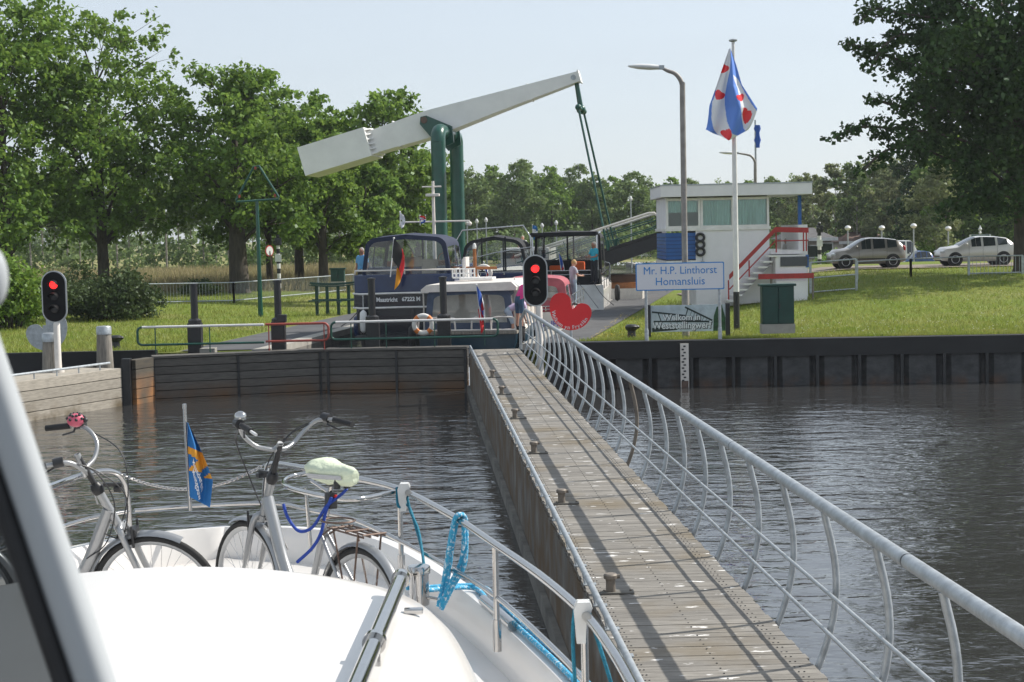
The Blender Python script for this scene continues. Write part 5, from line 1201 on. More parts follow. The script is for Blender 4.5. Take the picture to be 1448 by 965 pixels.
# --- picture banner
Y = 48.9; a, b = at(917, 450, Y), at(1029, 450, Y); wd = b.x - a.x
t = thing('welcome_banner', 'picture board reading Welkom in Weststellingwerf between two black posts', 'sign', (a.x, Y, 1.25))
z0, z1 = at(970, 469, Y).z - 1.25, at(970, 431.5, Y).z - 1.25
for x_ in (0, wd): w = MB(); w.box((x_, 0, (z1 + .02 - .1) / 2 + .02), (.13, .13, z1 + .1), bev=.01); w.build('post', 'black_paint', t)
w = MB(); w.box((wd / 2, 0, (z0 + z1) / 2), (wd - .12, .03, z1 - z0)); w.build('board', 'picture_sky', t)
u = lambda s_: .06 + s_ * (wd - .12); v = lambda s_: z0 + s_ * (z1 - z0)
w = MB()
def bar(p, q, th): 
    d = Vector((q[0] - p[0], 0, q[1] - p[1])); n_ = Vector((-d.z, 0, d.x)).normalized() * th / 2; P, Q = Vector((p[0], -.019, p[1])), Vector((q[0], -.019, q[1])); w.add([P - n_, Q - n_, Q + n_, P + n_], [(0, 1, 2, 3)])
bar((u(.02), v(.76)), (u(.46), v(.60)), .05); bar((u(.46), v(.92)), (u(.82), v(.40)), .05); bar((u(.10), v(.74)), (u(.14), v(.40)), .03); bar((u(.50), v(.88)), (u(.44), v(.34)), .03)
for k in range(7): bar((u(.55 + k * .04), v(.78 - k * .06)), (u(.50 + k * .045), v(.36)), .012)
bar((u(.04), v(.40)), (u(.78), v(.36)), .05); bar((u(.02), v(.08)), (u(.35), v(.14)), .12); bar((u(.35), v(.12)), (u(.8), v(.30)), .04); w.build('printed_bridge', 'picture_dark', t, fix=False)
w = MB(); w.add([Vector((u(a_), -.017, v(b_))) for a_, b_ in ((.83, .0), (.995, .0), (.995, .5), (.95, .98), (.88, .9), (.84, .55))], [(0, 1, 2, 3, 4, 5)]); w.build('printed_tree', 'picture_green', t, fix=False)
flat_letters(t, [('Welkom in', u(.42), v(.52), .25, .020, 1), ('Weststellingwerf', u(.42), v(.22), .285, .020, .90)], 'black_paint', 'letter_outline', y=-.022)
flat_letters(t, [('Welkom in', u(.415), v(.53), .25, .008, 1), ('Weststellingwerf', u(.415), v(.23), .285, .008, .90)], 'letters_white', y=-.026)
# --- heart shaped leaf signs
def heart(s_=1.0):
    P = [(1055, 452), (1049, 432), (1047, 405), (1030, 384), (1003, 377), (974, 386), (957, 410), (953, 447), (963, 490), (990, 525), (1030, 545), (1075, 543), (1115, 522), (1137, 488), (1140, 457), (1124, 434), (1098, 426), (1078, 432), (1064, 446)]
    Q = [Vector(((x - 1047) / 187 * s_, (463 - y) / 187 * s_, 0)) for x, y in P]; b_ = bez(Q + [Q[0]], 4)[:-1]; return [(p.x, p.y) for p in b_]
Y = 45.0; c = at(807, 441, Y)
t = thing('heart_sign', 'red heart shaped leaf sign reading Wolkom yn Fryslân on a thin post', 'sign', (c.x, Y, .2))
cz = c.z - .2
w = MB(); w.prism([(p, cz + q) for p, q in heart(s_=1.15)], -.012, .012, XZ()); w.build('board', 'sign_red', t)
txt = 'Wolkom yn Fryslân'; lm = MB(); tot = len(txt); rad = .455
wid = {'W': 1.35, 'm': 1.35, 'l': .5, ' ': .55, 'r': .75, 'F': .95, 'â': .95}
ws = [wid.get(ch, 1) for ch in txt]; S_ = sum(ws); acc = 0; a0, a1 = R(178), R(336)
for ch, wch in zip(txt, ws):
    a = a0 + (a1 - a0) * (acc + wch / 2) / S_; acc += wch
    if ch == ' ': continue
    V_, F_ = text_geo(ch, .150, .001); ro = a + math.pi / 2
    lm.add([Vector((rad * math.cos(a) * 1.05 + v.x * math.cos(ro) - v.y * math.sin(ro), -.018, cz + rad * math.sin(a) * .97 + v.x * math.sin(ro) + v.y * math.cos(ro))) for v in V_], F_)
lm.build('lettering', 'letters_white', t, fix=False)
w = MB(); w.tube([(0, .05, -1.0), (0, .05, cz)], .04, 10); w.build('post', 'galv', t, smooth=50)
Y = 46.2; c = at(66, 470, Y)
t = thing('heart_sign', 'grey back of a heart shaped leaf sign behind the left traffic light', 'sign', (c.x, Y, .2)); cz = c.z - .2
w = MB(); w.prism([(-p, cz + q) for p, q in heart(s_=1.17)], -.012, .012, XZ()); w.build('board', 'galv', t)
w = MB(); w.box((.06, -.04, cz / 2 - .1), (.30, .05, cz + .6)); w.build('post', 'galv', t)
# --- ship traffic lights
def traffic(label, px, py, Y, ztop_px, hoff, base_px, on, basez=.3):
    c = at(px, py, Y); x_ = at(base_px[0], base_px[1], Y).x
    t = thing('traffic_light', label, 'traffic light', (x_, Y, basez), 0, 'red lit ship traffic lights'); cz = c.z - basez; cx = c.x - x_
    hw_, hh_ = .34, .71
    w = MB(); w.prism([(cx + p, cz + q) for p, q in rrect(2 * hw_, 2 * hh_, hw_ * .99, 12)], -.03, .03, XZ()); w.build('rim', 'alu', t)
    w = MB(); w.prism([(cx + p, cz + q) for p, q in rrect(2 * hw_ - .07, 2 * hh_ - .07, hw_ * .9, 12)], -.045, -.028, XZ()); w.prism([(cx + p, cz + q) for p, q in rrect(.42, 1.2, .1)], .02, .22, XZ()); w.build('backboard', 'sign_black', t)
    for k, z_ in enumerate((.33, 0, -.33)):
        w = MB(); w.ball((cx, -.045, cz + z_), (.115, .04, .115), 20, 8); w.build('lens', 'lamp_red_on' if k == 0 else 'lamp_off', t, smooth=80)
        w = MB(); secs = []
        for yy, rr_ in ((-.04, .135), (-.16, .13), (-.26, .12)):
            secs.append([Vector((cx + rr_ * math.cos(R(a)), yy, cz + z_ + rr_ * math.sin(R(a)) - .02 * (yy < -.2))) for a in np.linspace(-5 + (yy < -.2) * 30, 185 - (yy < -.2) * 30, 14)])
        w.loft(secs); w.build('visor', 'sign_black', t, smooth=60)
    w = MB(); zt = cz - hh_ + .02
    w.tube([(0, .02, -1.2), (0, .02, zt - .05), (0, .02, zt)], [.095, .09, .07], 16); w.lathe([(.16, 0), (.16, .06), (.10, .10)], 16, (0, .02, -.02)); w.build('pole', 'cream_paint', t, smooth=50)
traffic('ship traffic light with bright red lamp at the end of the footbridge', 757, 397, 44.6, 0, 0, (763, 470), True)
traffic('ship traffic light with red lamp standing on the timber jetty at the left', 77, 420, 44.2, 0, 0, (81, 490), True, 1.05)
# --- street lamps
def lamp(label, base, ztop, arm, head_dir, s_=1.0, group=None, kind='cobra', z0=None):
    t = thing('street_lamp', label, 'street lamp', base, 0, group); H = ztop - base[2]
    w = MB(); pts = [Vector((0, 0, -.1)), Vector((0, 0, H - 1.1 * s_)), Vector((0, 0, H - .45 * s_)), Vector((head_dir * .18 * s_, 0, H - .12 * s_)), Vector((head_dir * .45 * s_, 0, H)), Vector((head_dir * arm, 0, H + .10 * s_))]
    pp_ = bez(pts, 4); n = len(pp_); w.tube(pp_, [.095 * s_ * (1 - .55 * i / n) for i in range(n)], 12)
    w.lathe([(.115 * s_, 0), (.115 * s_, 1.5), (.09 * s_, 1.6)], 12); w.lathe([(.09 * s_, 0), (.09 * s_, .06)], 12, (0, 0, H * .62)); w.build('pole', 'post_grey' if s_ == 1 else 'galv', t, smooth=50)
    w = MB(); q = Vector((head_dir * arm, 0, H + .10 * s_)); 
    secs = []
    for d, a_, b_ in ((-.02, .05, .05), (.1, .08, .07), (.35, .14, .09), (.7, .15, .08), (.95, .08, .04), (1.02, .01, .01)):
        secs.append([q + Vector((head_dir * d * s_, a_ * s_ * math.cos(r_), b_ * s_ * math.sin(r_) + .06 * d * s_)) for r_ in np.linspace(0, 6.28, 14, endpoint=False)])
    w.loft(secs, closed=True, cap=True); w.build('lamp_head', 'fender_white', t, smooth=70)
    w = MB(); w.box(q, (.16 * s_, .14 * s_, .12 * s_)); w.build('clamp', 'galv', t)
    return t
p = at(970, 470, 49.5); lamp('tall street lamp with curved arm left of the flagpole', (p.x, 49.5, 1.25), at(950, 100, 49.5).z, .62, -1)
p = at(1069, 340, 92); lamp('distant street lamp showing above the lock office roof', (p.x, 92, 2.0), at(1060, 219, 92).z, 1.0, -1, 1.0)
p = at(602, 345, 118); lamp('slim street lamp behind the green bridge pillars', (p.x, 118, 1.3), at(608, 243, 118).z, .6, 1, .8)
# --- flagpole with regional flag
Y = 53.0; p = at(1041.5, 440, Y); pt = at(1031.5, 60, Y)
t = thing('flagpole', 'tall white flagpole with black foot beside the lock office', 'flagpole', (p.x, Y, gz(p.x, Y)))
zt = pt.z - gz(p.x, Y)
w = MB(); w.tube([(0, 0, 1.2), (0, 0, zt * .6), (0, 0, zt)], [.095, .08, .05], 16); w.build('mast', 'white_paint', t, smooth=50)
w = MB(); w.tube([(0, 0, -.1), (0, 0, 1.25)], .10, 16); w.box((-.02, -.1, .55), (.06, .04, 1.1)); w.build('foot', 'black_paint', t, smooth=50)
w = MB(); w.lathe([(.04, 0), (.13, .03), (.14, .07), (.05, .11), (0, .12)], 16, (0, 0, zt)); w.build('finial', 'galv', t, smooth=50)
FO = Vector((p.x, Y, pt.z))
edL = [(1031, 69), (1022, 95), (1013, 122), (1003, 150), (997.5, 183)]; edR = [(1033, 69), (1041, 92), (1049, 120), (1071, 154), (1053, 186)]
bot = [(997.5, 183), (1012, 189), (1024, 193), (1040, 199), (1047, 193), (1053, 186)]
def ffn(u, v):
    L, Rr = poly(edL, v), poly(edR, v); x, y = lerp(L[0], Rr[0], u), lerp(L[1], Rr[1], u)
    if v > .75:
        b_ = poly(bot, u); f = (v - .75) / .25; y = lerp(y, y + (b_[1] - lerp(L[1], Rr[1], u)) * 1.0, f)
    d = (.10 * math.sin(u * 15 + v * 3) + .22 * math.sin(u * 5.5 + 1) ) * min(1, v * 1.6)
    return at(x, y, Y - .12 + d) - FO
def pxof(u, v):
    L, Rr = poly(edL, v), poly(edR, v); return lerp(L[0], Rr[0], u), lerp(L[1], Rr[1], u)
def interp(tab, y):
    if y <= tab[0][0]: return tab[0][1]
    for (a, b), (c, d) in zip(tab[:-1], tab[1:]):
        if a <= y <= c: return b + (d - b) * (y - a) / (c - a)
    return tab[-1][1]
B1 = [(118, 1008), (130, 1013), (145, 1007), (160, 1006), (172, 1009), (182, 1015), (193, 1024)]
B2 = [(69, 1033), (85, 1033), (100, 1032), (118, 1028), (135, 1025), (150, 1025), (162, 1028), (172, 1035), (182, 1045), (190, 1056)]
B3 = [(69, 1033), (108, 1037), (113, 1038), (125, 1043), (140, 1046), (160, 1049), (172, 1052), (180, 1056)]
B4 = [(105, 1036), (113, 1044), (125, 1050), (140, 1058), (152, 1066), (160, 1074)]
def hrt(x, y, cx, cy, s_, rot):
    dx, dy = (x - cx) / s_, (y - cy) / s_; c_, s2 = math.cos(rot), math.sin(rot); X_, Y_ = dx * c_ + dy * s2, -dx * s2 + dy * c_
    Y_ = -Y_ ; return (X_ * X_ + (Y_ * 1.15 - abs(X_) * .55) ** 2) < 1
HE = [(1022.5, 98, 7.2, .5), (1016.5, 136, 7.4, .6), (1028, 178, 8.2, -.35), (1047.5, 139, 5.6, -.3), (1055.5, 160, 6.8, .35)]
def fcol(u, v):
    x, y = pxof(u, v)
    for i, (cx_, cy_, s_, ro) in enumerate(HE):
        if hrt(x, y, cx_, cy_, s_, ro): return 2
    if x < interp(B1, y) and y > 118: return 1
    if x < interp(B2, y): return 0
    if x < interp(B3, y): return 1
    if y > 105 and x > interp(B4, y): return 1
    return 0 if y > 105 else 1
cloth('flag', 'large blue and white regional flag with red leaf hearts on the tall flagpole', 'flag', FO, ffn, 90, 130, fcol, ['flag_white', 'flag_blue2', 'sign_red'])
# second, distant flagpole
p = at(1069, 262, 96); pt = at(1068, 170, 96)
t = thing('flagpole', 'distant thin flagpole with furled blue flag above the lock office roof', 'flagpole', (p.x, 96, 2))
w = MB(); w.tube([(0, 0, 0), (0, 0, pt.z - 2)], [.09, .05], 10); w.build('mast', 'galv', t); 
w = MB(); secs = []
for k in range(7):
    z = pt.z - 2 - .3 - k * .22; secs.append([Vector((.12 + (.16 + .05 * math.sin(k * 2)) * math.cos(a), .1 * math.sin(a), z)) for a in np.linspace(0, 6.28, 10, endpoint=False)])
w.loft(secs, closed=True, cap=True); w.build('furled_flag', 'flag_blue', t, smooth=60)
# --- triangle beacon mast
Y = 69; b0 = at(368.5, 446, Y); top = at(364, 285, Y); ax_, ay_ = at(361, 236, Y), None
t = thing('beacon_mast', 'green mast carrying an open triangle frame on the left lawn', 'beacon', (b0.x, Y, gz(b0.x, Y)))
o_ = Vector(t.location); w = MB(); w.tube([(0, 0, -.1), (0, 0, 1.2), (0, 0, top.z - o_.z)], [.11, .09, .07], 12); w.build('mast', 'green_paint', t, smooth=50)
w = MB(); P = [at(334, 286, Y) - o_, at(394, 282, Y) - o_, at(394, 279, Y) - o_, at(366, 235, Y) - o_, at(359, 236, Y) - o_, at(334, 283, Y) - o_]; w.tube(P, .05, 8, closed=True); w.build('triangle_frame', 'green_paint', t, smooth=30)
for px, py in ((338, 280), (389, 279), (361, 240)): w = MB(); w.lathe([(.05, 0), (.06, .12), (0, .15)], 8, at(px, py, Y) - o_); w.build('lamp_cup', 'railing_red', t)
# --- striped signal post and round sign
def striped(label, px, ytop, ybot, Y, r_, n, head):
    b0 = at(px, ybot, Y); z1 = at(px, ytop, Y).z; t = thing('signal_post', label, 'signal post', (b0.x, Y, b0.z), 0, None); H = z1 - b0.z
    for k in range(n): w = MB(); w.tube([(0, 0, H * k / n), (0, 0, H * (k + 1) / n)], r_ * (1 + .0 * k), 12); w.build('stripe', 'white_paint' if k % 2 == 0 else 'black_paint', t, smooth=50)
    w = MB(); w.box((.02, -.05, H + .12), (.36, .3, .42), bev=.04); w.tube([(-.1, -.2, H + .1), (-.14, -.36, H + .08)], .11, 10); w.ball((0, 0, H + .42), .11, 10, 6); w.build('signal_head', 'black_plastic', t); 
    w = MB(); w.box((0, -.1, H * .68), (.34, .05, .4)); w.build('number_plate', 'fender_white', t); return t
striped('black and white striped signal post on the left lawn', 395, 345, 408, 90, .10, 9, 0)
striped('black and white striped signal post with hooked lamp near the cafe', 1159, 327, 380, 96, .11, 8, 0)
p = at(387, 402, 86); t = thing('round_sign', 'small round white sign with red edge beside the striped signal post', 'sign', p)
H = at(382, 355, 86).z - p.z; w = MB(); w.tube([(0, 0, 0), (-.15, 0, H)], .03, 8); w.build('post', 'brown_metal', t)
w = MB(); w.lathe([(.30, -.01), (.30, .01)], 24, (-.17, 0, H), axis=(.8, -.6, 0)); w.build('rim', 'red_paint', t); w = MB(); w.lathe([(.24, .0), (.24, .018)], 24, (-.17, 0, H), axis=(.8, -.6, 0)); w.build('face', 'fender_white', t)
# --- cabinets, bollards, picnic table
def cabinet(label, px, y0, y1, Y, wd, dp, m):
    b0 = at(px, y0, Y); h_ = at(px, y1, Y).z - b0.z; t = thing('utility_cabinet', label, 'cabinet', b0)
    w = MB(); w.box((0, dp / 2, .10), (wd, dp, .28)); w.build('plinth', 'concrete', t)
    w = MB(); w.box((0, dp / 2, h_ / 2 + .10), (wd - .04, dp - .04, h_ - .22), bev=.01); w.build('body', m, t)
    for s_ in (-1, 1): w = MB(); w.box((s_ * wd * .235, -.0, h_ / 2 + .10), (wd * .44, .03, h_ - .32), bev=.008); w.build('door', m, t)
    w = MB(); w.box((0, dp / 2, h_ - .01), (wd + .08, dp + .08, .07), bev=.015); w.build('lid', m, t)
    w = MB(); w.box((.04, -.03, h_ * .55), (.03, .03, .16)); w.build('handle', 'black_plastic', t)
cabinet('green utility cabinet on a grey plinth right of the welcome banner', 1101, 470, 403, 47.9, .98, .45, 'green_dark')
cabinet('green utility cabinet behind the picnic table', 477.5, 405, 380, 82, .72, .5, 'green_dark')
def bollard(label, px, py, Y, s_=1.0):
    b0 = at(px, py, Y); b0.z = gz(b0.x, Y); t = thing('quay_bollard', label, 'bollard', b0, 0, 'black quay bollards')
    w = MB(); w.lathe([(.15 * s_, -.02), (.13 * s_, .12 * s_), (.12 * s_, .24 * s_), (.19 * s_, .30 * s_), (.20 * s_, .38 * s_), (.14 * s_, .44 * s_), (0, .45 * s_)], 16); w.ball((.12 * s_, 0, .36 * s_), (.14 * s_, .1 * s_, .07 * s_), 12, 6); w.build('head', 'black_paint', t, smooth=50)
    w = MB(); w.box((0, 0, 0), (.5 * s_, .5 * s_, .05)); w.build('base_plate', 'concrete_dark', t)
bollard('black bollard on the grass left of the name sign', 893, 468, 49.8); bollard('black bollard on the path behind the name sign', 949, 432, 62); bollard('black bollard on the left bank right of the timber posts', 164, 492, 50.0, 1.0)
def picnic():
    Y = 70.0; b0 = at(472, 440, Y); b0.z = gz(b0.x, Y); t = thing('picnic_table', 'dark green slatted picnic table with curved top on the left lawn', 'table', b0)
    s_ = Y / F; wd = 64 * s_; top = at(472, 405, Y).z - b0.z
    for k in range(7):
        w = MB(); y_ = -.36 + k * .12; z_ = top + .14 - .10 * (1 - ((k - 3) / 3) ** 2) * 0 - .12 * (abs(k - 3) / 3) ** 2
        w.loft([[Vector((x_, y_ - .045, z_ + .10 * ((x_ / wd * 2) ** 2) * .6)), Vector((x_, y_ + .045, z_ + .10 * ((x_ / wd * 2) ** 2) * .6)), Vector((x_, y_ + .045, z_ - .035 + .10 * ((x_ / wd * 2) ** 2) * .6)), Vector((x_, y_ - .045, z_ - .035 + .10 * ((x_ / wd * 2) ** 2) * .6))] for x_ in np.linspace(-wd / 2, wd / 2, 9)], closed=True, cap=True); w.build('top_slat', 'green_dark', t)
    for y_ in (-.62, .62): w = MB(); w.box((0, y_, top * .52), (wd * 1.02, .28, .05)); w.build('bench_plank', 'green_dark', t)
    for x_ in (-.72, -.25, .25, .72):
        w = MB(); w.box((x_ * .95, -.25, top / 2), (.13, .12, top + .05)); w.build('leg', 'green_dark', t)
    for x_ in (-.72, .25): w = MB(); w.box((x_ * .95, 0, top * .45), (.08, 1.4, .08)); w.build('cross_beam', 'green_dark', t)
picnic()
# --- fences
def fence(label, pts, h_, m, bars=True, rails=(1.0,), postgap=2.5, bargap=.16, hm=1.0):
    b0 = Vector(pts[0]); t = thing('fence', label, 'fence', b0)
    for i in range(len(pts) - 1):
        a, b = Vector(pts[i]) - b0, Vector(pts[i + 1]) - b0; L = (b - a).length
        for r_ in rails: w = MB(); w.tube([a + Vector((0, 0, h_ * r_)), b + Vector((0, 0, h_ * r_))], .03, 8); w.build('rail', m, t)
        n = max(1, int(L / postgap))
        for k in range(n + 1): w = MB(); q = a.lerp(b, k / n); w.box(q + Vector((0, 0, h_ / 2 - .05)), (.09, .09, h_ + .1)); w.build('post', m, t)
        if bars:
            w = MB(); k = 0
            while k * bargap < L: q = a.lerp(b, k * bargap / L); w.box(q + Vector((0, 0, h_ / 2)), (.014, .014, h_)); k += 1
            o = w.build('bars', m, t)
def gp(px, Y): p = at(px, 400, Y); return (p.x, Y, gz(p.x, Y))
fence('long low grey railing across the left lawn in front of the oaks', [gp(208, 78), gp(330, 80), gp(500, 96)], 1.0, 'galv', True, (1.0, .12), 4.5)
fence('grey two-rail fence joined to the right of the lock office', [gp(1146, 66), gp(1211, 66)], 1.25, 'galv', False, (1.0, .5, .04), 1.8)
fence('thin grey rail fence along the dyke in front of the parked cars', [gp(1212, 70), gp(1288, 71), gp(1370, 71.5)], .78, 'galv', False, (1.0,), 2.2)
fence('grey barred fence section beside the poplar trunk', [gp(1370, 71), gp(1446, 71)], .82, 'galv', True, (1.0, .1), 2.1, .17)
a, b = at(866, 363, 196), at(948, 362, 196); fence('white picket railing on the far quay beyond the lock', [(a.x, 196, 1.6), (b.x, 196, 1.6)], 1.0, 'fender_white', True, (1.0, .15), 3.0, .5)
fence('grey steel rail along the quay between the moored boats and lock office', [gp(905, 88), gp(943, 88)], .9, 'galv', False, (1.0, .5), 1.2)
# --- globe lamps, info sign
for k, (px, py, lab) in enumerate([(1199, 319, 'globe lamp left of the silver-beige car'), (1247, 319, 'globe lamp in front of the white van'), (1292, 316, 'globe lamp behind the right end of the white van'), (1341, 320, 'globe lamp left of the info sign')]):
    Y = 108; p = at(px, 350, Y); z1 = at(px, py, Y).z; z0 = gz(p.x, Y)
    if k == 0:
        g0 = thing('globe_lamp', lab, 'street lamp', (p.x, Y, z0), 0, 'white globe lamps at the car park'); w = MB(); w.tube([(0, 0, 0), (0, 0, 2.6)], .05, 8); w.build('pole', 'galv', g0); w = MB(); w.lathe([(.08, 0), (.19, .08), (.22, .15), (.15, .26), (0, .30)], 16, (0, 0, 2.6)); w.build('lamp_shade', 'fender_white', g0, smooth=50); HH = 2.9
        g0.scale = (1, 1, (z1 - z0) / HH)
    else: dup(g0, (p.x, Y, z0), None, lab, scale=(1, 1, (z1 - z0) / HH))
Y = 100; a = at(1386, 340, Y); z0 = gz(a.x, Y); t = thing('info_sign', 'white information board with green band on the lawn behind the silver car', 'sign', (a.x, Y, z0)); zt = at(1386, 334, Y).z - z0
w = MB(); w.box((0, 0, zt - .45), (1.3, .08, 1.1)); w.build('board', 'fender_white', t); w = MB(); w.box((0, -.05, zt), (1.1, .03, .16)); w.build('header_band', 'green_paint', t)
for x_ in (-.6, .6): w = MB(); w.tube([(x_, 0, 0), (x_, 0, zt)], .04, 8); w.build('post', 'galv', t)
w = MB(); w.lathe([(.03, 0), (.10, .12), (.05, .2), (.12, .34), (.04, .5), (0, .6)], 10, (0, 0, zt + .08)); w.build('finial', 'fender_white', t)
# --- far buildings
def house(label, px0, px1, ybase, yeave, yridge, Y, wall, roof, wins, depth=8, hip=True, name='house'):
    a, b = at(px0, ybase, Y), at(px1, ybase, Y); z0 = min(a.z, gz(a.x, Y)); W_ = b.x - a.x; he = at((px0 + px1) / 2, yeave, Y).z - z0; hr = at((px0 + px1) / 2, yridge, Y).z - z0
    t = thing(name, label, 'building', (a.x, Y, z0)); w = MB(); w.box((W_ / 2, depth / 2, he / 2), (W_, depth, he)); w.build('wall', wall, t)
    o_ = .5; ins = min(W_ * .25, 3) if hip else 0; w = MB(); V_ = [(-o_, -o_, he), (W_ + o_, -o_, he), (W_ + o_, depth + o_, he), (-o_, depth + o_, he), (ins, depth / 2, hr), (W_ - ins, depth / 2, hr)]
    w.add(V_, [(0, 1, 5, 4), (1, 2, 5), (2, 3, 4, 5), (3, 0, 4), (3, 2, 1, 0)]); w.build('roof', roof, t)
    w = MB(); w.box((W_ / 2, -o_, he - .05), (W_ + 2 * o_, .1, .3)); w.build('gutter', 'fender_white', t)
    for u_, ww, wh in wins:
        w = MB(); w.box((W_ * u_, -.05, he * .5), (ww + .2, .1, wh + .2)); f_ = w.build('window', 'fender_white', t); w = MB(); w.box((W_ * u_, -.09, he * .5), (ww, .06, wh)); w.build('pane', 'window_dark', f_)
    return t
house('low cafe with grey hipped roof right of the lock office', 1118, 1176, 356, 338, 322, 150, 'brick_pale', 'roof_grey', [(.3, 1.0, 1.0), (.55, 1.0, 1.0), (.85, 1.2, 1.4)])
house('low building with dark brown roof behind the beige car', 1192, 1262, 356, 342, 328, 165, 'brick_pale', 'roof_brown', [(.3, 1.4, 1), (.7, 1.4, 1)])
house('white low house behind the far quay railing', 914, 950, 366, 350, 338, 215, 'wall_white', 'roof_grey', [(.3, 1.1, 1.2), (.6, 1.1, 1.2)], hip=False)
# ================================================================== CARS
def car(label, px0, px1, ybase, Y, H, paint, kind='hatch', dir=1, name='parked_car', W_=1.66, cat='car'):
    a, b = at(px0, ybase, Y), at(px1, ybase, Y); Lr = b.x - a.x; zg = gz((a.x + b.x) / 2, Y) + .07
    t = thing(name, label, cat, ((a.x + b.x) / 2, Y, zg), 0 if dir > 0 else math.pi); L = Lr / 2; hw = W_ / 2
    # stations front(+x) to rear: x, zlow, zmid, belt, roof, wbelt, wroof
    if kind == 'hatch':
        st = [(1.0, .28, .42, .52, .54, .60, .50), (.97, .24, .48, .66, .70, .80, .66), (.86, .22, .52, .80, .87, .90, .74), (.66, .18, .52, .84, .90, .95, .80), (.52, .18, .53, .87, .95, .97, .82), (.20, .18, .54, .88, H - .12, .99, .80), (.08, .18, .54, .885, H - .03, 1, .76), (-.06, .18, .54, .89, H, 1, .77), (-.11, .18, .54, .89, H, 1, .77), (-.44, .18, .54, .92, H - .02, 1, .77), (-.49, .18, .54, .93, H - .03, 1, .76), (-.76, .20, .56, .97, H - .10, .98, .74), (-.88, .24, .58, .98, H - .24, .95, .70), (-.975, .28, .55, .93, .98, .88, .72), (-1.0, .34, .50, .66, .70, .80, .66)]
        side = {5, 6, 8, 10}; wsr = {4, 5}; rear = {12}; fx, rx = .63, -.64; wr = .30
    elif kind == 'van':
        st = [(1.0, .35, .5, .62, .7, .65, .5), (.97, .3, .6, .9, 1.0, .85, .7), (.84, .3, .65, 1.15, 1.25, .95, .8), (.58, .3, .7, 1.25, H - .25, 1, .82), (.45, .3, .7, 1.27, H - .02, 1, .86), (.2, .3, .7, 1.27, H, 1, .88), (.14, .3, .7, 1.27, H, 1, .88), (-.25, .3, .7, 1.27, H, 1, .88), (-.3, .3, .7, 1.27, H, 1, .88), (-.7, .3, .7, 1.27, H, 1, .88), (-.95, .3, .7, 1.27, H - .05, 1, .86), (-1.0, .35, .7, 1.2, H - .2, .95, .8)]
        side = {3, 4, 6, 8}; wsr = {2}; rear = set(); fx, rx = .62, -.60; wr = .33
    k_ = len(st)
    def sec(s_):
        x_, zl, zm, zb_, zr, wb, wr_ = s_; X_ = x_ * L
        return [Vector((X_, hw * .86, zl)), Vector((X_, hw * (.97 if abs(x_) < .96 else wb), zl + .1)), Vector((X_, hw * (1 if abs(x_) < .96 else wb), zm)), Vector((X_, hw * wb, zb_)), Vector((X_, hw * wr_, zr - .02)), Vector((X_, hw * wr_ * .7, zr + .015)), Vector((X_, 0, zr + .03))]
    S_ = [sec(s_) for s_ in st]; body = MB(); win = {'windscreen': MB(), 'rear_window': MB(), 'side': []}
    for i in range(k_ - 1):
        for k in range(6):
            for sy in (1, -1):
                q = [S_[i][k], S_[i + 1][k], S_[i + 1][k + 1], S_[i][k + 1]]; q = [Vector((p.x, p.y * sy, p.z)) for p in q]
                if k == 3 and i in side:
                    c = sum(q, Vector()) / 4; q2 = [c + (p - c) * .95 + Vector((0, .006 * sy, 0)) for p in q]; body.add(q, [(0, 1, 2, 3)]); wm = MB(); wm.add(q2, [(0, 1, 2, 3)]); win['side'].append(wm)
                elif k in (4, 5) and i in wsr: win['windscreen'].add(q, [(0, 1, 2, 3)])
                elif k in (4, 5) and i in rear: win['rear_window'].add(q, [(0, 1, 2, 3)])
                else: body.add(q, [(0, 1, 2, 3)])
    for e in (0, -1):
        half_ = S_[e]; body.add([Vector(p) for p in half_] + [Vector((p.x, -p.y, p.z)) for p in half_[::-1]], [tuple(range(14))])
    body.build('body', paint, t, smooth=38)
    if win['windscreen'].v: win['windscreen'].build('windscreen', 'car_glass', t, smooth=40)
    if win['rear_window'].v: win['rear_window'].build('rear_window', 'car_glass', t)
    for wm in win['side']: wm.build('side_window', 'car_glass', t, fix=False)
    for x_ in (fx, rx):
        for sy in (1, -1):
            c = Vector((x_ * L, sy * (hw - .10), wr)); w = MB(); w.lathe([(wr + .055, -.11), (wr + .055, .107)], 28, c, axis=(0, sy, 0)); w.build('wheel_arch', 'black_plastic', t)
            w = MB(); w.lathe([(wr * .62, -.09), (wr * .95, -.09), (wr, -.05), (wr, .09), (wr * .95, .125), (wr * .64, .125)], 26, c, axis=(0, sy, 0)); wh = w.build('wheel', 'tyre', t, smooth=50)
            w = MB(); w.lathe([(0, .115), (.06, .125), (.07, .11)], 12, c, axis=(0, sy, 0))
            for k in range(7):
                a_ = k * 2 * math.pi / 7; d = Vector((math.cos(a_), 0, math.sin(a_))); w.box(c + d * wr * .36 + Vector((0, sy * .112, 0)), (wr * .5, .02, .05), Matrix.Rotation(-a_, 3, 'Y'))
            w.tube([c + Vector((wr * .63 * math.cos(a_), sy * .118, wr * .63 * math.sin(a_))) for a_ in np.linspace(0, 6.28, 20, endpoint=False)], .018, 6, closed=True); w.build('rim', 'rim_silver', wh)
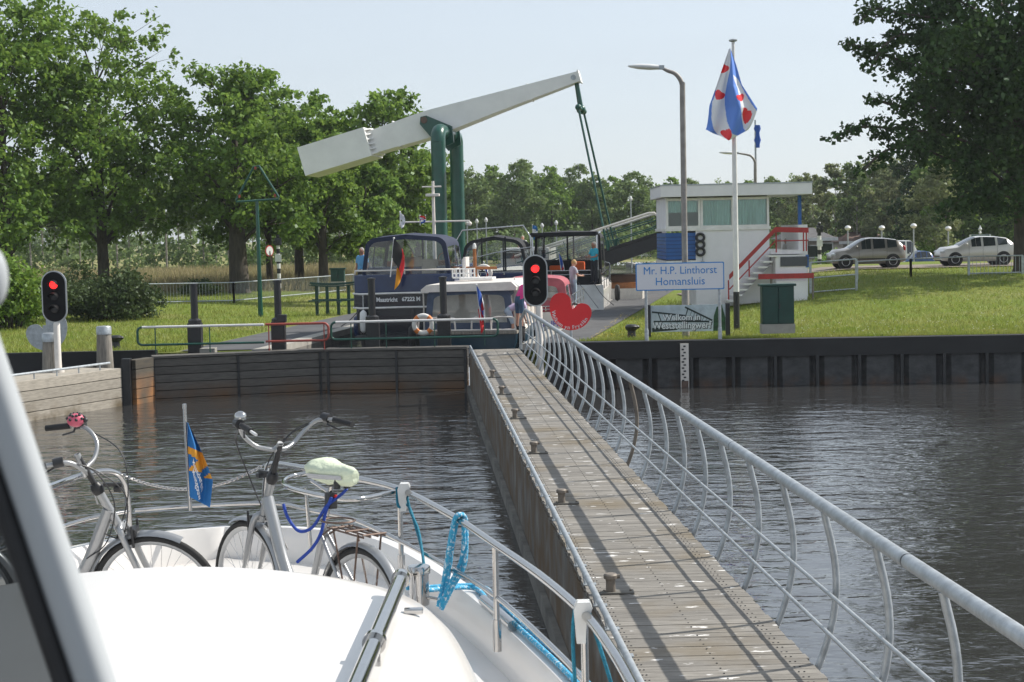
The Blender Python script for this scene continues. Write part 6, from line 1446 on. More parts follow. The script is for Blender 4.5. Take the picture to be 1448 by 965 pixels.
    for sy in (1, -1):
        w = MB(); w.ball((L * .90, sy * hw * .72, .66 if kind == 'hatch' else .85), (.20, .14, .09), 12, 8); w.build('headlight', 'head_clear', t, smooth=70)
        w = MB(); w.ball((-L * .955, sy * hw * .82, .90 if kind == 'hatch' else 1.0), (.09, .10, .15), 12, 8); w.build('tail_light', 'tail_red', t, smooth=70)
        w = MB(); w.ball((L * .34, sy * (hw + .05), 1.02 if kind == 'hatch' else 1.3), (.06, .10, .07), 10, 8); w.build('mirror', paint, t, smooth=70)
        for x_ in (.05, -.38): w = MB(); w.box((x_ * L - .1, sy * (hw + .005), .82), (.16, .03, .025), bev=.006); w.build('door_handle', paint, t)
        w = MB(); w.box((0, sy * (hw + .004), .42), (L * .86, .02, .06), bev=.006); w.build('side_moulding', 'black_plastic', t)
        w = MB()
        for x_ in (.27, -.10, -.48): w.box((x_ * L, sy * (hw - .001), .60), (.008, .012, .66))
        w.build('door_gap', 'black_plastic', t)
    for e in (1, -1): w = MB(); w.box((e * L * .985, 0, .42), (.06, hw * 1.2, .16), bev=.02); w.build('bumper_grille' if e > 0 else 'bumper', 'black_plastic', t)
    return t
car('silver-beige hatchback facing left on the dyke road', 1172, 1276, 381, 79.0, 1.42, 'car_beige', 'hatch', -1)
car('bright silver hatchback facing left, rightmost car', 1325, 1431, 377, 79.6, 1.38, 'car_silver', 'hatch', -1)
car('white minibus parked behind the beige hatchback', 1244, 1300, 352, 115, 2.2, 'car_white', 'van', 1, 'minibus', 2.0, 'van')
car('blue car parked beside the white minibus', 1275, 1318, 352, 110, 1.42, 'car_blue', 'hatch', -1)
car('dark car partly hidden behind the beige hatchback', 1186, 1225, 352, 118, 1.42, 'car_dark', 'hatch', 1)
# ================================================================== PEOPLE
def person(label, loc, rotz, pose, skin, shirt, pants, hair, sleeves='short', shorts=False, height=1.75):
    t = thing('person', label, 'person', loc, rotz); k = height / 1.75
    J = dict(pelvis=(0, 0, .95), waist=(0, .01, 1.08), chest=(0, 0, 1.30), neck=(0, -.01, 1.46), head=(0, .01, 1.56), top=(0, .02, 1.68),
             shl=(-.17, 0, 1.41), ell=(-.24, -.02, 1.13), wrl=(-.24, .08, .90), hal=(-.24, .10, .80), shr=(.17, 0, 1.41), elr=(.24, -.02, 1.13), wrr=(.24, .08, .90), har=(.24, .10, .80),
             hil=(-.10, 0, .90), knl=(-.11, .03, .50), anl=(-.12, 0, .09), tol=(-.13, .14, .03), hir=(.10, 0, .90), knr=(.11, .03, .50), anr=(.12, 0, .09), tor=(.13, .14, .03))
    J.update(pose); J = {a: Vector(b) for a, b in J.items()}
    chains = [(['pelvis', 'waist', 'chest', 'neck'], [.155, .145, .165, .058]), (['neck', 'head'], [.058, .06])]
    names = list(J); E = [('pelvis', 'waist'), ('waist', 'chest'), ('chest', 'neck'), ('neck', 'head'), ('head', 'top'), ('chest', 'shl'), ('shl', 'ell'), ('ell', 'wrl'), ('wrl', 'hal'), ('chest', 'shr'), ('shr', 'elr'), ('elr', 'wrr'), ('wrr', 'har'), ('pelvis', 'hil'), ('hil', 'knl'), ('knl', 'anl'), ('anl', 'tol'), ('pelvis', 'hir'), ('hir', 'knr'), ('knr', 'anr'), ('anr', 'tor')]
    rad = dict(pelvis=.14, waist=.135, chest=.155, neck=.055, head=.095, top=.085, shl=.065, ell=.042, wrl=.028, hal=.030, shr=.065, elr=.042, wrr=.028, har=.030, hil=.095, knl=.060, anl=.042, tol=.035, hir=.095, knr=.060, anr=.042, tor=.035)
    me = bpy.data.meshes.new('b'); me.from_pydata([tuple(J[n]) for n in names], [(names.index(a), names.index(b)) for a, b in E], [])
    ob = bpy.data.objects.new('b', me); COL.objects.link(ob); md = ob.modifiers.new('s', 'SKIN'); md.use_smooth_shade = True
    for i, n in enumerate(names):
        r_ = rad[n]; me.skin_vertices[0].data[i].radius = (r_ * (1.12 if n in ('chest', 'pelvis') else 1), r_ * (.80 if n in ('chest', 'waist') else 1))
        me.skin_vertices[0].data[i].use_root = n == 'pelvis'
    sb = ob.modifiers.new('d', 'SUBSURF'); sb.levels = 1; sb.render_levels = 1; bpy.context.view_layer.update()
    ev = ob.evaluated_get(bpy.context.evaluated_depsgraph_get()).to_mesh(); vs = [v.co.copy() for v in ev.vertices]; fs = [list(p.vertices) for p in ev.polygons]; bpy.data.objects.remove(ob)
    def near(p):
        best = None
        for a, b in E:
            A, B = J[a], J[b]; d = B - A; u = max(0, min(1, (p - A).dot(d) / max(1e-6, d.length_squared))); q = (p - (A + d * u)).length / max(.03, (rad[a] * (1 - u) + rad[b] * u))
            if best is None or q < best[0]: best = (q, a, b, u)
        return best[1], best[2], best[3]
    body = MB(); body.add(vs, fs)
    hd = (J['head'] + J['top']) / 2; up = (J['top'] - J['head']).normalized(); fwd_ = Vector((0, 1, 0)); fwd_ = (fwd_ - up * fwd_.dot(up)).normalized(); sx = fwd_.cross(up)
    body.ball(hd + fwd_ * .015, (.078, .095, .112), 14, 10, Matrix((sx, fwd_, up)).transposed())
    body.ball(hd + fwd_ * .108 - up * .01, (.016, .02, .026), 8, 6); body.ball(hd + sx * .08, (.015, .02, .03), 8, 6); body.ball(hd - sx * .08, (.015, .02, .03), 8, 6)
    for s_, h0, w0 in (('l', 'hal', 'wrl'), ('r', 'har', 'wrr')):
        d = (J[h0] - J[w0]).normalized(); n_ = d.cross(Vector((0, 1, 0)) if abs(d.y) < .8 else Vector((0, 0, 1))).normalized(); m_ = d.cross(n_).normalized(); b0 = J[h0]
        for i, ln in enumerate((.062, .075, .070, .052)):
            o_ = b0 + m_ * (-.027 + .018 * i); body.tube([o_, o_ + d * ln * .5 + n_ * .006, o_ + d * ln * .9 + n_ * .022], [.0095, .0088, .007], 6)
        o_ = J[w0] + d * .03; body.tube([o_ - m_ * .02, o_ - m_ * .045 + d * .03, o_ - m_ * .05 + d * .06 + n_ * .01], [.011, .010, .008], 6)
    for m_ in (body,): m_.v = [v * k for v in m_.v]
    bo_ = body.build('body', skin, t, smooth=180)
    reg = {'shirt': [], 'trousers': [], 'shoe': []}
    for f in fs:
        c = sum((vs[i] for i in f), Vector()) / len(f); a, b, u = near(c); lab = None
        if (a, b) in (('waist', 'chest'), ('pelvis', 'waist')) or b in ('shl', 'shr'): lab = 'shirt' if not ((a, b) == ('pelvis', 'waist') and u < .25) else 'trousers'
        if (a, b) == ('chest', 'neck') and u < .72: lab = 'shirt'
        if a in ('shl', 'shr') and (sleeves == 'long' or u < .72): lab = 'shirt'
        if a in ('ell', 'elr') and sleeves == 'long': lab = 'shirt'
        if b in ('hil', 'hir'): lab = 'trousers'
        if a in ('hil', 'hir') and (not shorts or u < .95): lab = 'trousers'
        if a in ('knl', 'knr') and not shorts and u < .93: lab = 'trousers'
        if a in ('anl', 'anr') or (a in ('knl', 'knr') and u > .97): lab = 'shoe'
        if lab: reg[lab].append(f)
    for lab, m_, off in (('shirt', shirt, .016), ('trousers', pants, .011), ('shoes', 'cloth_dark', .010)):
        F_ = reg['shoe' if lab == 'shoes' else lab]
        if not F_: continue
        nm = {}
        for f in F_:
            n_ = (vs[f[1]] - vs[f[0]]).cross(vs[f[2]] - vs[f[0]])
            for i in f: nm[i] = nm.get(i, Vector()) + n_
        idx = {i: j for j, i in enumerate(nm)}; w = MB(); w.add([(vs[i] + nm[i].normalized() * off) * k for i in nm], [[idx[i] for i in f] for f in F_]); w.build(lab, m_, t, smooth=180, fix=False)
    w = MB(); w.ball((hd - fwd_ * .012 + up * .022) * k, (.088 * k, .100 * k, .108 * k), 14, 10, Matrix((sx, fwd_, up)).transposed())
    fz = (hd * k)
    keep = []
    for f in w.f:
        c = sum((w.v[i] for i in f), Vector()) / 4 - fz
        if not (c.dot(fwd_) > .035 * k and c.dot(up) < .06 * k) and c.dot(up) > -.065 * k: keep.append(f)
    w.f = keep; w.m = [0] * len(keep); w.build('hair', hair, t, smooth=180, fix=False)
    w = MB()
    for s_ in (-1, 1): w.ball((hd + fwd_ * .100 + sx * .032 * s_ + up * .012) * k, .011 * k, 8, 6)
    w.build('eyes', 'rubber', t)
    return t
hold = dict(ell=(-.25, .08, 1.15), wrl=(-.16, .28, 1.12), hal=(-.12, .34, 1.13), elr=(.25, .08, 1.15), wrr=(.16, .28, 1.12), har=(.12, .34, 1.13))
down = dict(top=(0, .06, 1.67), head=(0, .04, 1.56))
# --- man far left in light blue, standing on the left quay/side deck
def px_person(label, px, pytop, Y, height, rot, pose, *a, **kw):
    p = at(px, pytop, Y); return person(label, (p.x, Y, p.z - height * 1.0), rot, pose, *a, height=height, **kw)
px_person('man in light blue t-shirt standing at the left side of the blue cruiser', 511.5, 350, 57.5, 1.78, 2.6, {}, 'skin_tan', 'cloth_lightblue', 'cloth_dark', 'hair_grey')
px_person('person in orange vest and white shirt sitting beside the blue cruiser canopy', 647, 351, 60, 1.2, 1.2, dict(hil=(-.10, .0, .90), knl=(-.12, .40, .88), anl=(-.12, .42, .5), tol=(-.12, .55, .45), hir=(.10, 0, .90), knr=(.12, .40, .88), anr=(.12, .42, .5), tor=(.12, .55, .45)), 'skin_tan', 'cloth_white', 'cloth_orange', 'hair_brown')
px_person('man in teal shirt standing at the right of the black canopied boat', 840, 342, 68.5, 1.80, 2.2, dict(**hold), 'skin_tan', 'cloth_teal', 'cloth_dark', 'hair_grey')
px_person('blonde woman in grey t-shirt holding a mooring line on the stern', 810, 367, 58, 1.66, -1.2, dict(**hold, **down), 'skin', 'cloth_grey', 'cloth_paleblue', 'hair_blond')
px_person('woman in bright pink top leaning forward beside the cabin boat', 733, 388, 49.2, 1.66, -.9, dict(chest=(0, .20, 1.24), neck=(0, .30, 1.36), head=(0, .37, 1.42), top=(0, .44, 1.52), shl=(-.17, .24, 1.33), shr=(.17, .24, 1.33), ell=(-.22, .36, 1.08), elr=(.22, .36, 1.08), wrl=(-.18, .46, .86), wrr=(.18, .46, .86), hal=(-.17, .5, .78), har=(.17, .5, .78), waist=(0, .07, 1.06)), 'skin', 'cloth_pink', 'cloth_jeans', 'hair_grey', sleeves='long', shorts=True)
bend = dict(pelvis=(0, -.1, .92), waist=(0, .06, 1.02), chest=(0, .30, 1.10), neck=(0, .45, 1.12), head=(0, .53, 1.12), top=(0, .65, 1.10), shl=(-.17, .36, 1.10), shr=(.17, .36, 1.10), ell=(-.2, .42, .84), elr=(.2, .42, .84), wrl=(-.17, .48, .60), wrr=(.17, .48, .60), hal=(-.16, .5, .52), har=(.16, .5, .52), hil=(-.1, -.12, .88), hir=(.1, -.12, .88))
px_person('bald man in lavender shirt bending over at the end of the footbridge railing', 722, 400, 49.9, 1.75, -1.35, bend, 'skin', 'cloth_lavender', 'cloth_paleblue', 'hair_grey', shorts=True)
px_person('person in white shirt seated on the lock office balcony', 1112, 337, 68.0, 1.6, .6, dict(knl=(-.12, .40, .88), anl=(-.12, .42, .5), knr=(.12, .40, .88), anr=(.12, .42, .5), tol=(-.12, .55, .45), tor=(.12, .55, .45)), 'skin', 'cloth_white', 'cloth_white', 'hair_grey')
px_person('distant person in white on a boat behind the left dark canopy', 739, 333, 86, 1.7, 3.0, {}, 'skin', 'cloth_white', 'cloth_white', 'hair_grey')
# ================================================================== MOORED BOATS
AXA = -math.atan(AX)
def hull(t, L, bw, zd0, zd1, m, name='hull', flare=1.08, sheer=None, tr=.94):
    w = MB(); secs = []
    for u_ in (0, .04, .15, .35, .55, .7, .82, .91, .97, 1.0):
        b = bw / 2 * (tr + (1 - tr) * min(1, u_ * 5)) * (1 - max(0, (u_ - .5) / .5) ** 2.4); zd = zd0 + (zd1 - zd0) * u_ ** 1.6; y = u_ * L
        half_ = [Vector((0, y - .02 * L * (u_ == 1), -.4)), Vector((b * .7, y, -.25)), Vector((b * .93, y, 0)), Vector((b * 1.0, y, zd * .5)), Vector((b * 1.02, y + .1 * u_, zd))]
        secs.append([Vector((-p.x, p.y, p.z)) for p in half_[::-1]] + half_[1:])
    w.loft(secs); w.add(secs[0], [tuple(range(len(secs[0])))]); w.build(name, m, t, smooth=35)
    w = MB(); w.loft([[s_[0] + Vector((.03, 0, -.04)), s_[-1] + Vector((-.03, 0, -.04))] for s_ in secs]); w.build('deck', 'cream_paint', t)
    return secs
def arch(wd, h_, r_, n=6, lean=0):        # half-open arch from left foot to right foot
    out = [(-wd / 2, 0), (-wd / 2 + lean, h_ - r_)]
    for k in range(1, n): a = math.pi - (math.pi / 2) * k / n; out.append((-wd / 2 + lean + r_ + r_ * math.cos(a), h_ - r_ + r_ * math.sin(a) * .8))
    out.append((-wd / 2 + lean + r_, h_ - r_ * .2)); out.append((0, h_))
    out += [(-p, q) for p, q in out[:-1][::-1]]; return out
def canopy(t, y0, y1, z0, wd, h_, r_, m, top_m=None, stern='window', winframe=.16, lean=.12, taper=.96, fwdslope=0, vinyl='clear_vinyl', split=1, bottom=.12):
    n0 = arch(wd, h_, r_, lean=lean); ysn = [y0, y0 + (y1 - y0) * .05, y0 + (y1 - y0) * .48, y0 + (y1 - y0) * .54, y0 + (y1 - y0) * .95, y1]
    secs = []
    for i, y in enumerate(ysn):
        s_ = 1 if i in (0, 1) else (1.0 if i < 4 else taper); dh = .06 if 1 < i < 4 else 0; secs.append([Vector((p * s_, y + (q / h_) * (fwdslope if i > 3 else 0), z0 + q + (dh if q > h_ * .5 else 0))) for p, q in n0])
    can = MB(); cl_ = []
    nn = len(n0)
    for i in range(len(secs) - 1):
        for k in range(nn - 1):
            q = [secs[i][k], secs[i + 1][k], secs[i + 1][k + 1], secs[i][k + 1]]
            if k in (0, nn - 2) and i in (1, 3):
                A, B, C, D = q if k == 0 else (q[3], q[2], q[1], q[0])     # A,B at foot
                f = .14
                A2, B2, C2, D2 = A.lerp(D, f), B.lerp(C, f), B.lerp(C, .98), A.lerp(D, .98)
                can.add([A, B, B2, A2], [(0, 1, 2, 3)]); wm = MB(); wm.add([A2, B2, C2, D2], [(0, 1, 2, 3)]); cl_.append(wm); can.add([D2, C2, C, D], [(0, 1, 2, 3)])
            else: can.add(q, [(0, 1, 2, 3)])
    # end caps with window hole
    def cap(sec, yy, inset, nwin):
        c = Vector((0, sec[0].y, z0 + h_ * .5)); ring_ = list(sec) ; outer = ring_; xs = wd / 2 - inset - lean * .3
        inner = []
        for p in outer:
            q = Vector((max(-1, min(1, p.x / (wd / 2))) * (wd / 2 - inset), p.y - .012, z0 + bottom + (p.z - z0) / h_ * (h_ - bottom - inset))); inner.append(q)
        n_ = len(outer)
        for k in range(n_ - 1): can.add([outer[k], outer[k + 1], inner[k + 1], inner[k]], [(0, 1, 2, 3)])
        can.add([outer[-1], outer[0], inner[0], inner[-1]], [(0, 1, 2, 3)])
        wm = MB(); wm.add(inner, [tuple(range(n_))]); cl_.append(wm)
        for s_ in range(1, nwin):
            x_ = -wd / 2 + wd * s_ / nwin; can.box((x_, sec[0].y - .02, z0 + h_ / 2), (.07, .03, h_ - .06))
    if stern: cap(secs[0], y0, winframe, split)
    cap(secs[-1], y1, .10, 2)
    can.build('canopy', m, t, smooth=30)
    for wm in cl_: wm.build('canopy_window', vinyl, t, fix=False)
def boatroot(name, label, px, Y, zw=.9, rot=None):
    p = at(px, 440, Y); return thing(name, label, 'boat', (p.x, Y, zw), AXA if rot is None else rot)
def flag_on(label, base, topv, wdt, drop, cols, horizontal, origin, pole_m='white_paint', Yd=0, flags_n=24):
    # limp flag hanging down from a slanted staff; base/topv world points
    d = topv - base
    def fn(u, v):
        hoist = topv.lerp(base, v * .55); x = u * wdt * (.85 + .12 * math.sin(v * 4)); sag = u * drop; return hoist + Vector((x * math.cos(u * 1.5), -.06 * math.sin(u * 12 + v * 3), -sag)) - origin
    def cf(u, v):
        s_ = v if horizontal else u; return min(2, int(s_ * 3))
    def pl_(t): w = MB(); w.tube([base - origin, topv - origin], .018, 8); w.ball(topv - origin, .035, 8, 6); w.build('staff', pole_m, t)
    return cloth('flag', label, 'flag', origin, fn, 18, 24, cf, cols, pl_)
def railing(t, pts, h_, m, r_=.02, mids=1, gap=1, name='guard_rail'):
    w = MB(); w.tube([Vector(p) + Vector((0, 0, h_)) for p in pts], r_, 8)
    for k in range(mids): w.tube([Vector(p) + Vector((0, 0, h_ * (k + 1) / (mids + 1))) for p in pts], r_ * .7, 6)
    for a, b in zip(pts[:-1], pts[1:]):
        a, b = Vector(a), Vector(b); n = max(1, int((b - a).length / gap))
        for k in range(n + 1): q = a.lerp(b, k / n); w.tube([q, q + Vector((0, 0, h_))], r_ * .8, 6)
    return w.build(name, m, t, smooth=50)
# --- A: blue cruiser
t = boatroot('motor_cruiser', 'dark blue motor cruiser named Maastricht 67222 M with large navy canopy', 573, 54.0)
hull(t, 10.5, 3.45, 1.30, 1.9, 'navy_black')
w = MB(); w.box((0, .10, 1.53), (3.45, .28, .44), bev=.03); w.build('name_panel', 'navy_black', t)
w = MB(); w.box((0, .9, 2.08), (3.40, 1.9, .62), bev=.05); w.build('bulwark', 'navy', t)
for z_ in (1.30, 1.77): w = MB(); w.tube([(-1.72, 1.5, z_ + .02), (-1.74, .0, z_), (-1.5, -.10, z_ - .02), (0, -.16, z_), (1.5, -.10, z_), (1.74, 0, z_), (1.72, 1.5, z_ + .02)], .035, 8); w.build('rub_strip', 'white_paint', t, smooth=50)
w = MB(); w.box((0, 3.6, 2.2), (3.1, 4.6, .85), bev=.1); w.build('cabin', 'navy', t)
flat_letters(t, [('Maastricht', -.60, 1.55, .20, .006, .85), ('67222 M', .22, 1.56, .185, .008, .95)], 'letters_white', y=-.06)
canopy(t, .35, 3.4, 2.32, 3.05, 1.38, .42, 'navy_canvas', lean=.14, winframe=.15, bottom=.06, taper=.94)
railing(t, [(-1.66, 3.0, 2.4), (-1.68, .05, 2.4), (1.68, .05, 2.4), (1.68, 3.0, 2.4)], .12, 'cream_paint', .03, 0, 1.2)
w = MB(); w.box((-.1, 1.4, 2.55), (.9, .12, .75), bev=.05); w.box((.6, 1.5, 2.6), (.5, .5, .5), bev=.05); w.build('seat', 'seat_beige', t)
w = MB(); w.box((0, 2.6, 2.6), (2.2, .4, .4), bev=.05); w.build('dashboard', 'wood_varnish', t); w = MB(); w.tube([(.95 + .2 * math.cos(a), 2.3, 2.85 + .2 * math.sin(a)) for a in np.linspace(0, 6.2, 14, endpoint=False)], .02, 6, closed=True); w.build('steering_wheel', 'wood_varnish', t)
w = MB(); w.box((0, -.45, .35), (3.0, .9, .12), bev=.03); w.build('swim_platform', 'black_paint', t)
w = MB(); w.tube([(.2, 4.6, 2.8), (.2, 4.6, 5.6)], [.07, .05], 12); w.tube([(-1.0, 4.6, 4.15), (1.5, 4.6, 4.15)], .03, 8); w.tube([(-.2, 4.6, 5.4), (.5, 4.6, 5.4)], .025, 8); w.box((.2, 4.5, 5.1), (.5, .2, .1), bev=.04); w.ball((-1.0, 4.6, 4.05), .08, 8, 6); w.ball((1.5, 4.6, 4.05), .08, 8, 6); w.build('mast', 'cream_paint', t, smooth=50)
w = MB(); w.box((1.85, 1.5, 2.55), (.06, .9, .7)); 
for k in range(5): w.box((1.80, 1.1 + k * .2, 2.55), (.05, .03, .6))
w.build('fender_rack', 'white_paint', t)
rA = Vector(t.location)
flag_on('German flag hanging limp from the stern of the blue cruiser', at(552, 392, 53.4), at(557, 337, 53.6), 1.0, 1.0, ['flag_black', 'flag_red', 'flag_gold'], False, at(552, 392, 53.4))
p0 = at(566, 314, 58.2); w = MB(); flag_on('small white pennant under the mast crossbar', p0 + Vector((0, 0, -.1)), p0 + Vector((0, 0, .35)), .5, .35, ['flag_white'] * 3, True, p0)
p0 = at(594, 313, 58.2); flag_on('small red white blue courtesy flag under the mast crossbar', p0 + Vector((0, 0, -.15)), p0 + Vector((0, 0, .2)), .6, .1, ['flag_red', 'flag_white', 'flag_blue'], True, p0)
# --- B: small cabin boat
t = boatroot('cabin_boat', 'small cabin boat with cream roof and slate blue stern canopy, nearest in the lock', 660, 49.6)
hull(t, 7.0, 3.15, .62, 1.05, 'teal_hull')
w = MB(); w.box((0, .35, .66), (3.1, 1.0, .1), bev=.03); w.build('rope_fender_deck', 'timber_post', t)
w = MB(); w.box((0, 3.4, 1.35), (2.85, 4.2, 1.35), bev=.12); w.build('cabin', 'cream_paint', t)
canopy(t, .45, 2.0, .68, 2.8, 1.36, .28, 'slate_canvas', lean=.10, winframe=.22, bottom=.26, vinyl='clear_vinyl')
w = MB(); w.prism([(-1.48, 1.98), (-1.30, 2.12), (1.34, 2.18), (1.50, 2.02), (1.48, 1.92), (-1.48, 1.90)], .35, 5.4, lambda a, b, h: Vector((a, h, b))); w.build('roof', 'cream_paint', t)
w = MB(); w.box((0, 5.55, 1.7), (2.4, .06, .5)); w.build('front_window', 'window_dark', t)
for s_ in (-1, 1):
    for y_ in (2.5, 3.5, 4.5): w = MB(); w.box((s_ * 1.435, y_, 1.55), (.03, .7, .42), bev=.01); w.build('side_window', 'window_dark', t)
    for y_ in (.9, 1.9, 2.9, 3.9, 4.9): w = MB(); w.tube([(s_ * 1.5, y_, .7), (s_ * 1.5, y_, 2.0)], .025, 8); w.build('roof_strut', 'cream_paint', t)
for x0, x1 in ((-1.5, -.35), (.15, .45), (.75, 1.5)):
    w = MB(); w.tube(bez([(x0, -.1, .7), (x0 + .02, -.1, 1.0), (x0 + .12, -.1, 1.12), (x1 - .12, -.1, 1.12), (x1 - .02, -.1, 1.0), (x1, -.1, .7)], 4), .028, 8); w.build('guard_rail', 'cream_paint', t, smooth=50)
w = MB(); w.tube([(-1.5, -.12, .74), (1.52, -.12, .74)], .03, 8); w.build('guard_rail', 'cream_paint', t)
w = MB(); w.box((0, .2, .1), (1.5, .1, .9), bev=.03); w.build('stern_hatch', 'black_paint', t)
w = MB(); w.tube([(1.2, 2.2, 2.0), (1.2, 2.2, 2.28)], .02, 6); w.build('aerial', 'white_paint', t); w = MB(); w.box((-.2, 3.6, 2.22), (1.1, .8, .08), bev=.03); w.build('roof_hatch', 'white_paint', t)
c = at(598.5, 459, 49.3); t2 = thing('lifebuoy', 'white and orange lifebuoy hanging on the stern rail of the cabin boat', 'lifebuoy', c)
w = MB(); w.tube([(.27 * math.cos(a), -.06, .27 * math.sin(a)) for a in np.linspace(0, 6.283, 28, endpoint=False)], .075, 10, closed=True); w.build('ring', 'lifebuoy_white', t2, smooth=60)
for a0 in (45, 135, 225, 315): w = MB(); w.tube([(.27 * math.cos(R(a)), -.06, .27 * math.sin(R(a))) for a in np.linspace(a0 - 13, a0 + 13, 5)], .078, 10); w.build('orange_band', 'life_orange', t2, smooth=60)
b0 = at(682, 466, 49.3); flag_on('Dutch flag hanging from the stern staff of the cabin boat', b0, at(673.5, 403, 49.3), .55, .75, ['flag_blue', 'flag_white', 'flag_red'], False, b0)
# brown wooden mast cross lying on the roof
p = at(672, 400, 55); t2 = thing('wooden_mast', 'varnished wooden mast with crossbar and lantern above the cream roof', 'mast', p); H = at(671, 352, 55).z - p.z
w = MB(); w.tube([(0, 0, -.3), (0, 0, H)], [.075, .06], 10); w.build('mast', 'wood_varnish', t2, smooth=50); w = MB(); w.tube([(-.95, 0, H * .45), (.75, 0, H * .42)], .05, 8); w.build('crossbar', 'wood_varnish', t2, smooth=50); w = MB(); w.lathe([(.06, 0), (.07, .05), (.05, .16), (0, .2)], 10, (0, 0, H)); w.build('lantern', 'fender_white', t2)
# --- E: red canopy boat
t = boatroot('sports_boat', 'white boat with faded red canopy half hidden behind the traffic light', 755, 55.5)
hull(t, 6.2, 2.5, .95, 1.15, 'white_gel'); w = MB(); w.box((0, .02, .15), (2.2, .06, .4)); w.build('lower_transom', 'black_paint', t)
canopy(t, .25, 2.6, .95, 2.35, 1.22, .34, 'red_canvas', lean=.12, winframe=.30, bottom=.40); railing(t, [(-1.2, .1, .95), (1.2, .1, .95)], .2, 'chrome', .02, 1, .8)
flat_letters(t, [('AL 21 JH', .35, .55, .26, .01, 1)], 'letters_violet', y=-.02); railing(t, [(1.25, .6, .95), (1.25, 5, 1.05)], .55, 'chrome', .018, 1, 1)
# --- C: navy boat with rounded dark hood
t = boatroot('motor_cruiser', 'navy motor cruiser with rounded grey-blue hood and steel arch, behind the cream roof', 697, 68)
hull(t, 9, 3.3, 1.9, 2.2, 'navy'); canopy(t, .6, 3.6, 1.95, 3.0, 1.62, .6, 'black_canvas', lean=.22, winframe=.14, bottom=.12, split=3)
w = MB(); w.box((0, .3, 1.95), (3.2, .5, .2), bev=.05); w.build('aft_coaming', 'navy', t)
w = MB(); w.tube([(-1.6, .4, 1.9), (-1.65, .6, 3.3), (-1.35, .8, 3.85), (1.25, .8, 4.0), (1.65, .6, 3.4), (1.75, .4, 1.9)], .035, 8); w.tube([(-1.6, .1, 2.5), (.2, .1, 2.9), (1.7, .1, 3.1)], .025, 6); w.build('radar_arch', 'chrome', t, smooth=50)
railing(t, [(-1.5, .05, 1.95), (1.5, .05, 1.95)], .12, 'chrome', .02, 0, 1); w = MB(); w.box((0, -.02, 1.3), (1.1, .06, .35)); w.build('stern_ladder', 'navy_black', t)
b0 = at(690, 398, 66); flag_on('small Dutch flag on the stern of the navy cruiser', b0, at(684, 371, 66), .45, .6, ['flag_blue', 'flag_white', 'flag_red'], False, b0)
# --- D: boat with open black frame canopy
t = boatroot('motor_cruiser', 'cream motor boat with open black framed canopy against the right quay', 797, 69)
hull(t, 9.5, 3.3, 1.15, 1.75, 'white_gel')
w = MB(); w.box((0, .6, 1.75), (3.1, 1.2, .62), bev=.06); w.build('aft_bulwark', 'black_canvas', t)
canopy(t, 2.2, 5.0, 1.75, 3.0, 1.95, .3, 'black_canvas', lean=.06, winframe=.14, bottom=.7, split=2); 
for x_ in (-1.42, 1.42): w = MB(); w.tube([(x_, .5, 1.5), (x_, .6, 3.55), (x_, 2.3, 3.65)], .05, 10); w.build('canopy_frame', 'chrome', t, smooth=50)
w = MB(); w.tube([(-1.42, .6, 3.55), (1.42, .6, 3.55)], .05, 8); w.build('canopy_frame', 'black_paint', t)
w = MB(); w.prism([(-1.5, 3.55), (-1.4, 3.68), (1.4, 3.68), (1.5, 3.55)], .5, 2.5, lambda a, b, h: Vector((a, h, b))); w.build('sunroof', 'black_canvas', t)
w = MB(); w.box((.55, 1.6, 2.1), (.5, .3, .6), bev=.08); w.build('life_jacket', 'cloth_orange', t); w = MB(); w.box((-.5, 1.7, 2.0), (.5, .3, .5), bev=.08); w.build('life_jacket', 'cloth_orange', t)
w = MB(); w.box((1.15, -.15, .85), (1.15, .08, 1.15), bev=.02); w.build('transom_door', 'fender_white', t)
railing(t, [(1.62, .2, 1.2), (1.66, 4, 1.3), (1.5, 7, 1.5), (.6, 9.2, 1.7)], .7, 'chrome', .022, 1, 1.2); railing(t, [(-1.5, -.02, 1.7), (1.5, -.02, 1.7)], .35, 'chrome', .022, 1, 1.0)
b0 = at(795, 392, 69.3); flag_on('Dutch flag on the stern of the black canopied boat', b0, at(790, 358, 69.3), .55, .8, ['flag_blue', 'flag_white', 'flag_red'], False, b0)
for k, (px, py, Y) in enumerate([(856, 418, 72), (873, 413, 77), (893, 408, 83), (841, 432, 69.5)]):
    c = at(px, py, Y); o = MB(); o.tube([(0, 0, .35), (0, 0, .28), (0, 0, 0), (0, 0, -.35), (0, 0, -.42)], [.03, .11, .14, .12, .03], 12); o = o.build('fender', 'rubber' if k % 2 else 'fender_white', None, smooth=60); o.location = c
    tag(o, ['pale boat fender amidships between black canopied boat and quay', 'black boat fender hanging near the bow of the black canopied boat', 'pale boat fender at the small wooden launch', 'black boat fender at the stern quarter beside the white transom door'][k], 'fender', 'boat fenders along the right quay')
# --- F: small cream and wood launch ahead
t = boatroot('launch', 'small cream and wood launch with folded hood ahead of the black canopied boat', 880, 79)
hull(t, 6, 2.1, .9, 1.3, 'cream_paint'); w = MB(); w.tube([(-1.05, 1, .92), (1.08, 1, .92), (1.0, 4, 1.05)], .06, 8); w.build('rubbing_strake', 'wood_varnish', t)
w = MB(); w.box((0, 2.4, 1.25), (1.7, 1.4, .6), bev=.12); w.build('hood', 'brown_metal', t); w = MB(); w.box((0, 3.3, 1.6), (1.5, .05, .45)); w.build('windscreen', 'clear_vinyl', t); w = MB(); w.box((0, 1.0, 1.0), (1.3, .4, .35), bev=.08); w.build('seat', 'wood_varnish', t)
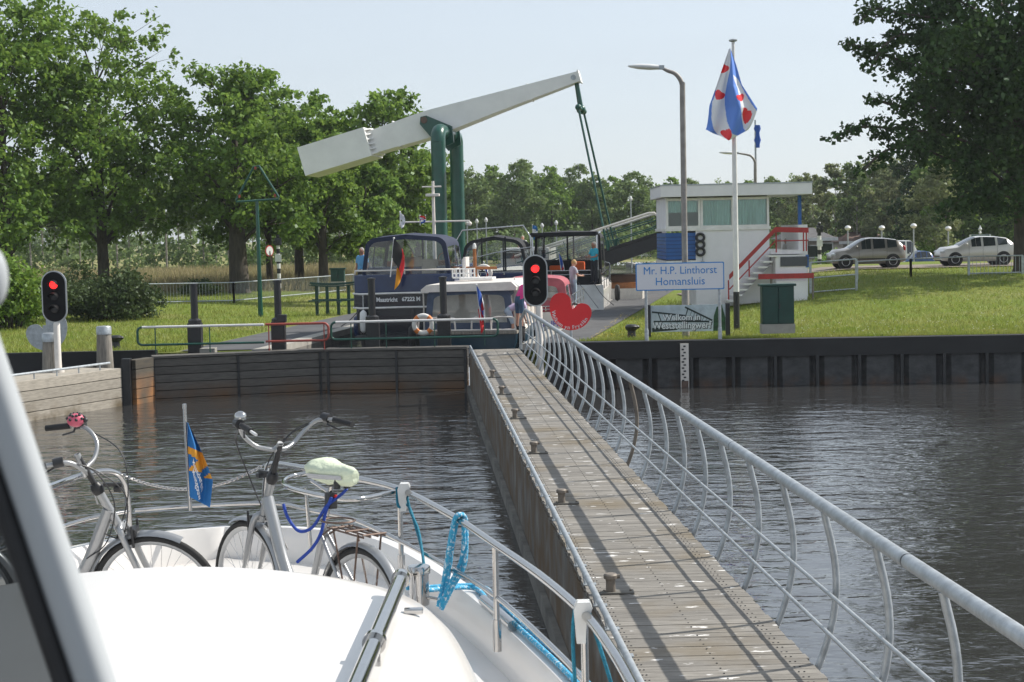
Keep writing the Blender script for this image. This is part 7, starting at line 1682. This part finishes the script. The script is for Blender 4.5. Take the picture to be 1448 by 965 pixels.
# --- G: white cruiser bow behind
t = boatroot('motor_cruiser', 'white cruiser with red trim glimpsed between the two dark canopies', 742, 84)
hull(t, 8, 3.0, 2.1, 2.4, 'white_gel'); w = MB(); w.box((0, 2.2, 2.5), (2.6, 3.5, .9), bev=.2); w.build('cabin', 'white_gel', t); w = MB(); w.box((0, .42, 2.6), (2.2, .06, .4)); w.build('aft_window', 'window_dark', t); w = MB(); w.box((0, -.03, 1.9), (2.7, .06, .1)); w.build('trim_stripe', 'red_paint', t); railing(t, [(-1.3, 0, 2.1), (1.3, 0, 2.1)], .6, 'chrome', .02, 1, .8)
# boat mooring line held by the woman
rope('mooring_line', 'thin mooring line running from the woman in grey down to the quay', [at(818, 400, 68.0), at(830, 415, 67), at(846, 436, 66)], .012, 'black_plastic')
# distant slim masts, posts with lantern
for k, (px, y0_, y1_) in enumerate([(661, 350, 318), (675, 350, 316), (688, 350, 314), (787, 345, 318), (893, 352, 284), (767, 345, 322)]):
    p = at(px, y0_, 105); t = thing('navigation_pole', 'slim white pole number rising behind the boats', 'pole', p, 0, 'slim poles behind the moored boats'); H = at(px, y1_, 105).z - p.z
    t['label'] = 'slim white pole rising behind the moored boats against the far wood'
    w = MB(); w.tube([(0, 0, -2), (0, 0, H)], .05, 6); w.build('pole', 'galv', t); w = MB(); w.lathe([(.09, 0), (.12, .12), (.06, .25), (0, .3)], 8, (0, 0, H)); w.build('lantern', 'fender_white', t)
p0 = at(753, 330, 100); flag_on('small sky blue flag on a slim pole behind the boats', p0 + Vector((0, 0, -.8)), p0 + Vector((0, 0, .5)), .9, .2, ['flag_azure', 'flag_white', 'flag_azure'], True, p0)

# --- deck clutter on the boats
p = at(656, 392, 53.5); t = thing('slatted_crate', 'white slatted crate standing on the cream roof beside the wooden mast', 'crate', p)
w = MB(); w.box((0, 0, -.02), (.72, .5, .04)); w.build('base', 'white_paint', t)
for z_ in (.12, .27): w = MB(); w.tube([(-.36, -.25, z_), (.36, -.25, z_), (.36, .25, z_), (-.36, .25, z_)], .018, 6, closed=True); w.build('rim_bar', 'white_paint', t)
for k in range(7): w = MB(); w.box((-.36 + .12 * k, -.25, .13), (.05, .02, .28)); w.build('slat', 'white_paint', t)
c = at(684, 386, 57); t = thing('lifebuoy', 'plain white lifebuoy behind the wooden mast crossbar', 'lifebuoy', c)
w = MB(); w.tube([(.25 * math.cos(a), 0, .25 * math.sin(a)) for a in np.linspace(0, 6.283, 24, endpoint=False)], .065, 10, closed=True); w.build('ring', 'lifebuoy_white', t, smooth=60)
for k, (px, py, Y, m_) in enumerate([(514, 455, 53.9, 'fender_white'), (505, 462, 56.0, 'navy'), (583, 478, 49.6, 'rubber'), (737, 470, 49.8, 'rubber')]):
    o = MB(); o.tube([(0, 0, .38), (0, 0, .30), (0, 0, .0), (0, 0, -.30), (0, 0, -.38)], [.03, .11, .13, .11, .03], 12); o.tube([(0, 0, .36), (0, .05, .9)], .012, 5); o = o.build('fender', m_, None, smooth=60); o.location = at(px, py, Y)
    tag(o, ['pale fender hanging at the port corner of the blue cruiser stern', 'navy fender hanging further forward along the port side of the blue cruiser', 'black fender at the left corner of the small cabin boat', 'black fender between the small cabin boat and the right quay'][k], 'fender', 'fenders of the two nearest boats')
for k, (px0, py0, px1, py1, Y, lab) in enumerate([(507, 440, 482, 462, 53.6, 'thin dark mooring line from the blue cruiser down to the left quay'), (838, 398, 868, 432, 68, 'thin mooring line from the black canopied boat to the quay path')]):
    rope('mooring_line', lab, [at(px0, py0, Y), at((px0 + px1) / 2 - 1, (py0 + py1) / 2 + 3, Y), at(px1, py1, Y)], .014, 'black_plastic')
